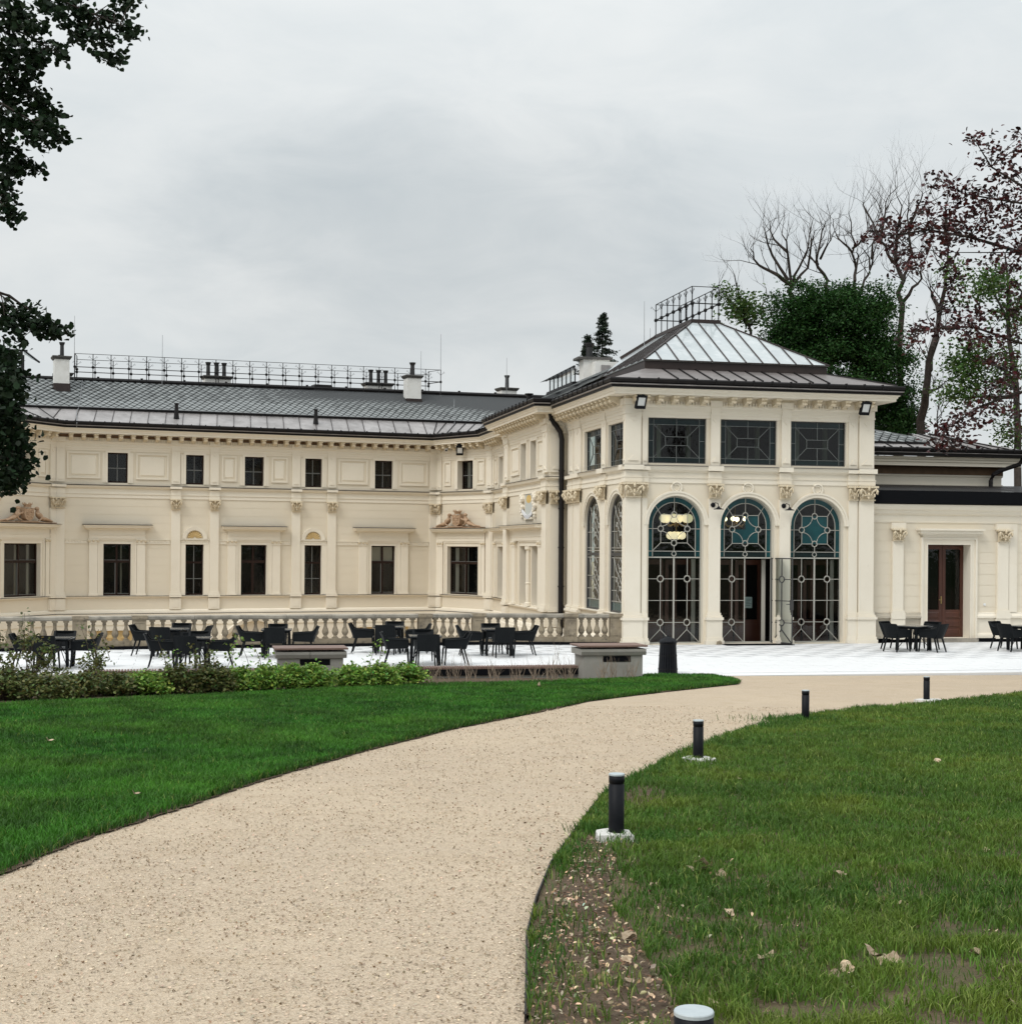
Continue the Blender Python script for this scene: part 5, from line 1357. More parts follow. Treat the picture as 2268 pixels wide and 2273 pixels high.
for px_, py0, py1, Y in ((1430, 762, 668, 54.5), (1443, 757, 728, 55.5)):
    p, q = at(px_, py0, Y), at(px_, py1, Y); p.z -= 1.0
    mb = MB(); mb.tube([p, q], [.014, .007], 4); mb.build('lightning_rod', [M['rod']], pav)
mb = MB(); mb.box(lambda a, b, c: FR(a, b, c), 7.35, 8.15, -9.3, -8.5, 8.6, 10.72); c5 = mb.build('chimney', [M['gutter']], pav)
mb = MB(); mb.box(FR, 7.27, 8.23, -9.38, -8.42, 10.721, 10.8); mb.build('chimney_cap', [M['gutter']], c5)

# --- rear block
RB = Wall(FR.pt(0, -4.0), A0)
mb = MB(); wall_mesh(mb, RB, 8.8, 15.5, 2.0, 6.25); WR = Wall(RB.pt(15.5), A0 + math.pi / 2); wall_mesh(mb, WR, 0, 6, 2.0, 6.25); mb.build('wall', [M['cream']], rear)
RP = [RB.pt(8.6), RB.pt(15.5), tuple(Vector(RB.pt(15.5)) + E2 * 6)]
mb = MB(); mb.sweep(RP, [(0, 5.30), (.04, 5.31), (.05, 5.36), (.01, 5.37), (.01, 5.62), (.04, 5.64), (.05, 5.70)]); mb.sweep(RP, [(.48, 5.98), (.50, 5.985), (.50, 6.10), (.54, 6.12), (.54, 6.18), (.58, 6.22), (.60, 6.30), (.4, 6.31)]); mb.sweep(RP, [(.05, 5.70), (.05, 5.97), (.48, 5.979)], 1)
co = mb.build('cornice', [M['trim'], M['deep']], rear)
gutter(rear, RP, 6.32)
mb = MB(); P = lambda s, d, z: RB(s, d, z)
face = [P(8.6, .5, 6.62), P(16.1, .5, 6.62), P(13.2, -2.1, 7.30), P(12.2, -2.1, 7.30), P(8.6, -3.2, 8.12)]
mb.poly([P(8.6, -.1, 6.80), P(12.6, -.1, 6.80), P(12.5, -1.2, 7.12), P(8.6, -3.4, 7.98)]); mb.poly([P(16.1, .5, 6.60), P(16.1, -6, 6.60), P(13.9, -2.2, 7.3)])
rroof = mb.build('roof', [M['under']], rear)
O5 = Vector(P(8.6, -.1, 6.82)); U5 = Vector(P(12.6, -.1, 6.82)) - O5; V5 = Vector(P(8.6, -3.4, 8.0)) - O5
lay_slates(rroof, O5, U5, V5, .1, 4.6, .18, V5.length, lambda u, v: u < 4.3 - v * 1.18 + .35)
for k in range(5): seam_panel(rroof, [P(8.6 + .8 * k, .5, 6.60), P(9.4 + .8 * k, .5, 6.60), P(9.4 + .8 * k, -.1, 6.79), P(8.6 + .8 * k, -.1, 6.79)])
seam_panel(rroof, [P(12.6, .5, 6.60), P(13.4, .5, 6.60), P(13.0, -1.9, 7.26), P(12.6, -.1, 6.79)])
tp = [P(13.0, -2.2, 7.30), P(13.4, -2.2, 7.31), P(13.8, -2.2, 7.31), P(13.9, -2.2, 7.31), P(13.95, -2.2, 7.30)]
bt = [P(13.4, .5, 6.60), P(14.1, .5, 6.60), P(14.8, .5, 6.60), P(15.5, .5, 6.60), P(16.1, .5, 6.60)]
for k in range(4): seam_panel(rroof, [bt[k], bt[k + 1], tp[k + 1], tp[k]])
mb = MB(); mb.bar(P(8.6, -3.4, 8.02), P(12.7, -1.0, 7.08), .22, .06); mb.bar(P(8.6, -.06, 6.80), P(12.6, -.06, 6.80), .10, .10, m=1); mb.build('ridge_capping', [M['slate'], M['gutter']], rroof)
mb = MB(); mb.tube([P(16.0, .62, 6.35), P(15.9, .55, 6.1), P(15.2, .42, 5.86), P(14.98, .36, 5.72), P(14.92, .30, 5.5), P(14.92, .30, 4.9)], .08, 8); mb.build('downpipe', [M['gutter']], rear)
# ------------------------------------------------------------------ ground, paths, lawns
wallY = lambda X: 33.2 + .22 * X           # front face of the low bench wall
edgeY = lambda X: 34.2 + .22 * X           # terrace edge on the path
LB = [(-3.02, 8.3), (-2.99, 8.73), (-2.93, 9.93), (-2.62, 11.42), (-2.27, 13.58), (-1.6, 16.38), (-.79, 19.27), (.47, 22.71), (1.32, 25.29), (2.28, 27.14), (3.24, 28.83), (4.25, 30.5), (4.79, 31.4), (5.0, 32.4), (4.95, 33.6), (4.75, 35.0), (4.6, 35.19)]
RB_ = [(.08, 5.71), (.09, 6.39), (.10, 7.14), (.16, 8.02), (.27, 9.15), (.50, 10.67), (.80, 12.58), (1.12, 13.74), (1.77, 15.93), (2.72, 18.58), (3.81, 20.99), (5.51, 23.55), (7.27, 25.34), (10.04, 28.6), (14, 32.0), (20, 35.6), (27, 39.6)]
def wob(pts, amp, step=.12):
    """edge of turf: densified and slightly ragged"""
    out = []
    for (a, b), (c, d) in zip(pts[:-1], pts[1:]):
        L = math.hypot(c - a, d - b); n = max(1, int(L / step))
        for i in range(n):
            t = i / n; j = amp * rnd.uniform(-1, 1)
            out.append((a + (c - a) * t + j, b + (d - b) * t + j * .6))
    out.append(pts[-1]); return out
def sheet(name, pts, mat, lift, kind='structure', gz=ground_z):
    mb = MB(); mb.poly([(x, y, gz(y) + lift) for x, y in pts])
    me = mb.mesh(name, [mat])
    o = link_mesh(name, me); o['kind'] = kind
    return o
gl_ = lambda Y: 1.4 - .04 * Y
mb = MB()
xs_ = [-90, -40, -20, -12, -8, -4, 0, 2.94, 2.96, 6, 10, 16, 27, 60, 90]
ye = lambda X: (wallY(X) + .1) if X < 2.95 else edgeY(min(X, 27))
for a, b in zip(xs_[:-1], xs_[1:]):
    for y0, y1 in ((-70, 0), (0, 20), (20, None)):
        ya, yb = (ye(a), ye(b)) if y1 is None else (y1, y1)
        mb.poly([(a, y0, gl_(y0) - .03), (b, y0, gl_(y0) - .03), (b, yb, gl_(yb) - .03), (a, ya, gl_(ya) - .03)])
o = mb.build('ground', [M['turf']]); o['kind'] = 'structure'
mb = MB()
mb.poly([(-400, 36, -3.3), (400, 36, -3.3), (400, 700, -3.3), (-400, 700, -3.3)]); o = mb.build('court_ground', [M['gravel']]); o['kind'] = 'structure'
LBW = wob(LB, .018); RBW = wob(RB_, .022)
path_poly = [(-1.2, -12), (-2.9, 4)] + LB + [(27, edgeY(27) - .01)] + RB_[::-1] + [(.12, 3), (1.6, -12)]
pth = sheet('path', path_poly, M['gravel'], 0.0, gz=gl_)
lawn_l = sheet('lawn', [(-30, -12), (-2.9 - .0, -12), (-2.95, 4)] + LBW + [(3.2, edgeY(3.2) - .02), (2.95, wallY(2.95)), (-30, wallY(-30))], M['turf'], .010, gz=gl_)
lawn_r = sheet('lawn', RBW + [(40, 39.6), (40, -12), (1.7, -12), (.12, 3)], M['thinturf'], .012, gz=gl_)
lawnp = lambda x, y: (lambda p: (p.x, p.y))(at(x, y, 1.6 / -(((.007 * (x - 1134) - (y - 1216)) / 3300) + .04)))
strip = [(x - .10 - .06 * rnd.random(), y + .03) for x, y in LBW]; strip2 = [(x + .012 + .035 * rnd.random(), y - .02) for x, y in LBW]
sheet('lawn_edge_soil', strip + strip2[::-1], M['soil'], .014, gz=gl_)
bed = [lawnp(x, y) for x, y in ((-160, 1580), (0, 1569), (130, 1562), (254, 1558), (420, 1551), (560, 1543), (700, 1536), (820, 1530), (937, 1524), (1110, 1520), (1290, 1515), (1425, 1508))]
bedw = wob(bed, .03, .2)
sheet('planting_bed', bedw + [(2.95, wallY(2.95)), (-30, wallY(-30) - .02)], M['soil'], .018, gz=gl_)
soil_px = [(1275, 1885), (1310, 1868), (1345, 1880), (1372, 1915), (1352, 1965), (1362, 2030), (1405, 2080), (1440, 2150), (1475, 2200), (1505, 2300), (1176, 2300), (1180, 2150), (1192, 2060), (1222, 2000), (1262, 1940)]
soil_pts = [lawnp(*q) for q in soil_px]
sheet('bare_soil', wob(soil_pts + soil_pts[:1], .03, .06)[:-1], M['soil'], .018, gz=gl_)
soil2 = [lawnp(*q) for q in ((1372, 1765), (1420, 1748), (1480, 1760), (1475, 1790), (1420, 1800), (1385, 1795))]
sheet('bare_soil', wob(soil2 + soil2[:1], .03, .08)[:-1], M['soil'], .018, gz=gl_)
mb = MB()
for (a, b), (c, d) in zip(RB_[:7], RB_[1:8]): mb.bar((a - .012, b, gl_(b) + .012), (c - .012, d, gl_(d) + .012), .008, .05)
o = mb.build('path_edging', [M['gutter']]); o['kind'] = 'structure'

# ------------------------------------------------------------------ terrace with its slabs
BAL = [(3.27, 46.25), (-1.0, 45.89), (-2.63, 45.365), (-10.7, 42.87), (-12.25, 42.3), (-16.4, 40.76)]
tback = [FR.pt(0, -.3), FR.pt(8.5, -.3), AX.pt(0.02, -.3), AX.pt(12, -.3)]
tpoly = [(-17.5, wallY(-17.5) + .36), (2.95, wallY(2.95) + .36), (2.951, edgeY(2.95)), (27, edgeY(27)), (27, 53)] + [tback[3], tback[2], tback[1], tback[0]] + [(x - .1, y + .28) for x, y in BAL] + [(-17.5, 40.6)]
mb = MB(); mb.prism([(x, y, -.3) for x, y in tpoly[::-1]][::-1], [(x, y, -.006) for x, y in tpoly])
terr = mb.build('terrace', [M['paving']]); terr['kind'] = 'structure'
def in_poly(x, y, P):
    c = False; j = len(P) - 1
    for i in range(len(P)):
        (xi, yi), (xj, yj) = P[i], P[j]
        if (yi > y) != (yj > y) and x < (xj - xi) * (y - yi) / (yj - yi) + xi: c = not c
        j = i
    return c
TW = Wall((0, 34.2), A0)
mb = MB(); TA, TB_ = .9, .6
mb.prism([(-TA / 2 + .005, -TB_ / 2 + .005, -.018), (TA / 2 - .005, -TB_ / 2 + .005, -.018), (TA / 2 - .005, TB_ / 2 - .005, -.018), (-TA / 2 + .005, TB_ / 2 - .005, -.018)],
         [(-TA / 2 + .007, -TB_ / 2 + .007, 0), (TA / 2 - .007, -TB_ / 2 + .007, 0), (TA / 2 - .007, TB_ / 2 - .007, 0), (-TA / 2 + .007, TB_ / 2 - .007, 0)])
TILE = mb.mesh('paving_tile', [M['paving']])
tiles = []
for j in range(-2, 32):
    for i in range(-24, 32):
        s, d = (i + (.5 if j % 2 else 0)) * TA, -(j + .5) * TB_
        cs = [TW.pt(s + a * TA / 2, d + b * TB_ / 2) for a in (-1, 1) for b in (-1, 1)]
        if all(in_poly(*c, tpoly) for c in cs): tiles.append((s, d, TW.pt(s, d)))
tiles.sort(key=lambda t: t[2][1] + (100 if abs(t[2][0] / t[2][1]) > .36 else 0) + (40 if t[2][0] < -6 and t[2][1] < 36 else 0))
tm_ = lambda s, d: Matrix.Translation(TW(s, d, .012 + rnd.uniform(-.0012, .0012))) @ Matrix.Rotation(A0, 4, 'Z') @ Matrix.Rotation(rnd.uniform(-.001, .001), 4, 'X')
for s, d, c in tiles[:300]: link_mesh('paving_tile', TILE, terr, tm_(s, d))
bv = np.array([v.co[:] for v in TILE.vertices]); bf = [list(p.vertices) for p in TILE.polygons]
V_, F_, S_ = [], [], []
for k, (s, d, c) in enumerate(tiles[300:]):
    m = np.array(tm_(s, d)); V_.append(bv @ m[:3, :3].T + m[:3, 3])
    for p in bf: F_.extend(x + 8 * k for x in p); S_.append(len(p))
o = link_mesh('paving_tiles', np_mesh('paving_tiles', np.concatenate(V_), F_, S_, [M['paving']]), terr); o['kind'] = 'stuff'
mb = MB(); mb.box(AX, 0, 12, .04, .22, -.1, .016); mb.box(FR, -.1, 1.1, .22, .30, -.1, .017); o = mb.build('drain_channel', [M['channel']], terr)
mb = MB()
for (a, b), (c, d) in zip(BAL[:-1], BAL[1:]): mb.bar((a, b + .15, -1.65), (c, d + .15, -1.65), .3, 3.2)
mb.build('retaining_wall', [M['stone']], terr)
mb = MB(); mb.box(FR, 3.35, 5.6, .10, .75, .0, .028); dm_ = mb.build('doormat', [M['channel']])
tag(dm_, 'flat dark doormat lying before the open middle arch', 'doormat')
mb = MB(); mb.prism([FR(3.20, .17, .012), FR(3.36, .17, .012), FR(3.36, .32, .012), FR(3.20, .32, .012)], [FR(3.22, .18, .12), FR(3.33, .19, .14), FR(3.34, .30, .11), FR(3.23, .30, .10)])
st_ = mb.build('door_stone', [M['stone']]); tag(st_, 'small brown stone at the foot of the pier left of the open door', 'stone')

# ------------------------------------------------------------------ balustrade
bal = thing('stone_balustrade', (-4, 44.9, 0), 'weathered sandstone balustrade with bulbous balusters along the back of the terrace', 'balustrade')
def mk_baluster():
    mb = MB()
    mb.box(ID3, -.085, .085, -.085, .085, .245, .285)
    mb.lathe(ID3, [(.075, .286), (.06, .31), (.045, .33), (.075, .37), (.098, .42), (.10, .46), (.08, .53), (.052, .60), (.044, .66), (.048, .71), (.066, .72), (.05, .735), (.052, .77), (.07, .79)], 10)
    mb.box(ID3, -.08, .08, -.08, .08, .791, .842)
    return mb.mesh('baluster', [M['stone']], smooth=False)
BALU = mk_baluster()
for p in BALU.polygons: p.use_smooth = len(p.vertices) == 4 and abs(p.normal.z) < .95 and p.area < .002
npd = {0: 4, 1: 4, 2: 27, 3: 4, 4: 13}
mid_ped = (1.86, 46.13)
pts = [BAL[0], mid_ped] + BAL[1:]; counts = [4, 9, 5, 27, 4, 13]
for i in range(len(pts) - 1):
    a, b = Vector(pts[i]), Vector(pts[i + 1]); e = (b - a).normalized(); L = (b - a).length; n_ = Vector((-e.y, e.x)); an = math.atan2(e.y, e.x)
    W_ = Wall(tuple(b), an + math.pi)   # runs from b to a, outward towards the camera
    mb = MB(); mb.box(W_, .205, L - .205, -.13, .13, .10, .205); mb.box(W_, .205, L - .205, -.10, .10, .2051, .245); mb.build('base_rail', [M['stone']], bal)
    nseg = max(1, round(L / 1.3))
    for k in range(nseg):
        mb = MB(); s0, s1 = .215 + (L - .43) * k / nseg + .004, .215 + (L - .43) * (k + 1) / nseg - .004
        mb.box(W_, s0, s1, -.12, .12, .843, .875); mb.prism([W_(s0, .16, .876), W_(s1, .16, .876), W_(s1, -.16, .876), W_(s0, -.16, .876)], [W_(s0, .17, .94), W_(s1, .17, .94), W_(s1, -.17, .94), W_(s0, -.17, .94)]); mb.prism([W_(s0, .17, .941), W_(s1, .17, .941), W_(s1, -.17, .941), W_(s0, -.17, .941)], [W_(s0, .12, .968), W_(s1, .12, .968), W_(s1, -.12, .968), W_(s0, -.12, .968)]); mb.build('cap_rail', [M['stonecap']], bal)
    for k in range(counts[i]):
        s = .22 + (L - .44) * (k + .5) / counts[i]
        link_mesh('baluster', BALU, bal, Matrix.Translation(W_(s, 0, 0)) @ Matrix.Rotation(W_.ang, 4, 'Z'))
    mb = MB(); mb.box(W_, 0, L, -.16, .26, -.02, .098); mb.build('plinth', [M['channel']], bal)
for i, p in enumerate(pts):
    an = math.atan2(*(Vector(pts[max(i - 1, 0)]) - Vector(pts[min(i + 1, len(pts) - 1)])).yx)
    W_ = Wall(p, an)
    mb = MB(); mb.box(W_, -.21, .21, -.16, .165, .0985, .26); mb.box(W_, -.19, .19, -.14, .145, .261, .845); mb.box(W_, -.21, .21, -.16, .165, .846, .88); mb.box(W_, -.225, .225, -.18, .185, .881, .972)
    for q in ((-.19, -.15, .30, .80), (.15, .19, .30, .80), (-.1499, .1499, .30, .34), (-.1499, .1499, .76, .80)): mb.box(W_, q[0], q[1], .1451, .158, q[2], q[3])
    mb.build('pedestal', [M['stone']], bal)

# ------------------------------------------------------------------ low bench wall and the two timber-topped piers
BW = Wall((0, 33.2), math.atan(.22))
bw = thing('bench_wall', BW(-4, -.15, 0), 'low concrete wall topped with timber slats behind the hedge and bare shrubs', 'wall')
mb = MB(); mb.box(BW, -17, 1.66, -.36, 0, -.4, .262); mb.build('wall_body', [M['concrete']], bw)
mb = MB(); mb.box(BW, -9.2, 1.66, -.30, -.24, .263, .30); mb.box(BW, -9.2, 1.66, -.09, -.03, .263, .30); mb.box(BW, -9.2, 1.66, .0, .045, .16, .30); mb.build('batten_and_shade_strip', [M['channel']], bw)  # last box: black front strip painting the shade under the overhanging slats
mb = MB(); mb.prism([(-.024, -.05, 0), (.024, -.05, 0), (.024, .40, 0), (-.024, .40, 0)], [(-.019, -.05, .045), (.019, -.05, .045), (.019, .40, .045), (-.019, .40, .045)]); SLAT = mb.mesh('slat', [M['slab']])
for k in range(172): link_mesh('slat', SLAT, bw, BW.mat(-9.15 + k * .0627, 0, .301 + rnd.uniform(-.002, .002)))
def pier(loc, label, split):
    W_ = Wall(loc, math.radians(12.0)); z0 = ground_z(loc[1]) - .25
    t = thing('bench_pier', (*loc, 0), label, 'pier', 'timber-topped concrete piers')
    mb = MB(); mb.box(W_, .04, 1.40, -.82, -.02, z0, .62); mb.build('body', [M['concrete']], t)
    mb = MB()
    for a, b in (((-.03, .69), (.70, 1.47)) if split else ((-.03, 1.47),)):
        mb.prism([W_(a, .02, .621), W_(b, .02, .621), W_(b, -.86, .621), W_(a, -.86, .621)], [W_(a, .05, .70), W_(b, .05, .70), W_(b, -.89, .70), W_(a, -.89, .70)]); mb.box(W_, a, b, -.87, .03, .701, .755)
    mb.build('cap', [M['concrete']], t)
    mb = MB(); mb.box(W_, .25, .33, -.7, -.1, .756, .80); mb.box(W_, 1.1, 1.18, -.7, -.1, .756, .80); mb.build('bearer', [M['gutter']], t)
    for k in range(5):
        mb = MB(); mb.box(W_, -.06, 1.50, -.90 + k * .19, -.90 + k * .19 + .182, .801, .838); mb.build('plank', [M['slab']], t)
    mb = MB(); mb.box(W_, .48, 1.12, -.05, -.012, .47, .60); mb.build('vent_slot', [M['channel']], t)
pier((1.60, 33.0), 'grey concrete pier with brown timber top, standing by the litter bin', False)
pier((-4.93, 31.45), 'grey concrete pier with brown timber top rising out of the hedge', True)

# ------------------------------------------------------------------ litter bin
bx, by = 3.77, 35.55
lb = thing('litter_bin', (bx, by, .012), 'black slatted litter bin with a domed lid at the terrace edge', 'litter bin')
TT = lambda x, y, z: (bx + x, by + y, .012 + z)
mb = MB(); mb.lathe(TT, [(.19, .04), (.185, .4), (.165, .72)], 16); mb.build('liner', [M['channel']], lb)
for k in range(22):
    an = 2 * math.pi * k / 22; c, s = math.cos(an), math.sin(an)
    f = lambda r, t, z: TT(c * r - s * t, s * r + c * t, z)
    mb = MB()
    for z0, z1, r0, r1 in ((.0, .12, .232, .226), (.12, .5, .226, .206), (.5, .74, .206, .192)):
        mb.prism([f(r0 - .02, -.026, z0), f(r0, -.026, z0), f(r0, .026, z0), f(r0 - .02, .026, z0)], [f(r1 - .02, -.023, z1), f(r1, -.023, z1), f(r1, .023, z1), f(r1 - .02, .023, z1)])
    mb.build('slat', [M['bollard']], lb)
mb = MB()
for z, r in ((.10, .236), (.42, .217), (.70, .202)): mb.lathe(TT, [(r, z), (r, z + .03)], 20, caps=False)
mb.build('hoop', [M['iron']], lb)
mb = MB(); mb.lathe(TT, [(.215, .742), (.225, .77), (.20, .80), (.12, .86), (.03, .88)], 16)
for k in range(3): mb.tube([TT(.2 * math.cos(k * 1.05), .2 * math.sin(k * 1.05), .78), TT(0, 0, .90), TT(-.2 * math.cos(k * 1.05), -.2 * math.sin(k * 1.05), .78)], .022, 5)
mb.build('lid', [M['bollard']], lb)

# ------------------------------------------------------------------ bollards
def bollard_parts(h):
    r = .054
    mb = MB(); mb.lathe(ID3, [(r, -.15), (r, h - .075), (r * .93, h - .074), (r * .93, h - .062), (r, h - .061), (r, h - .012)], 24)
    a = mb.mesh('post', [M['bollard']])
    for p in a.polygons: p.use_smooth = len(p.vertices) == 4
    mb = MB(); mb.lathe(ID3, [(r * 1.02, h - .0119), (r * 1.02, h - .003), (r * .98, h)], 24); b = mb.mesh('cap', [M['bollardcap']])
    return a, b
def footing_mesh(seed, w):
    q = random.Random(seed); n = 11; mb = MB()
    R_ = [w * q.uniform(.75, 1.15) for _ in range(n)]
    P = [(R_[k] * math.cos(2 * math.pi * k / n), R_[k] * math.sin(2 * math.pi * k / n)) for k in range(n)]
    mb.prism([(x, y, -.1) for x, y in P], [(x * .96, y * .96, .045 + q.uniform(-.006, .006)) for x, y in P]); return mb.mesh('footing', [M['footing']])
pa, ca = bollard_parts(.445)
for k, (x, y, lb_, fo, h) in enumerate(((.735, 10.19, 'black cylindrical bollard light beside the bare soil, second nearest the camera', .155, .445), (1.945, 15.34, 'black cylindrical bollard light on a white footing halfway along the curve', .19, .43),
                                   (4.19, 21.08, 'black cylindrical bollard light rising from a grass tuft, third along the path edge', 0, .435), (7.16, 25.56, 'farthest black bollard light, on a pale footing near the terrace', .24, .44), (.507, 4.05, 'bollard light at the bottom edge showing its round pale cap from above', 0, .485))):
    z = gl_(y) + .02
    t = thing('bollard_light', (x, y, z), lb_, 'bollard', 'bollard lights along the curved path')
    a, b = (pa, ca) if k == 0 else bollard_parts(h)
    link_mesh('post', a, t, Matrix.Translation((x, y, z))); link_mesh('cap', b, t, Matrix.Translation((x, y, z)))
    if fo: link_mesh('footing', footing_mesh(k + 3, fo), t, Matrix.Translation((x + (-.03 if k == 0 else .02), y - .02, z)))

# ------------------------------------------------------------------ terrace furniture
CH_LOC = Vector((0, 0, 0))
def make_chair():
    """armchair facing +y: woven shell back, closed arms, four splayed legs"""
    t = thing('armchair', (0, 0, .012), 'x', 'armchair', 'woven armchairs on the terrace')
    B = Matrix.Translation((0, 0, .012)); W2, mt = .238, M['rattan']
    def part(name, mb, mat): return mb.build(name, [mat], t, matrix=B)
    mb = MB(); mb.prism([(-.21, -.24, .405), (.21, -.24, .405), (.22, .25, .415), (-.22, .25, .415)], [(-.21, -.24, .44), (.21, -.24, .44), (.22, .25, .455), (-.22, .25, .455)]); part('seat', mb, M['seatpad'])
    mb = MB(); n = 6
    for i in range(n):     # curved back made of strips
        x0, x1 = -1 + 2 * i / n, -1 + 2 * (i + 1) / n
        f = lambda x, z: (x * (W2 - .03 + .05 * (z - .38) / .44), -.235 - .055 * (1 - x * x) - .16 * max(0.0, (z - .38) / .44) ** 1.2, z)
        for z0, z1 in ((.40, .55), (.55, .69), (.69, .815)):
            q0, q1, q2, q3 = (Vector(f(x, z)) for x, z in ((x0, z0), (x1, z0), (x1, z1), (x0, z1))); off = Vector((0, -.024, 0))
            mb.prism([q0, q1, q2, q3], [q0 + off, q1 + off, q2 + off, q3 + off])
    mb.bar((-.255, -.405, .815), (.255, -.405, .815), .04, .03); part('backrest', mb, mt)
    for s in (-1, 1):
        mb = MB(); x = s * W2
        prof = [(-.24, .405), (.24, .425), (.265, .47), (.265, .61), (.23, .635), (.0, .645), (-.22, .66), (-.30, .70), (-.38, .82), (-.415, .82), (-.34, .62)]
        mb.prism([(x - s * .018, y, z) for y, z in prof], [(x + s * .018 + s * .02 * (z - .33) / .5, y, z) for y, z in prof])
        mb.prism([(x - s * .03, -.24, .645), (x + s * .045, -.24, .645), (x + s * .045, .255, .615), (x - s * .03, .255, .615)], [(x - s * .03, -.24, .672), (x + s * .045, -.24, .672), (x + s * .045, .26, .645), (x - s * .03, .26, .645)])
        part('armrest', mb, mt)
    for sx in (-1, 1):
        for y0, y1 in ((-.22, -.34), (.24, .27)):
            mb = MB(); a, b = Vector((sx * .215, y0, .42)), Vector((sx * .245, y1, 0)); w = .022
            mb.prism([b + Vector((-w * .7, -w * .7, 0)), b + Vector((w * .7, -w * .7, 0)), b + Vector((w * .7, w * .7, 0)), b + Vector((-w * .7, w * .7, 0))], [a + Vector((-w, -w, 0)), a + Vector((w, -w, 0)), a + Vector((w, w, 0)), a + Vector((-w, w, 0))]); part('leg', mb, mt)
    return t
def make_table():
    t = thing('terrace_table', (0, 0, .012), 'x', 'table', 'tables on the terrace'); B = Matrix.Translation((0, 0, .012))
    mb = MB(); mb.prism([(-.39, -.39, .705), (.39, -.39, .705), (.39, .39, .705), (-.39, .39, .705)], [(-.41, -.41, .722), (.41, -.41, .722), (.41, .41, .722), (-.41, .41, .722)]); mb.box(ID3, -.41, .41, -.41, .41, .7225, .738); mb.build('table_top', [M['tabletop']], t, matrix=B)
    mb = MB()
    for s in (-1, 1): mb.bar((-.34, s * .34, .675), (.34, s * .34, .675), .03, .05); mb.bar((s * .34, -.32, .675), (s * .34, .32, .675), .03, .05)
    mb.build('apron', [M['rattan']], t, matrix=B)
    for sx in (-1, 1):
        for sy in (-1, 1):
            mb = MB(); mb.bar((sx * .35, sy * .35, 0), (sx * .33, sy * .33, .70), .055, .055); mb.build('leg', [M['rattan']], t, matrix=B)
    mb = MB()
    for s in (-1, 1): mb.tube([(s * .32, -.30, .10), (s * .20, -.15, .35), (s * .05, 0, .66)], .011, 4); mb.tube([(s * .32, .30, .10), (s * .20, .15, .35), (s * .05, 0, .66)], .011, 4)
    mb.build('brace', [M['iron']], t, matrix=B)
    return t
ch0, tb0 = make_chair(), make_table()
def tree_of(t):
    return [(c, [g for g in COL.objects if g.parent == c]) for c in COL.objects if c.parent == t]
ch_kids, tb_kids = tree_of(ch0), tree_of(tb0)
SETS = [((-11.05, 36.1), 4, 'behind the tall leafy shrub', 'lrfb'), ((-9.17, 40.1), -6, 'against the balustrade at the left, rear of two', 'lrfb'), ((-7.74, 36.3), 3, 'behind the hedge shoots, in front of another table', 'lrfb'),
        ((-6.30, 40.1), 5, 'just behind the hedge-bound pier', 'lrfb'), ((-3.41, 41.9), -4, 'beside the balustrade, rear one of the middle pair', 'lrfb'), ((-2.16, 37.7), 4, 'behind the low slatted wall, front one of the middle pair', 'lrfb'),
        ((-.36, 41.2), 8, 'standing nearest the timber-topped pier and bin', 'lrfb'), ((12.01, 44.3), 38, 'left of the brown double door', 'lrfb'), ((15.5, 44.75), 36, 'cut by the right edge of the picture', 'lrfb')]
SIDE = {'l': (-1, 0, 'left-hand'), 'r': (1, 0, 'right-hand'), 'f': (0, -1, 'front'), 'b': (0, 1, 'back')}
first = True
for k, ((tx, ty), rot, desc, sides) in enumerate(SETS):
    r = math.radians(rot) + math.radians(2)
    if first: t = tb0; t.location = (tx, ty, .012); t.rotation_euler = (0, 0, r)
    else: t = copy_thing(tb0, (tx, ty, .012), r, tb_kids)
    t['label'] = 'dark square table ' + desc
    for s in sides:
        dx, dy, nm = SIDE[s]
        dist = .66 + rnd.uniform(-.03, .08)
        lx, ly = dx * dist + rnd.uniform(-.05, .05), dy * dist + rnd.uniform(-.05, .05)
        x, y = tx + math.cos(r) * lx - math.sin(r) * ly, ty + math.sin(r) * lx + math.cos(r) * ly
        rz = r + math.atan2(-dy, -dx) - math.pi / 2 + math.radians(rnd.uniform(-7, 7))
        if first and s == 'l': c = ch0; c.location = (x, y, .012); c.rotation_euler = (0, 0, rz)
        else: c = copy_thing(ch0, (x, y, .012), rz, ch_kids)
        c['label'] = nm + ' armchair of the table ' + desc
    first = False

# ------------------------------------------------------------------ lights and camera on the walls
def floodlight(W, s, z, d, label, yaw=0.0):
    t = thing('floodlight', W(s, d, z), label, 'floodlight', 'floodlights under the cornices'); rz = W.ang + yaw
    B = Matrix.Translation(W(s, d, z)) @ Matrix.Rotation(rz, 4, 'Z')
    mb = MB(); mb.box(ID3, -.13, .13, -.10, .12, .06, .24); mb.bar((-.15, 0, .16), (-.15, -.06, -.1), .02, .05); mb.bar((.15, 0, .16), (.15, -.06, -.1), .02, .05); mb.build('bracket', [M['bollard']], t, matrix=B)
    B2 = B @ Matrix.Translation((0, -.10, -.02)) @ Matrix.Rotation(math.radians(24), 4, 'X')
    mb = MB(); mb.box(ID3, -.165, .165, .0, .09, -.27, .17); mb.box(ID3, -.165, -.12, -.015, -.0001, -.27, .17); mb.box(ID3, .12, .165, -.015, -.0001, -.27, .17); mb.box(ID3, -.1199, .1199, -.015, -.0001, .10, .17); mb.box(ID3, -.1199, .1199, -.015, -.0001, -.27, -.17); mb.build('housing', [M['bollard']], t, matrix=B2)
    mb = MB(); mb.poly([(-.119, -.003, -.169), (.119, -.003, -.169), (.119, -.003, .099), (-.119, -.003, .099)]); mb.build('lens', [M['lens']], t, matrix=B2)
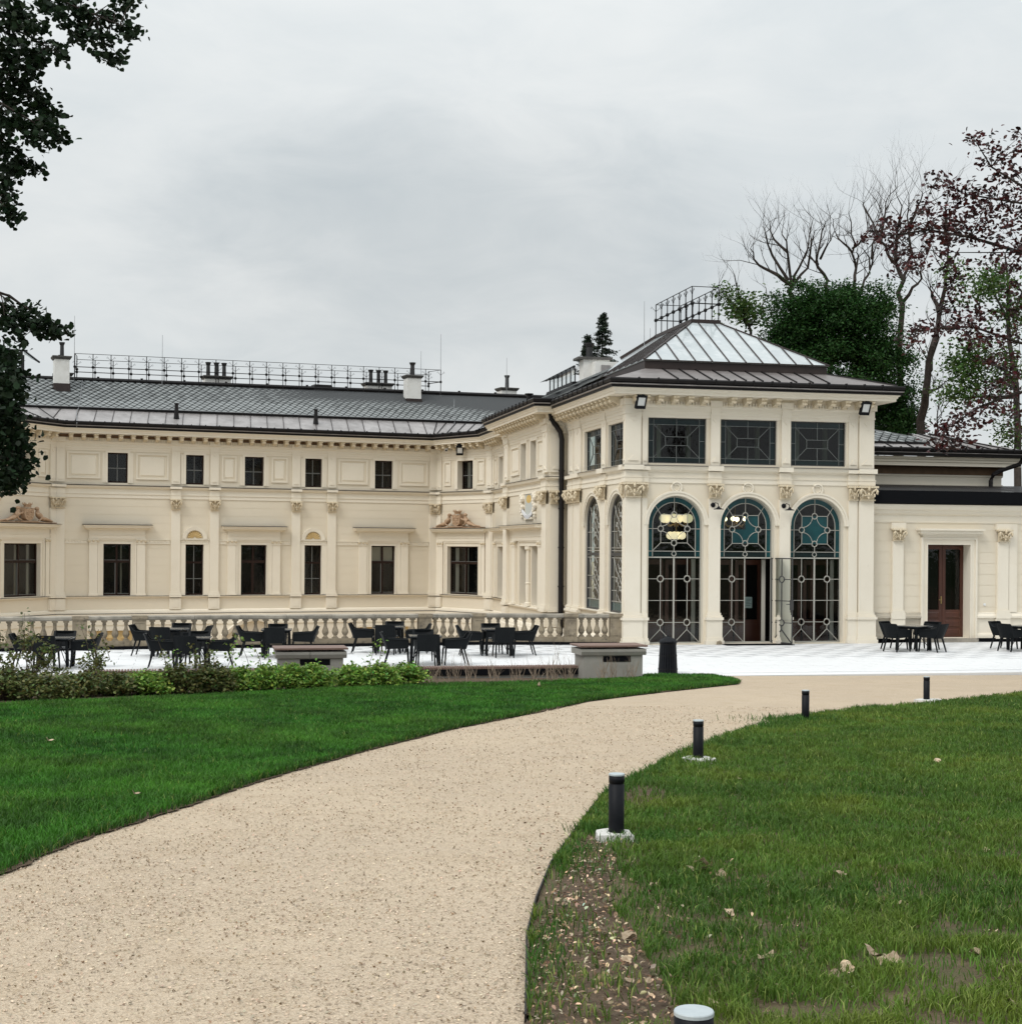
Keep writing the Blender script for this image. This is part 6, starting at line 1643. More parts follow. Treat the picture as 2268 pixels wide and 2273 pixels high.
floodlight(FR, .60, 7.58, .42, 'black floodlight under the pavilion cornice at its left corner', .12)
floodlight(FR, 8.06, 7.58, .42, 'black floodlight under the pavilion cornice at its right corner', .10)
floodlight(CH, 2.15, 7.55, .40, 'black floodlight above the small window in the recessed corner', .9)
def wall_lamp(s, z, label):
    t = thing('wall_lamp', FR(s, .08, z), label, 'wall lamp', 'swan-neck wall lamps'); B = Matrix.Translation(FR(s, .09, z)) @ Matrix.Rotation(FR.ang, 4, 'Z')
    mb = MB(); mb.lathe(lambda x, y, zz: (x - .06, -zz, y + .06), [(.075, 0), (.075, .03), (.03, .05)], 12); mb.build('wall_plate', [M['bollard']], t, matrix=B)
    mb = MB(); mb.tube([(-.06, -.04, .06), (-.03, -.14, .13), (.03, -.22, .10), (.04, -.24, .0)], .013, 5); mb.build('arm', [M['bollard']], t, matrix=B)
    mb = MB(); mb.lathe(lambda x, y, zz: (.04 + x, -.25 + y, zz), [(.02, .02), (.045, -.01), (.06, -.04), (.16, -.075), (.165, -.085), (.05, -.08)], 14); mb.build('lamp_shade', [M['bollard']], t, matrix=B)
wall_lamp(3.16, 4.33, 'black swan-neck wall lamp on the pier between left and middle arches')
wall_lamp(5.53, 4.33, 'black swan-neck wall lamp on the pier between middle and right arches')
def cctv(W, s, z, label, yaw):
    t = thing('security_camera', W(s, .3, z), label, 'security camera', 'white security cameras'); B = Matrix.Translation(W(s, .30, z)) @ Matrix.Rotation(W.ang + yaw, 4, 'Z') @ Matrix.Rotation(math.radians(25), 4, 'X')
    mb = MB(); mb.tube([(0, .15, .02), (0, -.16, .0)], [.06, .07], 10); mb.build('housing', [M['plastic']], t, matrix=B)
    mb = MB(); mb.lathe(lambda x, y, zz: (x, -.161 - zz, y), [(.055, 0), (.05, .01)], 10); mb.build('lens', [M['iron']], t, matrix=B)
    mb = MB(); mb.tube([(0, .1, .05), (0, .16, .16)], .02, 6); mb.build('bracket', [M['plastic']], t, matrix=B)
cctv(CH, 1.10, 7.62, 'white security camera beside the corner floodlight', .6)
cctv(CLF, 2.75, 7.62, 'white security camera under the cornice near the left tree', -1.2)

# ------------------------------------------------------------------ terracotta coats of arms on the corner window hoods
def skin_figure(name, parent, verts, edges, radii, mat, B):
    me = bpy.data.meshes.new(name); me.from_pydata(verts, edges, []); me.materials.append(mat)
    o = link_mesh(name, me, parent, B)
    md = o.modifiers.new('skin', 'SKIN'); md.use_smooth_shade = True
    lay = me.skin_vertices[0].data
    for i, r in enumerate(radii): lay[i].radius = (r, r)
    lay[0].use_root = True
    o.modifiers.new('sub', 'SUBSURF').levels = 1; o.modifiers['sub'].render_levels = 1
    return o
def arms(W, s, z, label):
    t = thing('coat_of_arms', W(s, .26, z), label, 'sculpture', 'terracotta coats of arms', W.ang); B = WM[t.name] @ Matrix.Diagonal((1, 1, .80, 1))
    mt = M['terracotta']
    mb = MB(); mb.box(ID3, -1.75, 1.75, -.13, .20, .0, .05); mb.box(ID3, -.55, .55, -.16, .16, .051, .10); mb.build('base', [mt], t, matrix=B)
    sh = [(-.33, .80), (-.16, .73), (0, .77), (.16, .73), (.33, .80), (.31, .45), (.25, .22), (.12, .12), (0, .10), (-.12, .12), (-.25, .22), (-.31, .45)]
    mb = MB(); mb.prism([(x, .08, zz) for x, zz in sh], [(x * .94, -.13, .46 + (zz - .46) * .94) for x, zz in sh])
    mb.box(ID3, -.03, .03, -.15, -.1301, .22, .70); mb.box(ID3, -.20, .20, -.149, -.1301, .44, .50)
    for q in ((-.14, .58), (.14, .58), (-.12, .33), (.12, .33)): mb.ball(ID3, (q[0], -.13, q[1]), .06, 6, 4)
    mb.build('shield', [mt], t, matrix=B)
    mb = MB(); mb.lathe(lambda x, y, zz: (x, y - .02, .80 + zz), [(.15, 0), (.16, .05), (.14, .07), (.19, .17)], 10)
    for k in range(6):
        an = k * math.pi / 3; mb.tube([(.17 * math.cos(an), .17 * math.sin(an) - .02, .95), (.20 * math.cos(an), .20 * math.sin(an) - .02, 1.07)], [.04, .012], 4)
    mb.build('crown', [mt], t, matrix=B)
    for sx in (-1, 1):
        v = [(.80, 0, .20), (.70, -.02, .36), (.62, -.02, .52), (.60, -.04, .60), (.58, -.05, .70), (.47, -.10, .47), (.38, -.14, .58), (.80, -.12, .42), (.70, -.16, .20), (.52, -.17, .14), (1.02, -.10, .24), (1.28, -.14, .15), (1.45, -.16, .10), (1.00, .06, .17), (1.30, .04, .12), (1.62, .0, .09)]
        e = [(0, 1), (1, 2), (2, 3), (3, 4), (2, 5), (5, 6), (2, 7), (7, 8), (8, 9), (0, 10), (10, 11), (11, 12), (0, 13), (13, 14), (14, 15)]
        r = [.14, .13, .11, .06, .115, .055, .04, .055, .045, .035, .095, .06, .04, .095, .06, .035]
        skin_figure('cherub', t, [(sx * x, y, zz) for x, y, zz in v], e, r, mt, B)
        mb = MB(); mb.ball(ID3, (sx * .58, -.03, .76), .105, 8, 5); mb.build('hair', [mt], t, matrix=B)
    return t
arms(CH, 1.88, 3.905, 'terracotta coat of arms with two cherubs in the right recessed corner')
arms(CLF, 1.98, 3.905, 'terracotta coat of arms with two cherubs at the far left')
# ------------------------------------------------------------------ plants
def leaf_mesh(name, C, size, mat, tint=(.6, 1.4), up=.3, wide=.62, rng=nrg, hue=.15, tints=None):
    """leaves at points C: six-cornered, folded along the midrib"""
    C = np.asarray(C, np.float64); n = len(C)
    sz = np.broadcast_to(np.asarray(size, np.float64), (n,)) * rng.uniform(.7, 1.25, n)
    a = rng.normal(size=(n, 3)); a[:, 2] *= .6; a /= np.linalg.norm(a, axis=1)[:, None]
    b = rng.normal(size=(n, 3)); b[:, 2] += up * 2
    nrm = b - (b * a).sum(1)[:, None] * a; nrm /= np.linalg.norm(nrm, axis=1)[:, None]
    w = np.cross(a, nrm)
    L, Wd = sz[:, None], (sz * wide * .5)[:, None]; fold = (sz * .12)[:, None]
    P = [C - a * L * .5, C - a * L * .15 - w * Wd + nrm * fold, C + a * L * .25 - w * Wd * .75 + nrm * fold, C + a * L * .5, C + a * L * .25 + w * Wd * .75 + nrm * fold, C - a * L * .15 + w * Wd + nrm * fold]
    V = np.stack(P, 1).reshape(-1, 3)
    k = (np.arange(n) * 6)[:, None]
    F = (k + np.array([0, 1, 2, 3, 0, 3, 4, 5])[None]).ravel(); S = np.full(2 * n, 4)
    t = rng.uniform(tint[0], tint[1], n)[:, None] * np.array([[1, 1, 1]]) * (1 + hue * rng.normal(size=(n, 3)) * np.array([1, .4, .5]))
    if tints is not None: t = t * tints
    cols = np.repeat(np.clip(t, .05, 3), 6, 0)
    return np_mesh(name, V, F, S, [mat], cols)
def clumps(centres, radii, per, rng=nrg):
    out = []
    for (c, r, n) in zip(centres, radii, per):
        out.append(np.asarray(c) + rng.normal(size=(n, 3)) * np.asarray(r) * .55)
    return np.concatenate(out)
def twig_tree(mb, p, d, L, r, depth, rng, spread=.5, up=.12, n=4, kink=.18):
    """one branch with its twigs, recursively"""
    pts = [p]; rr = [r]; q = p.copy(); dd = d.copy()
    for i in range(n):
        dd = (dd + Vector((rng.gauss(0, kink), rng.gauss(0, kink), rng.gauss(0, kink) + up * .4))).normalized()
        q = q + dd * (L / n); pts.append(q.copy()); rr.append(r * (1 - .65 * (i + 1) / n))
    mb.tube(pts, rr, 5 if r > .04 else 3, caps=False)
    if depth <= 0: return [pts[-1]]
    ends = []
    k = 2
    for j in range(k + 1):
        i = rng.randint(1, n); base = pts[i]
        side = Vector((rng.gauss(0, 1), rng.gauss(0, 1), rng.gauss(.2, .7))).normalized()
        nd = (dd * (1 - spread) + side * spread + Vector((0, 0, up))).normalized()
        ends += twig_tree(mb, base, nd, L * rng.uniform(.45, .7), rr[i] * .62, depth - 1, rng, spread, up, n, kink)
    return ends

# --- linden on the left: leafy boughs hang into the picture from a trunk just outside it
LY = 23.0
z5_ = lambda L: [(x / 3.22, y / 3.22) for x, y in L]
z1_ = lambda L: [(x / 2.541, 680 + y / 2.541) for x, y in L]
boughs = [z5_([(470, 40), (560, 100), (650, 100), (760, 130), (860, 180), (940, 210), (600, 250), (700, 290), (760, 300), (720, 390), (800, 420), (850, 430), (880, 30), (960, 5), (540, 30), (300, 20), (340, 50), (620, 170), (690, 220), (830, 90), (900, 240), (430, 90), (480, 170), (540, 270)]),
          z5_([(60, 80), (150, 110), (220, 160), (280, 210), (30, 180), (90, 200), (120, 60), (190, 220), (20, 40)]),
          z5_([(60, 330), (150, 340), (230, 360), (330, 340), (400, 370), (250, 440), (170, 480), (220, 510), (100, 420), (0, 320), (290, 400), (430, 385), (40, 410)]),
          z5_([(40, 500), (80, 550), (100, 630), (190, 640), (260, 670), (310, 720), (330, 800), (390, 810), (220, 760), (120, 770), (60, 720), (10, 680), (20, 800), (20, 600), (150, 600)]),
          z5_([(95, 860), (150, 880), (210, 950), (260, 900), (320, 920), (380, 950), (430, 990), (320, 1010), (250, 1000), (350, 890), (20, 880)]),
          z5_([(60, 1070), (100, 1120), (40, 1170), (120, 1200), (200, 1190), (260, 1210), (80, 1270), (10, 1200), (20, 930), (30, 1010), (10, 1100)]),
          z5_([(30, 1370), (50, 1430), (60, 1510), (95, 1540), (10, 1320)]),
          z1_([(50, 30), (120, 50), (200, 60), (100, 130), (240, 100), (300, 130), (350, 140), (110, 190), (30, 100), (170, 20), (150, 90), (20, 10), (270, 150), (60, 80), (200, 110)]),
          z1_([(20, 260), (60, 300), (30, 350), (70, 380), (40, 430), (90, 450), (30, 500), (80, 520), (40, 580), (60, 620), (20, 660), (70, 680), (110, 700), (30, 740), (90, 760), (130, 800), (50, 810), (100, 850), (20, 870), (70, 900), (120, 920), (40, 960), (90, 970), (20, 1000), (50, 1020), (0, 300), (0, 450), (0, 600), (0, 780), (0, 900)])]
lin = thing('linden_tree', (-11.6, LY + .5, gl_(23)), 'dark green leafy tree overhanging the left edge of the picture', 'tree')
tp_ = [Vector((-11.6, LY + .5, gl_(23) - .2)), Vector((-11.5, LY + .4, 4)), Vector((-11.3, LY + .4, 8)), Vector((-11.2, LY + .3, 12)), Vector((-11.0, LY, 16))]
mb = MB(); mb.tube(tp_, [.34, .27, .22, .16, .06], 10)
rl_ = random.Random(3); Lc, Lr, Ln = [], [], []
for bi, bo in enumerate(boughs):
    dY = [1.2, -.6, .3, .8, -.2, .5, 0, .6, -.4][bi]
    P_ = [at(x, y, LY + dY + rl_.uniform(-.35, .35)) for x, y in bo]
    cen = sum(P_, Vector()) / len(P_)
    z0 = min(cen.z + .9, 14); root = Vector((-11.2, LY + .3, max(4, z0 - .5)))
    knee = Vector((-8.9, LY + dY, cen.z + .7))
    tip = max(P_, key=lambda p: p.x)
    limb = [root, root.lerp(knee, .5) + Vector((0, 0, .35)), knee, knee.lerp(tip, .5) + Vector((0, 0, .15)), tip]
    mb.tube(limb, [.09, .07, .045, .02, .006], 6)
    for p in P_:
        j = min(range(1, 5), key=lambda i: (limb[i] - p).length); a = limb[j].lerp(limb[j - 1], rl_.uniform(.1, .5))
        mb.tube([a, a.lerp(p, .5) + Vector((0, 0, .08)), p], [.012, .008, .003], 3, caps=False)
        Lc.append(p[:]); Lr.append((.16, .2, .13) if bi < 8 else (.20, .3, .16)); Ln.append(40 if bi < 8 else 64)
for k in range(150):
    p = Vector((rl_.uniform(-15, -8.6), LY + rl_.uniform(-3.5, 3.5), rl_.uniform(5.0, 16)))
    if p.x / p.y > -.35: p.x -= 1.2
    Lc.append(p[:]); Lr.append((.55, .55, .4)); Ln.append(30)
    if k % 4 == 0: a = Vector((-11.2, LY + .3, p.z - .8)); mb.tube([a, a.lerp(p, .6), p], [.05, .03, .008], 4, caps=False)
mb.build('trunk', [M['bark']], lin)
o = link_mesh('crown', leaf_mesh('crown', clumps(Lc, Lr, Ln), .105, M['linden'], (.5, 1.4), .3, .85), lin)

# --- copper beech reaching in from the right
BYY = 32.0
beech_px = [(2160, 305), (2178, 310), (2200, 328), (2225, 343), (2240, 365), (2262, 330), (2255, 385), (2226, 392), (2185, 355), (2265, 300), (2080, 396), (2095, 408), (2110, 418), (2127, 440), (1930, 527), (1948, 520), (1965, 493), (1985, 503), (1990, 528), (2010, 515), (2030, 497), (2045, 470), (2055, 455), (2060, 500), (2070, 530), (2090, 475), (2110, 480), (2120, 510), (2140, 490), (2160, 470), (2180, 500), (2200, 480), (2220, 460), (2240, 490), (2260, 470), (2100, 540), (2130, 535), (2170, 530), (2210, 525), (2250, 515), (2140, 440), (2170, 430), (2200, 420), (2230, 430), (2260, 420), (2150, 413), (2000, 560), (2022, 575), (2035, 590), (1980, 553), (2005, 597), (2045, 560), (2100, 565), (2112, 588), (2125, 612), (2105, 640), (2110, 660), (2096, 682), (2240, 560), (2260, 575), (2250, 600), (2228, 588), (2192, 575), (2215, 548), (2036, 725), (2055, 730), (2080, 728), (2100, 725), (2120, 722), (2140, 715), (2160, 720), (2182, 700), (2160, 688), (2172, 740), (2200, 745), (2182, 760), (2150, 755), (2018, 748), (2030, 762), (2250, 690), (2255, 735), (2230, 760), (2262, 790), (2240, 820), (2222, 850), (2200, 870), (2250, 870), (2180, 890), (2160, 910), (2140, 925), (2123, 935), (2100, 945), (2085, 952), (2120, 963), (2105, 975), (2150, 948), (2172, 935), (2200, 910), (2230, 900), (2255, 920), (2262, 960), (2080, 985), (2102, 990), (2135, 983), (2240, 640), (2265, 650), (2190, 800), (2215, 800), (2258, 840), (2075, 505), (2105, 500), (2085, 520), (2150, 515), (2190, 460), (2225, 500), (2245, 450), (2265, 540)]
bch = thing('copper_beech', (14.4, BYY, .1), 'dark red copper beech reaching in from the right edge', 'tree')
mb = MB(); mb.tube([(14.4, BYY, -.3), (14.3, BYY, 4), (14.1, BYY, 8), (14.2, BYY, 13)], [.36, .28, .2, .08], 10)
rb_ = random.Random(8); Bc, Br, Bn = [], [], []
limbs_px = [([(2400, 640), (2268, 560), (2150, 525), (2060, 510), (1990, 520), (1930, 527)], .05), ([(2400, 470), (2280, 420), (2200, 370), (2160, 305)], .045), ([(2300, 480), (2200, 440), (2140, 430), (2080, 396)], .03),
            ([(2400, 800), (2262, 760), (2160, 725), (2080, 728), (2030, 735)], .04), ([(2400, 860), (2262, 870), (2180, 900), (2100, 950), (2080, 985)], .04), ([(2268, 560), (2120, 560), (2110, 640), (2096, 682)], .015), ([(2400, 760), (2268, 650), (2240, 600)], .03)]
limbs = []
for lp, r in limbs_px:
    P_ = [at(x, y, BYY + rb_.uniform(-.5, .5)) for x, y in lp]; limbs.append(P_)
    if r > .02: P_[0] = Vector((14.2, BYY, P_[0].z - .2))
    mb.tube(P_, [r * (1 - .85 * i / (len(P_) - 1)) for i in range(len(P_))], 5)
allp = [p for l in limbs for p in l]
for x, y in beech_px:
    p = at(x, y, BYY + rb_.uniform(-1.2, 1.2)); a = min(allp, key=lambda q: (q - p).length)
    mb.tube([a, a.lerp(p, .5) + Vector((0, 0, .05)), p], [.012, .008, .003], 3, caps=False)
    Bc.append(p[:]); Br.append((.27, .36, .15)); Bn.append(34)
for k in range(150):
    p = Vector((rb_.uniform(11.9, 18), BYY + rb_.uniform(-3.5, 3.5), rb_.uniform(4.5, 14))); Bc.append(p[:]); Br.append((.6, .6, .3)); Bn.append(26)
mb.build('trunk', [M['bark']], bch)
link_mesh('crown', leaf_mesh('crown', clumps(Bc, Br, Bn), .115, M['beech'], (.4, 2.2), .6, .6, hue=.3), bch)

# --- trees behind the house
def px_tree(name, label, group, limbs_px, Y, r0, leafc=None, mat='bark', twig=3, seed=1, tl=1.6, tr=.35, base=None, cat='tree'):
    rg_ = random.Random(seed)
    b = at(*limbs_px[0][0], Y)
    t = thing(name, (b.x, b.y, -3.3), label, cat, group)
    mb = MB()
    trunk = [Vector((b.x + .2, Y, -3.4)), b]
    r0 *= .78; mb.tube(trunk, [r0 * 1.35, r0], 8, caps=False)
    tw = MB()
    for k, lp in enumerate(limbs_px):
        P_ = [at(x, y, Y + (rg_.uniform(-.8, .8) if i else 0)) for i, (x, y) in enumerate(lp)]
        P2 = []
        for i in range(len(P_) - 1):
            P2 += [P_[i], P_[i].lerp(P_[i + 1], .5) + Vector((rg_.gauss(0, .07), rg_.gauss(0, .1), rg_.gauss(0, .05)))]
        P2.append(P_[-1]); n = len(P2)
        r = r0 * (1 if k == 0 else .62)
        rr = [max(.018, r * (1 - .82 * i / (n - 1))) for i in range(n)]
        mb.tube(P2, rr, 6, caps=False)
        if twig:
            for i in range(max(1, n // 3), n):
                d = (P2[i] - P2[i - 1]).normalized()
                for j in range(1 if i < n - 1 else 2):
                    side = Vector((rg_.gauss(0, 1), rg_.gauss(0, .6), rg_.gauss(.35, .5))).normalized()
                    twig_tree(tw, P2[i], (d * .5 + side * .6).normalized(), tl * rg_.uniform(.6, 1.15), max(.012, min(rr[i] * .5, .03)), twig - 1, rg_, .5, .22, 4, .16)
    mb.build('trunk', [M[mat]], t)
    if tw.v: tw.build('twigs', [M[mat]], t)
    if leafc is not None: link_mesh('crown', leafc, t)
    return t
zt = lambda L: [(1600 + x / 2.542, 260 + y / 2.542) for x, y in L]
px_tree('bare_tree', 'bare tree with spreading dark limbs, leftmost above the round green tree', 'bare trees behind the pavilion', [zt(q) for q in ([(400, 1010), (400, 950), (320, 890), (240, 850), (185, 800), (165, 740)], [(400, 950), (380, 800), (370, 700), (350, 610)], [(410, 940), (440, 850), (490, 740), (520, 570)], [(380, 920), (290, 780), (250, 650), (240, 620)], [(420, 930), (490, 850), (510, 700), (500, 600)], [(375, 760), (300, 690), (275, 590)])], 72, .17, None, 'bark', 3, 4, 1.7)
px_tree('bare_tree', 'thin bare tree with a bent stem, second from the left', 'bare trees behind the pavilion', [zt(q) for q in ([(615, 1010), (600, 920), (550, 850), (545, 770), (570, 640), (590, 590)], [(548, 830), (500, 780), (530, 640)], [(560, 800), (620, 690), (615, 640)])], 74, .14, None, 'bark', 3, 9, 1.5)
px_tree('bare_tree', 'slim bare tree forking high over the middle of the round green tree', 'bare trees behind the pavilion', [zt(q) for q in ([(752, 980), (755, 920), (762, 850), (740, 770), (735, 660), (720, 540)], [(738, 760), (690, 710), (650, 660), (632, 575)], [(742, 740), (800, 680), (830, 630), (800, 480)], [(755, 900), (775, 780), (770, 740)])], 73, .13, None, 'bark', 3, 14, 1.6)
px_tree('bare_tree', 'slanting bare tree just left of the tall forked trunk', 'bare trees behind the pavilion', [zt(q) for q in ([(780, 1000), (800, 950), (830, 890), (860, 770), (885, 700)], [(840, 860), (800, 740)], [(850, 800), (900, 620), (930, 480), (990, 400)])], 73, .12, None, 'bark', 3, 21, 1.6)
px_tree('bare_tree', 'tall bare tree with a clear Y fork right of the round green tree', 'bare trees behind the pavilion', [zt(q) for q in ([(1010, 1700), (1005, 1300), (1025, 1060), (1030, 920), (990, 830), (940, 770), (890, 690), (860, 600), (800, 490)], [(1030, 925), (1055, 850), (1080, 770), (1060, 660), (1050, 560), (1060, 440)], [(1028, 1040), (1080, 960), (1132, 910), (1130, 850), (1175, 750)], [(985, 820), (990, 700), (1010, 560), (990, 440)], [(900, 710), (920, 580), (960, 470)], [(1055, 620), (1110, 500), (1140, 430)])], 70, .20, None, 'bark', 3, 31, 1.8)
px_tree('bare_tree', 'thick dark leaning trunk standing against the sky right of centre', 'bare trees behind the pavilion', [zt(q) for q in ([(1130, 1780), (1150, 1620), (1165, 1480), (1190, 1300), (1230, 1120), (1265, 960), (1280, 830), (1285, 700)], [(1180, 1430), (1210, 1290), (1225, 1200)], [(1160, 1570), (1200, 1540), (1250, 1520)], [(1230, 1100), (1190, 1010), (1170, 960)], [(1285, 720), (1270, 560), (1280, 470)])], 62, .24, None, 'bark', 2, 41, 1.6)
px_tree('sapling', 'thin leafless sapling above the rear roof ridge', None, [zt(q) for q in ([(1215, 1780), (1218, 1700), (1230, 1600), (1225, 1520)], [(1220, 1700), (1260, 1640), (1290, 1570)], [(1217, 1720), (1240, 1640), (1252, 1600)])], 60, .045, None, 'bark', 2, 51, 1.0)

def ell_points(cx, cy, rx, ry, Y, ryy, n, shell=.55):
    """clump centres inside an ellipsoid seen at the photo point cx, cy"""
    c = at(cx, cy, Y); s = Y / 3300; out = []
    while len(out) < n:
        v = nrg.normal(size=3); v /= np.linalg.norm(v); r = (shell + (1 - shell) * nrg.random()) * (.85 + .25 * nrg.random())
        out.append((c.x + v[0] * rx * s * r, c.y + v[1] * ryy * r, c.z + v[2] * ry * s * r))
    return out
cs = []
for a in ((1780, 745, 70, 85, 45), (1850, 725, 95, 85, 75), (1905, 740, 90, 90, 70), (1840, 820, 150, 75, 110), (1960, 830, 70, 90, 60), (1760, 700, 60, 50, 26), (1870, 670, 50, 40, 22), (1935, 690, 60, 50, 26), (1985, 920, 50, 60, 36), (1960, 960, 60, 40, 26), (1800, 655, 45, 35, 14), (1725, 780, 40, 50, 14)):
    cs += ell_points(a[0], a[1], a[2] * 1.04, a[3] * 1.04, 66, a[2] * .02, int(a[4] * 1.2))
cs_n = [150] * len(cs)
px_tree('maple_tree', 'big rounded dark green tree rising behind the pavilion roof', None, [[(1990, 1000), (1985, 900), (1940, 800), (1900, 740)], [(1985, 930), (1860, 830), (1800, 760)], [(1985, 950), (2020, 860)], [(1940, 990), (1985, 930)]], 66, .22, leaf_mesh('crown', clumps(cs, [(q_ * 1.1, q_ * 1.1, q_ * .6) for q_ in nrg.uniform(.3, .85, len(cs))], cs_n), .125, M['maple'], (.35, 1.7), .9, .6), 'bark', 0, 61)
cs = ell_points(1640, 690, 46, 38, 68, .9, 26, .2) + ell_points(1615, 655, 25, 25, 68, .5, 8, .2) + ell_points(1680, 690, 30, 40, 68, .7, 12, .2)
px_tree('young_tree', 'small sparse green tree just right of the roof cresting', None, [[(1665, 760), (1655, 710), (1640, 660), (1630, 610)], [(1655, 720), (1610, 660), (1595, 630)], [(1660, 730), (1690, 680), (1700, 640)]], 68, .10, leaf_mesh('crown', clumps(cs, [(.5, .5, .4)] * len(cs), [30] * len(cs)), .17, M['lime'], (.4, 1.2), .4, .6), 'bark', 3, 71, 1.2)
cs = ell_points(2190, 640, 80, 55, 58, 1.6, 40, .2) + ell_points(2240, 700, 45, 70, 58, 1.2, 26, .2) + ell_points(2150, 810, 65, 70, 58, 1.4, 52, .3) + ell_points(2130, 870, 50, 50, 58, 1.0, 22, .2) + ell_points(2220, 830, 50, 90, 58, 1.2, 30, .2) + ell_points(2235, 960, 35, 45, 58, .8, 14, .2) + ell_points(2120, 600, 30, 30, 58, .6, 6, .2)
px_tree('green_tree', 'loose light green tree behind the red leaves at the right edge', None, [[(2258, 1010), (2256, 900), (2240, 760), (2238, 640), (2230, 560)], [(2250, 850), (2190, 800), (2150, 790)], [(2240, 720), (2200, 640)], [(2255, 880), (2170, 880), (2130, 880)]], 58, .19, leaf_mesh('crown', clumps(cs, [(.5, .5, .34)] * len(cs), [34] * len(cs)), .15, M['lime'], (.35, 1.3), .5, .55), 'greybark', 0, 81)
def spruce(px, top, base, Y, wpx, label):
    b, tpt = at(px, base, Y), at(px, top, Y); H = tpt.z - b.z; s = Y / 3300
    t = thing('spruce_tree', (b.x, Y, -3.3), label, 'tree', None)
    mb = MB(); mb.tube([(b.x, Y, -3.4), tuple(tpt)], [.3, .02], 6); q = random.Random(int(px)); pts, nn = [], []
    for k in range(26):
        f = k / 26; z = b.z + H * f; r = wpx * s * (1 - f) ** .9 * q.uniform(.55, 1.3) + .06
        for j in range(4):
            an = q.uniform(0, 6.28); e = Vector((b.x + r * math.cos(an), Y + r * math.sin(an), z - r * .12 + q.uniform(-.1, .1)))
            mb.tube([(b.x, Y, z), tuple(e)], [.03, .008], 3, caps=False)
            for m in range(6): pts.append(tuple(Vector((b.x, Y, z)).lerp(e, .35 + .65 * m / 5)))
    mb.build('trunk', [M['bark']], t)
    link_mesh('crown', leaf_mesh('crown', clumps(pts, [(.13, .13, .08)] * len(pts), [6] * len(pts)), .17, M['spruce'], (.5, 1.4), .2, .35), t)
spruce(1337, 694, 830, 92, 40, 'dark pointed spruce behind the white chimney, the taller one')
spruce(1303, 744, 830, 92, 24, 'short dark spruce top directly behind the black flue pot')

# --- hedge bushes in front of the bench wall
def bush(cx, by_, hw, hp, mat, label, dens=1.0, shoots=0, tall=False, leaf=.06, name='hedge_bush', group='bushes along the bench wall', dY=0.0):
    x, y = lawnp(cx, by_); s = y / 3300; g = gl_(y) + .03; rx, h = hw * s * 1.1, hp * s * (.72 if not tall else .92)
    q = random.Random(int(cx * 7)); pts, rr, sprig = [], [], []
    t = thing(name, (x, y, g), label, 'bush', group)
    mb = MB()
    n = int((125 if not tall else 64) * dens)
    for k in range(n):
        an, el, r = q.uniform(0, 6.28), math.asin(q.uniform(0, 1)), q.uniform(.55, 1.0)
        p = Vector((x + rx * r * math.cos(an) * math.cos(el), y + dY + min(rx, .55) * r * math.sin(an) * math.cos(el), g + .06 + (h - .08) * r * (math.sin(el) if not tall else q.uniform(.1, 1))))
        pts.append(p[:]); rr.append((.10, .10, .075))
        if k % 2 == 0: mb.tube([(x + q.uniform(-.3, .3) * rx, y + dY, g - .03), tuple(Vector((x, y + dY, g + h * .3)).lerp(p, .6)), tuple(p)], [.008, .006, .003], 3, caps=False)
    for k in range(shoots):
        a = Vector((x + q.uniform(-.8, .8) * rx, y + dY, g + h * .6)); e = a + Vector((q.uniform(-.25, .25), q.uniform(-.2, .2), q.uniform(.3, .75)))
        mb.tube([a, a.lerp(e, .5) + Vector((.03, 0, 0)), e], [.007, .006, .003], 3, caps=False)
        for m in range(3): sprig.append(tuple(a.lerp(e, .4 + .6 * m / 2)))
    mb.build('stems', [M['stem']], t)
    nn_ = [20 if not tall else 18] * len(pts) + [6] * len(sprig)
    link_mesh('foliage', leaf_mesh('foliage', clumps(pts + sprig, rr + [(.10, .10, .09)] * len(sprig), nn_, nrg), leaf * 1.15, M[mat], (.45, 1.5), 1.1, .66, hue=.18), t)
rowl = ['bronze-tinged bush at the far left of the planting bed', 'bronze-tinged low bush under the tall leafy shrub', 'low mixed green bush left of the concrete gap', 'green hedge bush, first right of the concrete gap', 'green hedge bush below the left pair of tables', 'bronze bush with tall shoots before the left tables', 'bronze bush with shoots, left of the hedge-bound pier', 'green hedge bush under the left end of the pier top', 'bright green hedge bush in front of the hedge-bound pier', 'bright green hedge bush left of the pier foot', 'bright green hedge bush at the pier foot', 'bright green hedge bush third from the right end', 'bright green hedge bush second from the right end', 'bright green hedge bush at the right end of the row']
for (cx, by_, hw, hp, mt, sh), lb_ in zip(((15, 1556, 60, 95, 'bronze', 3), (110, 1556, 60, 78, 'bronze', 0), (170, 1550, 40, 74, 'bronze', 1), (255, 1546, 52, 66, 'bronze', 0), (325, 1544, 52, 72, 'hedge', 1), (398, 1542, 52, 88, 'bronze', 5), (470, 1541, 52, 90, 'bronze', 6), (535, 1538, 48, 74, 'hedge', 2), (592, 1536, 46, 76, 'hedge', 2), (645, 1533, 44, 78, 'hedge', 0), (702, 1532, 42, 76, 'hedge', 0), (783, 1528, 46, 70, 'hedge', 1), (843, 1527, 46, 70, 'hedge', 1), (902, 1524, 42, 74, 'hedge', 0)), rowl):
    bush(cx, by_, hw, hp, mt, lb_, 1.0, sh)
bush(70, 1538, 72, 150, 'bronze', 'tall open leafy shrub in front of the leftmost table', .9, 4, True, .06, 'tall_shrub', 'tall shrubs in the bed')
bush(212, 1536, 40, 122, 'bronze', 'thin tall shrub with sparse leaves, right of the bushy tall one', .45, 3, True, .055, 'tall_shrub', 'tall shrubs in the bed')
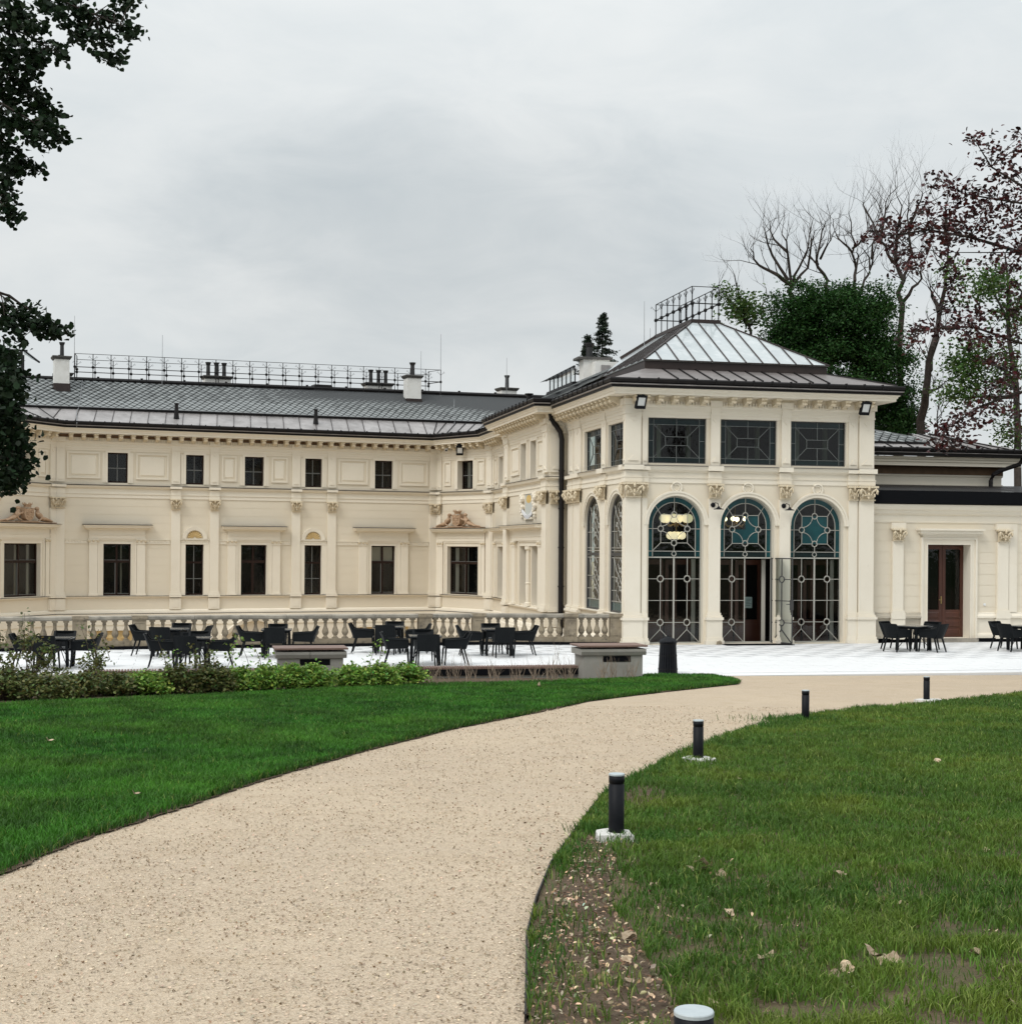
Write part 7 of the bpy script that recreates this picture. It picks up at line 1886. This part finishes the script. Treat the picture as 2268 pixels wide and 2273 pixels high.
# bare shrubs: bundles of pale twigs
bl_ = ['at the right end of the hedge', 'second from the hedge along the slatted wall', 'third from the hedge along the slatted wall', 'in the middle of the slatted wall', 'right of the middle of the slatted wall', 'third from the pier along the slatted wall', 'second from the pier along the slatted wall', 'at the left corner of the bin-side pier', 'before the left half of the bin-side pier', 'before the dark slot of the bin-side pier', 'at the right corner of the bin-side pier']
for k, px_ in enumerate((965, 1010, 1045, 1100, 1150, 1185, 1222, 1262, 1332, 1358, 1398)):
    x, y = lawnp(px_, 1519 - (px_ - 960) * .018); g = gl_(y); q = random.Random(k + 77)
    y = min(y, wallY(x) - .25)
    mb = MB()
    for m in range(q.randint(9, 14)):
        a = Vector((x + q.uniform(-.12, .12), y + q.uniform(-.1, .1), g))
        twig_tree(mb, a, Vector((q.gauss(0, .38), q.gauss(0, .2), 1)).normalized(), q.uniform(.22, .5) * (1.5 if k in (6, 7) and m < 2 else 1), .009, 1, q, .35, .2, 3, .12)
    o = mb.build('bare_shrub', [M['twig']]); tag(o, 'leafless pale twiggy shrub ' + bl_[k], 'shrub', 'bare shrubs along the wall')

# ------------------------------------------------------------------ grass
def in_polys(X, Y, P):
    c = np.zeros(len(X), bool); j = len(P) - 1
    for i in range(len(P)):
        xi, yi = P[i]; xj, yj = P[j]
        m = ((yi > Y) != (yj > Y)) & (X < (xj - xi) * (Y - yi) / (yj - yi + 1e-12) + xi); c ^= m; j = i
    return c
def vnoise(X, Y, s, seed):
    r = np.random.default_rng(seed); G = r.random((64, 64)); x, y = X * s, Y * s
    xi, yi = np.floor(x).astype(int), np.floor(y).astype(int); fx, fy = x - xi, y - yi
    fx, fy = fx * fx * (3 - 2 * fx), fy * fy * (3 - 2 * fy); g = lambda a, b: G[a % 64, b % 64]
    return (g(xi, yi) * (1 - fx) + g(xi + 1, yi) * fx) * (1 - fy) + (g(xi, yi + 1) * (1 - fx) + g(xi + 1, yi + 1) * fx) * fy
def grass(name, X, Y, Z, h, w, col, mat):
    n = len(X); an = nrg.uniform(0, 2 * np.pi, n); lean = nrg.uniform(.15, .9, n) * h; ld = nrg.uniform(0, 2 * np.pi, n)
    wx, wy = np.cos(an) * w * .5, np.sin(an) * w * .5; lx, ly = np.cos(ld) * lean, np.sin(ld) * lean
    z0 = np.zeros(n)
    B = np.stack([X, Y, Z], 1); Wv = np.stack([wx, wy, z0], 1); Ld = np.stack([lx, ly, z0], 1); up = np.stack([z0, z0, h], 1)
    V = np.stack([B - Wv, B + Wv, B + Ld * .35 + up * .6 + Wv * .8, B + Ld * .35 + up * .6 - Wv * .8, B + Ld + up * (1 - .25 * (lean / h)[:, None])], 1).reshape(-1, 3)
    k = (np.arange(n) * 5)[:, None]; F = (k + np.array([0, 1, 2, 3, 3, 2, 4])[None]).ravel(); S = np.tile([4, 3], n)
    o = link_mesh(name, np_mesh(name, V, F, S, [mat], np.repeat(col, 5, 0))); o['kind'] = 'stuff'; return o
def scatter(poly, y0, y1, dens, umax=.37, umin=-.37):
    xs_o, ys_o = [], []
    for a in np.arange(y0, y1, .5):
        xl, xr = umin * (a + .5) - .2, umax * (a + .5) + .2
        n = int((xr - xl) * .5 * dens(a)); X = nrg.uniform(xl, xr, n); Y = nrg.uniform(a, a + .5, n)
        m = in_polys(X, Y, poly); xs_o.append(X[m]); ys_o.append(Y[m])
    return np.concatenate(xs_o), np.concatenate(ys_o)
lp = [(-30, 4), (-2.95, 4)] + LB + [(3.2, edgeY(3.2)), (2.95, wallY(2.95) - .1)] + bed[::-1][:-1] + [(-30, 20)]
X, Y = scatter(lp, 8, 36, lambda y: 2600 * min(1, (11 / y) ** 1.15))
n1 = vnoise(X, Y, .7, 1); n2 = vnoise(X, Y, 2.6, 2); n3 = vnoise(X, Y, 9, 3)
h = (.045 + .035 * n1 + .025 * nrg.random(len(X))) * (1 + .004 * Y); w = .0045 * (1 + .075 * Y)
t = (.34 + .8 * n2 + .45 * n3 + .25 * n1) * nrg.uniform(.6, 1.4, len(X)) * .95; dry = (nrg.random(len(X)) < .02)
col = np.stack([t * (.62 + .35 * n1), t * (1.0 + .1 * n2), t * .62], 1); col[dry] = (3.2, 1.9, 2.2)
grass('grass', X, Y, gl_(Y) + .02, h, w, col, M['grass'])
# right lawn: thin, tufted, giving way to bare soil near the bottom
rp = RB_ + [(40, 39.6), (40, 3), (.1, 3)]
X, Y = scatter(rp, 3.6, 33, lambda y: 5200 * min(1, (6.5 / y) ** 1.25))
sp = np.array(soil_pts)
d_soil = np.min(np.hypot(X[:, None] - sp[None, :, 0], Y[:, None] - sp[None, :, 1]), 1)
ins = in_polys(X, Y, soil_pts); ins2 = in_polys(X, Y, soil2)
n1 = vnoise(X, Y, 1.1, 11); n2 = vnoise(X, Y, 3.6, 12); n3 = vnoise(X, Y, 11, 13)
near = np.clip((11 - Y) / 6, 0, 1)
dens = np.clip(1.25 - (.35 + 1.0 * near) * np.clip(1.65 - 1.7 * n2 - .6 * n3, 0, 1), .10, 1)
dens = np.where(ins, np.where((n3 * .6 + n2 * .5) > .68, .22, .04), dens * np.where((d_soil < .30) & (n3 < .6), .35, 1.0)); dens = np.where(ins2, .25, dens)
u_ = X / Y; edge = (u_ < .035) & (Y < 9.5); dens = np.where(edge & ~ins, dens * np.where(n2 > .52, 1.0, .22), dens)
dens *= np.where(n3 > .34, 1, .6)
keep = nrg.random(len(X)) < dens; X, Y, n1, n2, n3, ins = (q[keep] for q in (X, Y, n1, n2, n3, ins))
h = (.03 + .05 * n2 * n3 + .025 * nrg.random(len(X))) * (1 + .012 * Y) * np.where(ins, .8, 1); w = .0042 * (1 + .085 * Y)
t = (.55 + .5 * n1 + .35 * n3) * nrg.uniform(.65, 1.35, len(X)); dry = nrg.random(len(X)) < (.05 + .16 * np.clip((9 - Y) / 5, 0, 1) + .25 * ins)
t *= 1.15; col = np.stack([t * (1.05 + .9 * n2 * n1), t * 1.0, t * .8], 1); col[dry] = np.array([4.6, 2.4, 3.4]) * nrg.uniform(.5, 1.1, (dry.sum(), 1))
grass('grass', X, Y, gl_(Y) + .02, h, w, col, M['grass'])
# rougher, longer grass at the bollards and in drifts along the path edges
tx, ty = [], []
for cx_, cy_, r_, n_ in ((1.02, 10.1, .26, 420), (4.0, 21.0, .5, 700), (4.45, 21.2, .45, 400), (.62, 10.5, .16, 200)):
    tx.append(nrg.normal(cx_, r_ * .6, n_)); ty.append(nrg.normal(cy_, r_ * .6, n_))
def along(P, n, off, sd, seed, thr):
    P = np.array(P); seg = np.hypot(*np.diff(P, axis=0).T); cum = np.concatenate([[0], np.cumsum(seg)])
    d = nrg.uniform(0, cum[-1], n); i = np.clip(np.searchsorted(cum, d) - 1, 0, len(seg) - 1); f = ((d - cum[i]) / seg[i])[:, None]
    q = P[i] * (1 - f) + P[i + 1] * f; e = np.diff(P, axis=0)[i] / seg[i][:, None]; nn = np.stack([e[:, 1], -e[:, 0]], 1)
    q = q + nn * (off + np.abs(nrg.normal(0, sd, n)))[:, None]
    v = vnoise(d, d * .3 + 5, 1.1, seed) * .65 + vnoise(d, d * .3, 3.7, seed + 1) * .35
    k = nrg.random(n) < np.clip((v - thr) * 5, .03, 1); return q[k]
e1_ = along(RB_[:-3], 5200, .0, .10, 31, .42); e2_ = along(RB_[2:9], 2600, .03, .22, 37, .50)
for e in (e1_, e2_): tx.append(e[:, 0]); ty.append(e[:, 1])
X, Y = np.concatenate(tx), np.concatenate(ty)
t = nrg.uniform(.5, 1.25, len(X)); grass('grass_tufts', X, Y, gl_(Y) + .02, nrg.uniform(.035, .10, len(X)) * np.where(Y < 12, 1, 1.2), .0042 * (1 + .06 * Y), np.stack([t * .9, t, t * .8], 1), M['grass'])
e = along(LB[::-1], 9000, -.03, .05, 43, .30); X, Y = e[:, 0], e[:, 1]; t = nrg.uniform(.3, 1.0, len(X)); dr = nrg.random(len(X)) < .12
cl_ = np.stack([t * .8, t, t * .7], 1); cl_[dr] = (2.6, 1.5, 1.9)
grass('grass_edge', X, Y, gl_(Y) + .01, nrg.uniform(.03, .085, len(X)), .0042 * (1 + .07 * Y), cl_, M['grass'])

# --- loose gravel chips on the path, litter on the soil
X, Y = scatter(path_poly, 5.2, 24, lambda y: 1500 * min(1, (7 / y) ** 1.5))
g3 = vnoise(X, Y, 1.3, 21); k_ = nrg.random(len(X)) < (.35 + .9 * g3); X, Y = X[k_], Y[k_]
C = np.stack([X, Y, gl_(Y) + .005], 1); n = len(C)
tt = np.where(nrg.random(n)[:, None] < .10, np.array([[.5, .45, .4]]), np.array([[1.0, 1.0, 1.0]])) * nrg.uniform(.7, 1.25, (n, 1))
o = link_mesh('gravel', leaf_mesh('gravel', C, nrg.uniform(.006, .014, n) * (1 + .03 * Y), M['chip'], (.8, 1.2), 2.5, .8, hue=.05, tints=tt)); o['kind'] = 'stuff'
sx_, sy_ = [], []
while len(sx_) < 2600:
    x, y = nrg.uniform(.05, 1.5), nrg.uniform(3.6, 10.6)
    if in_poly(x, y, soil_pts) or (nrg.random() < .10 and x > .1): sx_.append(x); sy_.append(y)
X, Y = np.array(sx_), np.array(sy_)
tt = np.where(nrg.random(len(X))[:, None] < .35, np.array([[1.5, 1.6, 1.7]]), np.array([[.55, .5, .48]])) * nrg.uniform(.5, 1.3, (len(X), 1))
o = link_mesh('leaf_litter', leaf_mesh('leaf_litter', np.stack([X, Y, gl_(Y) + .036], 1), nrg.uniform(.01, .032, len(X)), M['deadleaf'], (.7, 1.2), 1.6, .55, tints=tt)); o['kind'] = 'stuff'
# countable dry leaves lying on the right lawn
def leaf_curl(seed):
    q = random.Random(seed); mb = MB(); n = 7; L = 1.0
    up = [0 + .10 * math.sin(i * 1.3 + seed) + .22 * (i / (n - 1) - .5) ** 2 * q.uniform(.5, 3) for i in range(n)]
    wd = [.03, .22, .34, .36, .28, .16, .02]
    for i in range(n - 1):
        a, b = i / (n - 1) - .5, (i + 1) / (n - 1) - .5
        for s in (-1, 1):
            mb.poly([(a, 0, up[i]), (b, 0, up[i + 1]), (b, s * wd[i + 1] * q.uniform(.85, 1.15), up[i + 1] + .16 * wd[i + 1] * q.uniform(.3, 2.4)), (a, s * wd[i], up[i] + .16 * wd[i] * 1.3)])
    me = mb.mesh('fallen_leaf', [M['dryleaf']], True); return me
M['dryleaf'] = pmat('curled_dry_leaf', (.46, .36, .25), .75, [((.26, .17, .10), 4.0, .4, .65, .7), ((.62, .54, .42), 7.0, .5, .7, .5)], None, .25, objvar=.3)
LEAFS = [leaf_curl(k) for k in range(6)]
q = random.Random(99); cnt = 0
spots = [(1548, 1950, .15), (1560, 1935, .12), (1395, 2100, .10), (1700, 2150, .10), (1965, 2020, .12), (1990, 2030, .10), (1940, 2140, .12), (1975, 2155, .13), (1880, 2175, .09), (2080, 1700, .10), (1640, 1740, .06)]
while len(spots) < 34:
    px_, py_ = q.uniform(1230, 2268), 1750 + 520 * q.random() ** .6
    x, y = lawnp(px_, py_)
    if in_poly(x, y, rp) and x > .15: spots.append((px_, py_, q.uniform(.035, .075)))
for px_, py_, s in spots:
    x, y = lawnp(px_, py_)
    m = Matrix.Translation((x, y, gl_(y) + .045)) @ Matrix.Rotation(q.uniform(0, 6.28), 4, 'Z') @ Matrix.Rotation(q.gauss(0, .35), 4, 'X') @ Matrix.Rotation(q.gauss(0, .25), 4, 'Y') @ Matrix.Scale(s, 4)
    o = link_mesh('fallen_leaf', q.choice(LEAFS), None, m); tag(o, 'curled dry brown leaf lying in the thin grass of the right lawn', 'leaf', 'dry leaves on the right lawn')
for px_, py_, s, lb_ in ((112, 1662, .12, 'pale dry leaf on the left lawn near the left edge'), (303, 1787, .09, 'pale dry leaf near the edge of the left lawn'), (1197, 1534, .16, 'upright pale leaf in the lawn below the bare shrubs')):
    x, y = lawnp(px_, py_)
    o = link_mesh('fallen_leaf', LEAFS[2], None, Matrix.Translation((x, y, gl_(y) + .09)) @ Matrix.Rotation(.6, 4, 'Z') @ Matrix.Rotation(1.1 if s > .15 else .3, 4, 'Y') @ Matrix.Scale(s, 4)); tag(o, lb_, 'leaf', 'dry leaves on the left lawn')
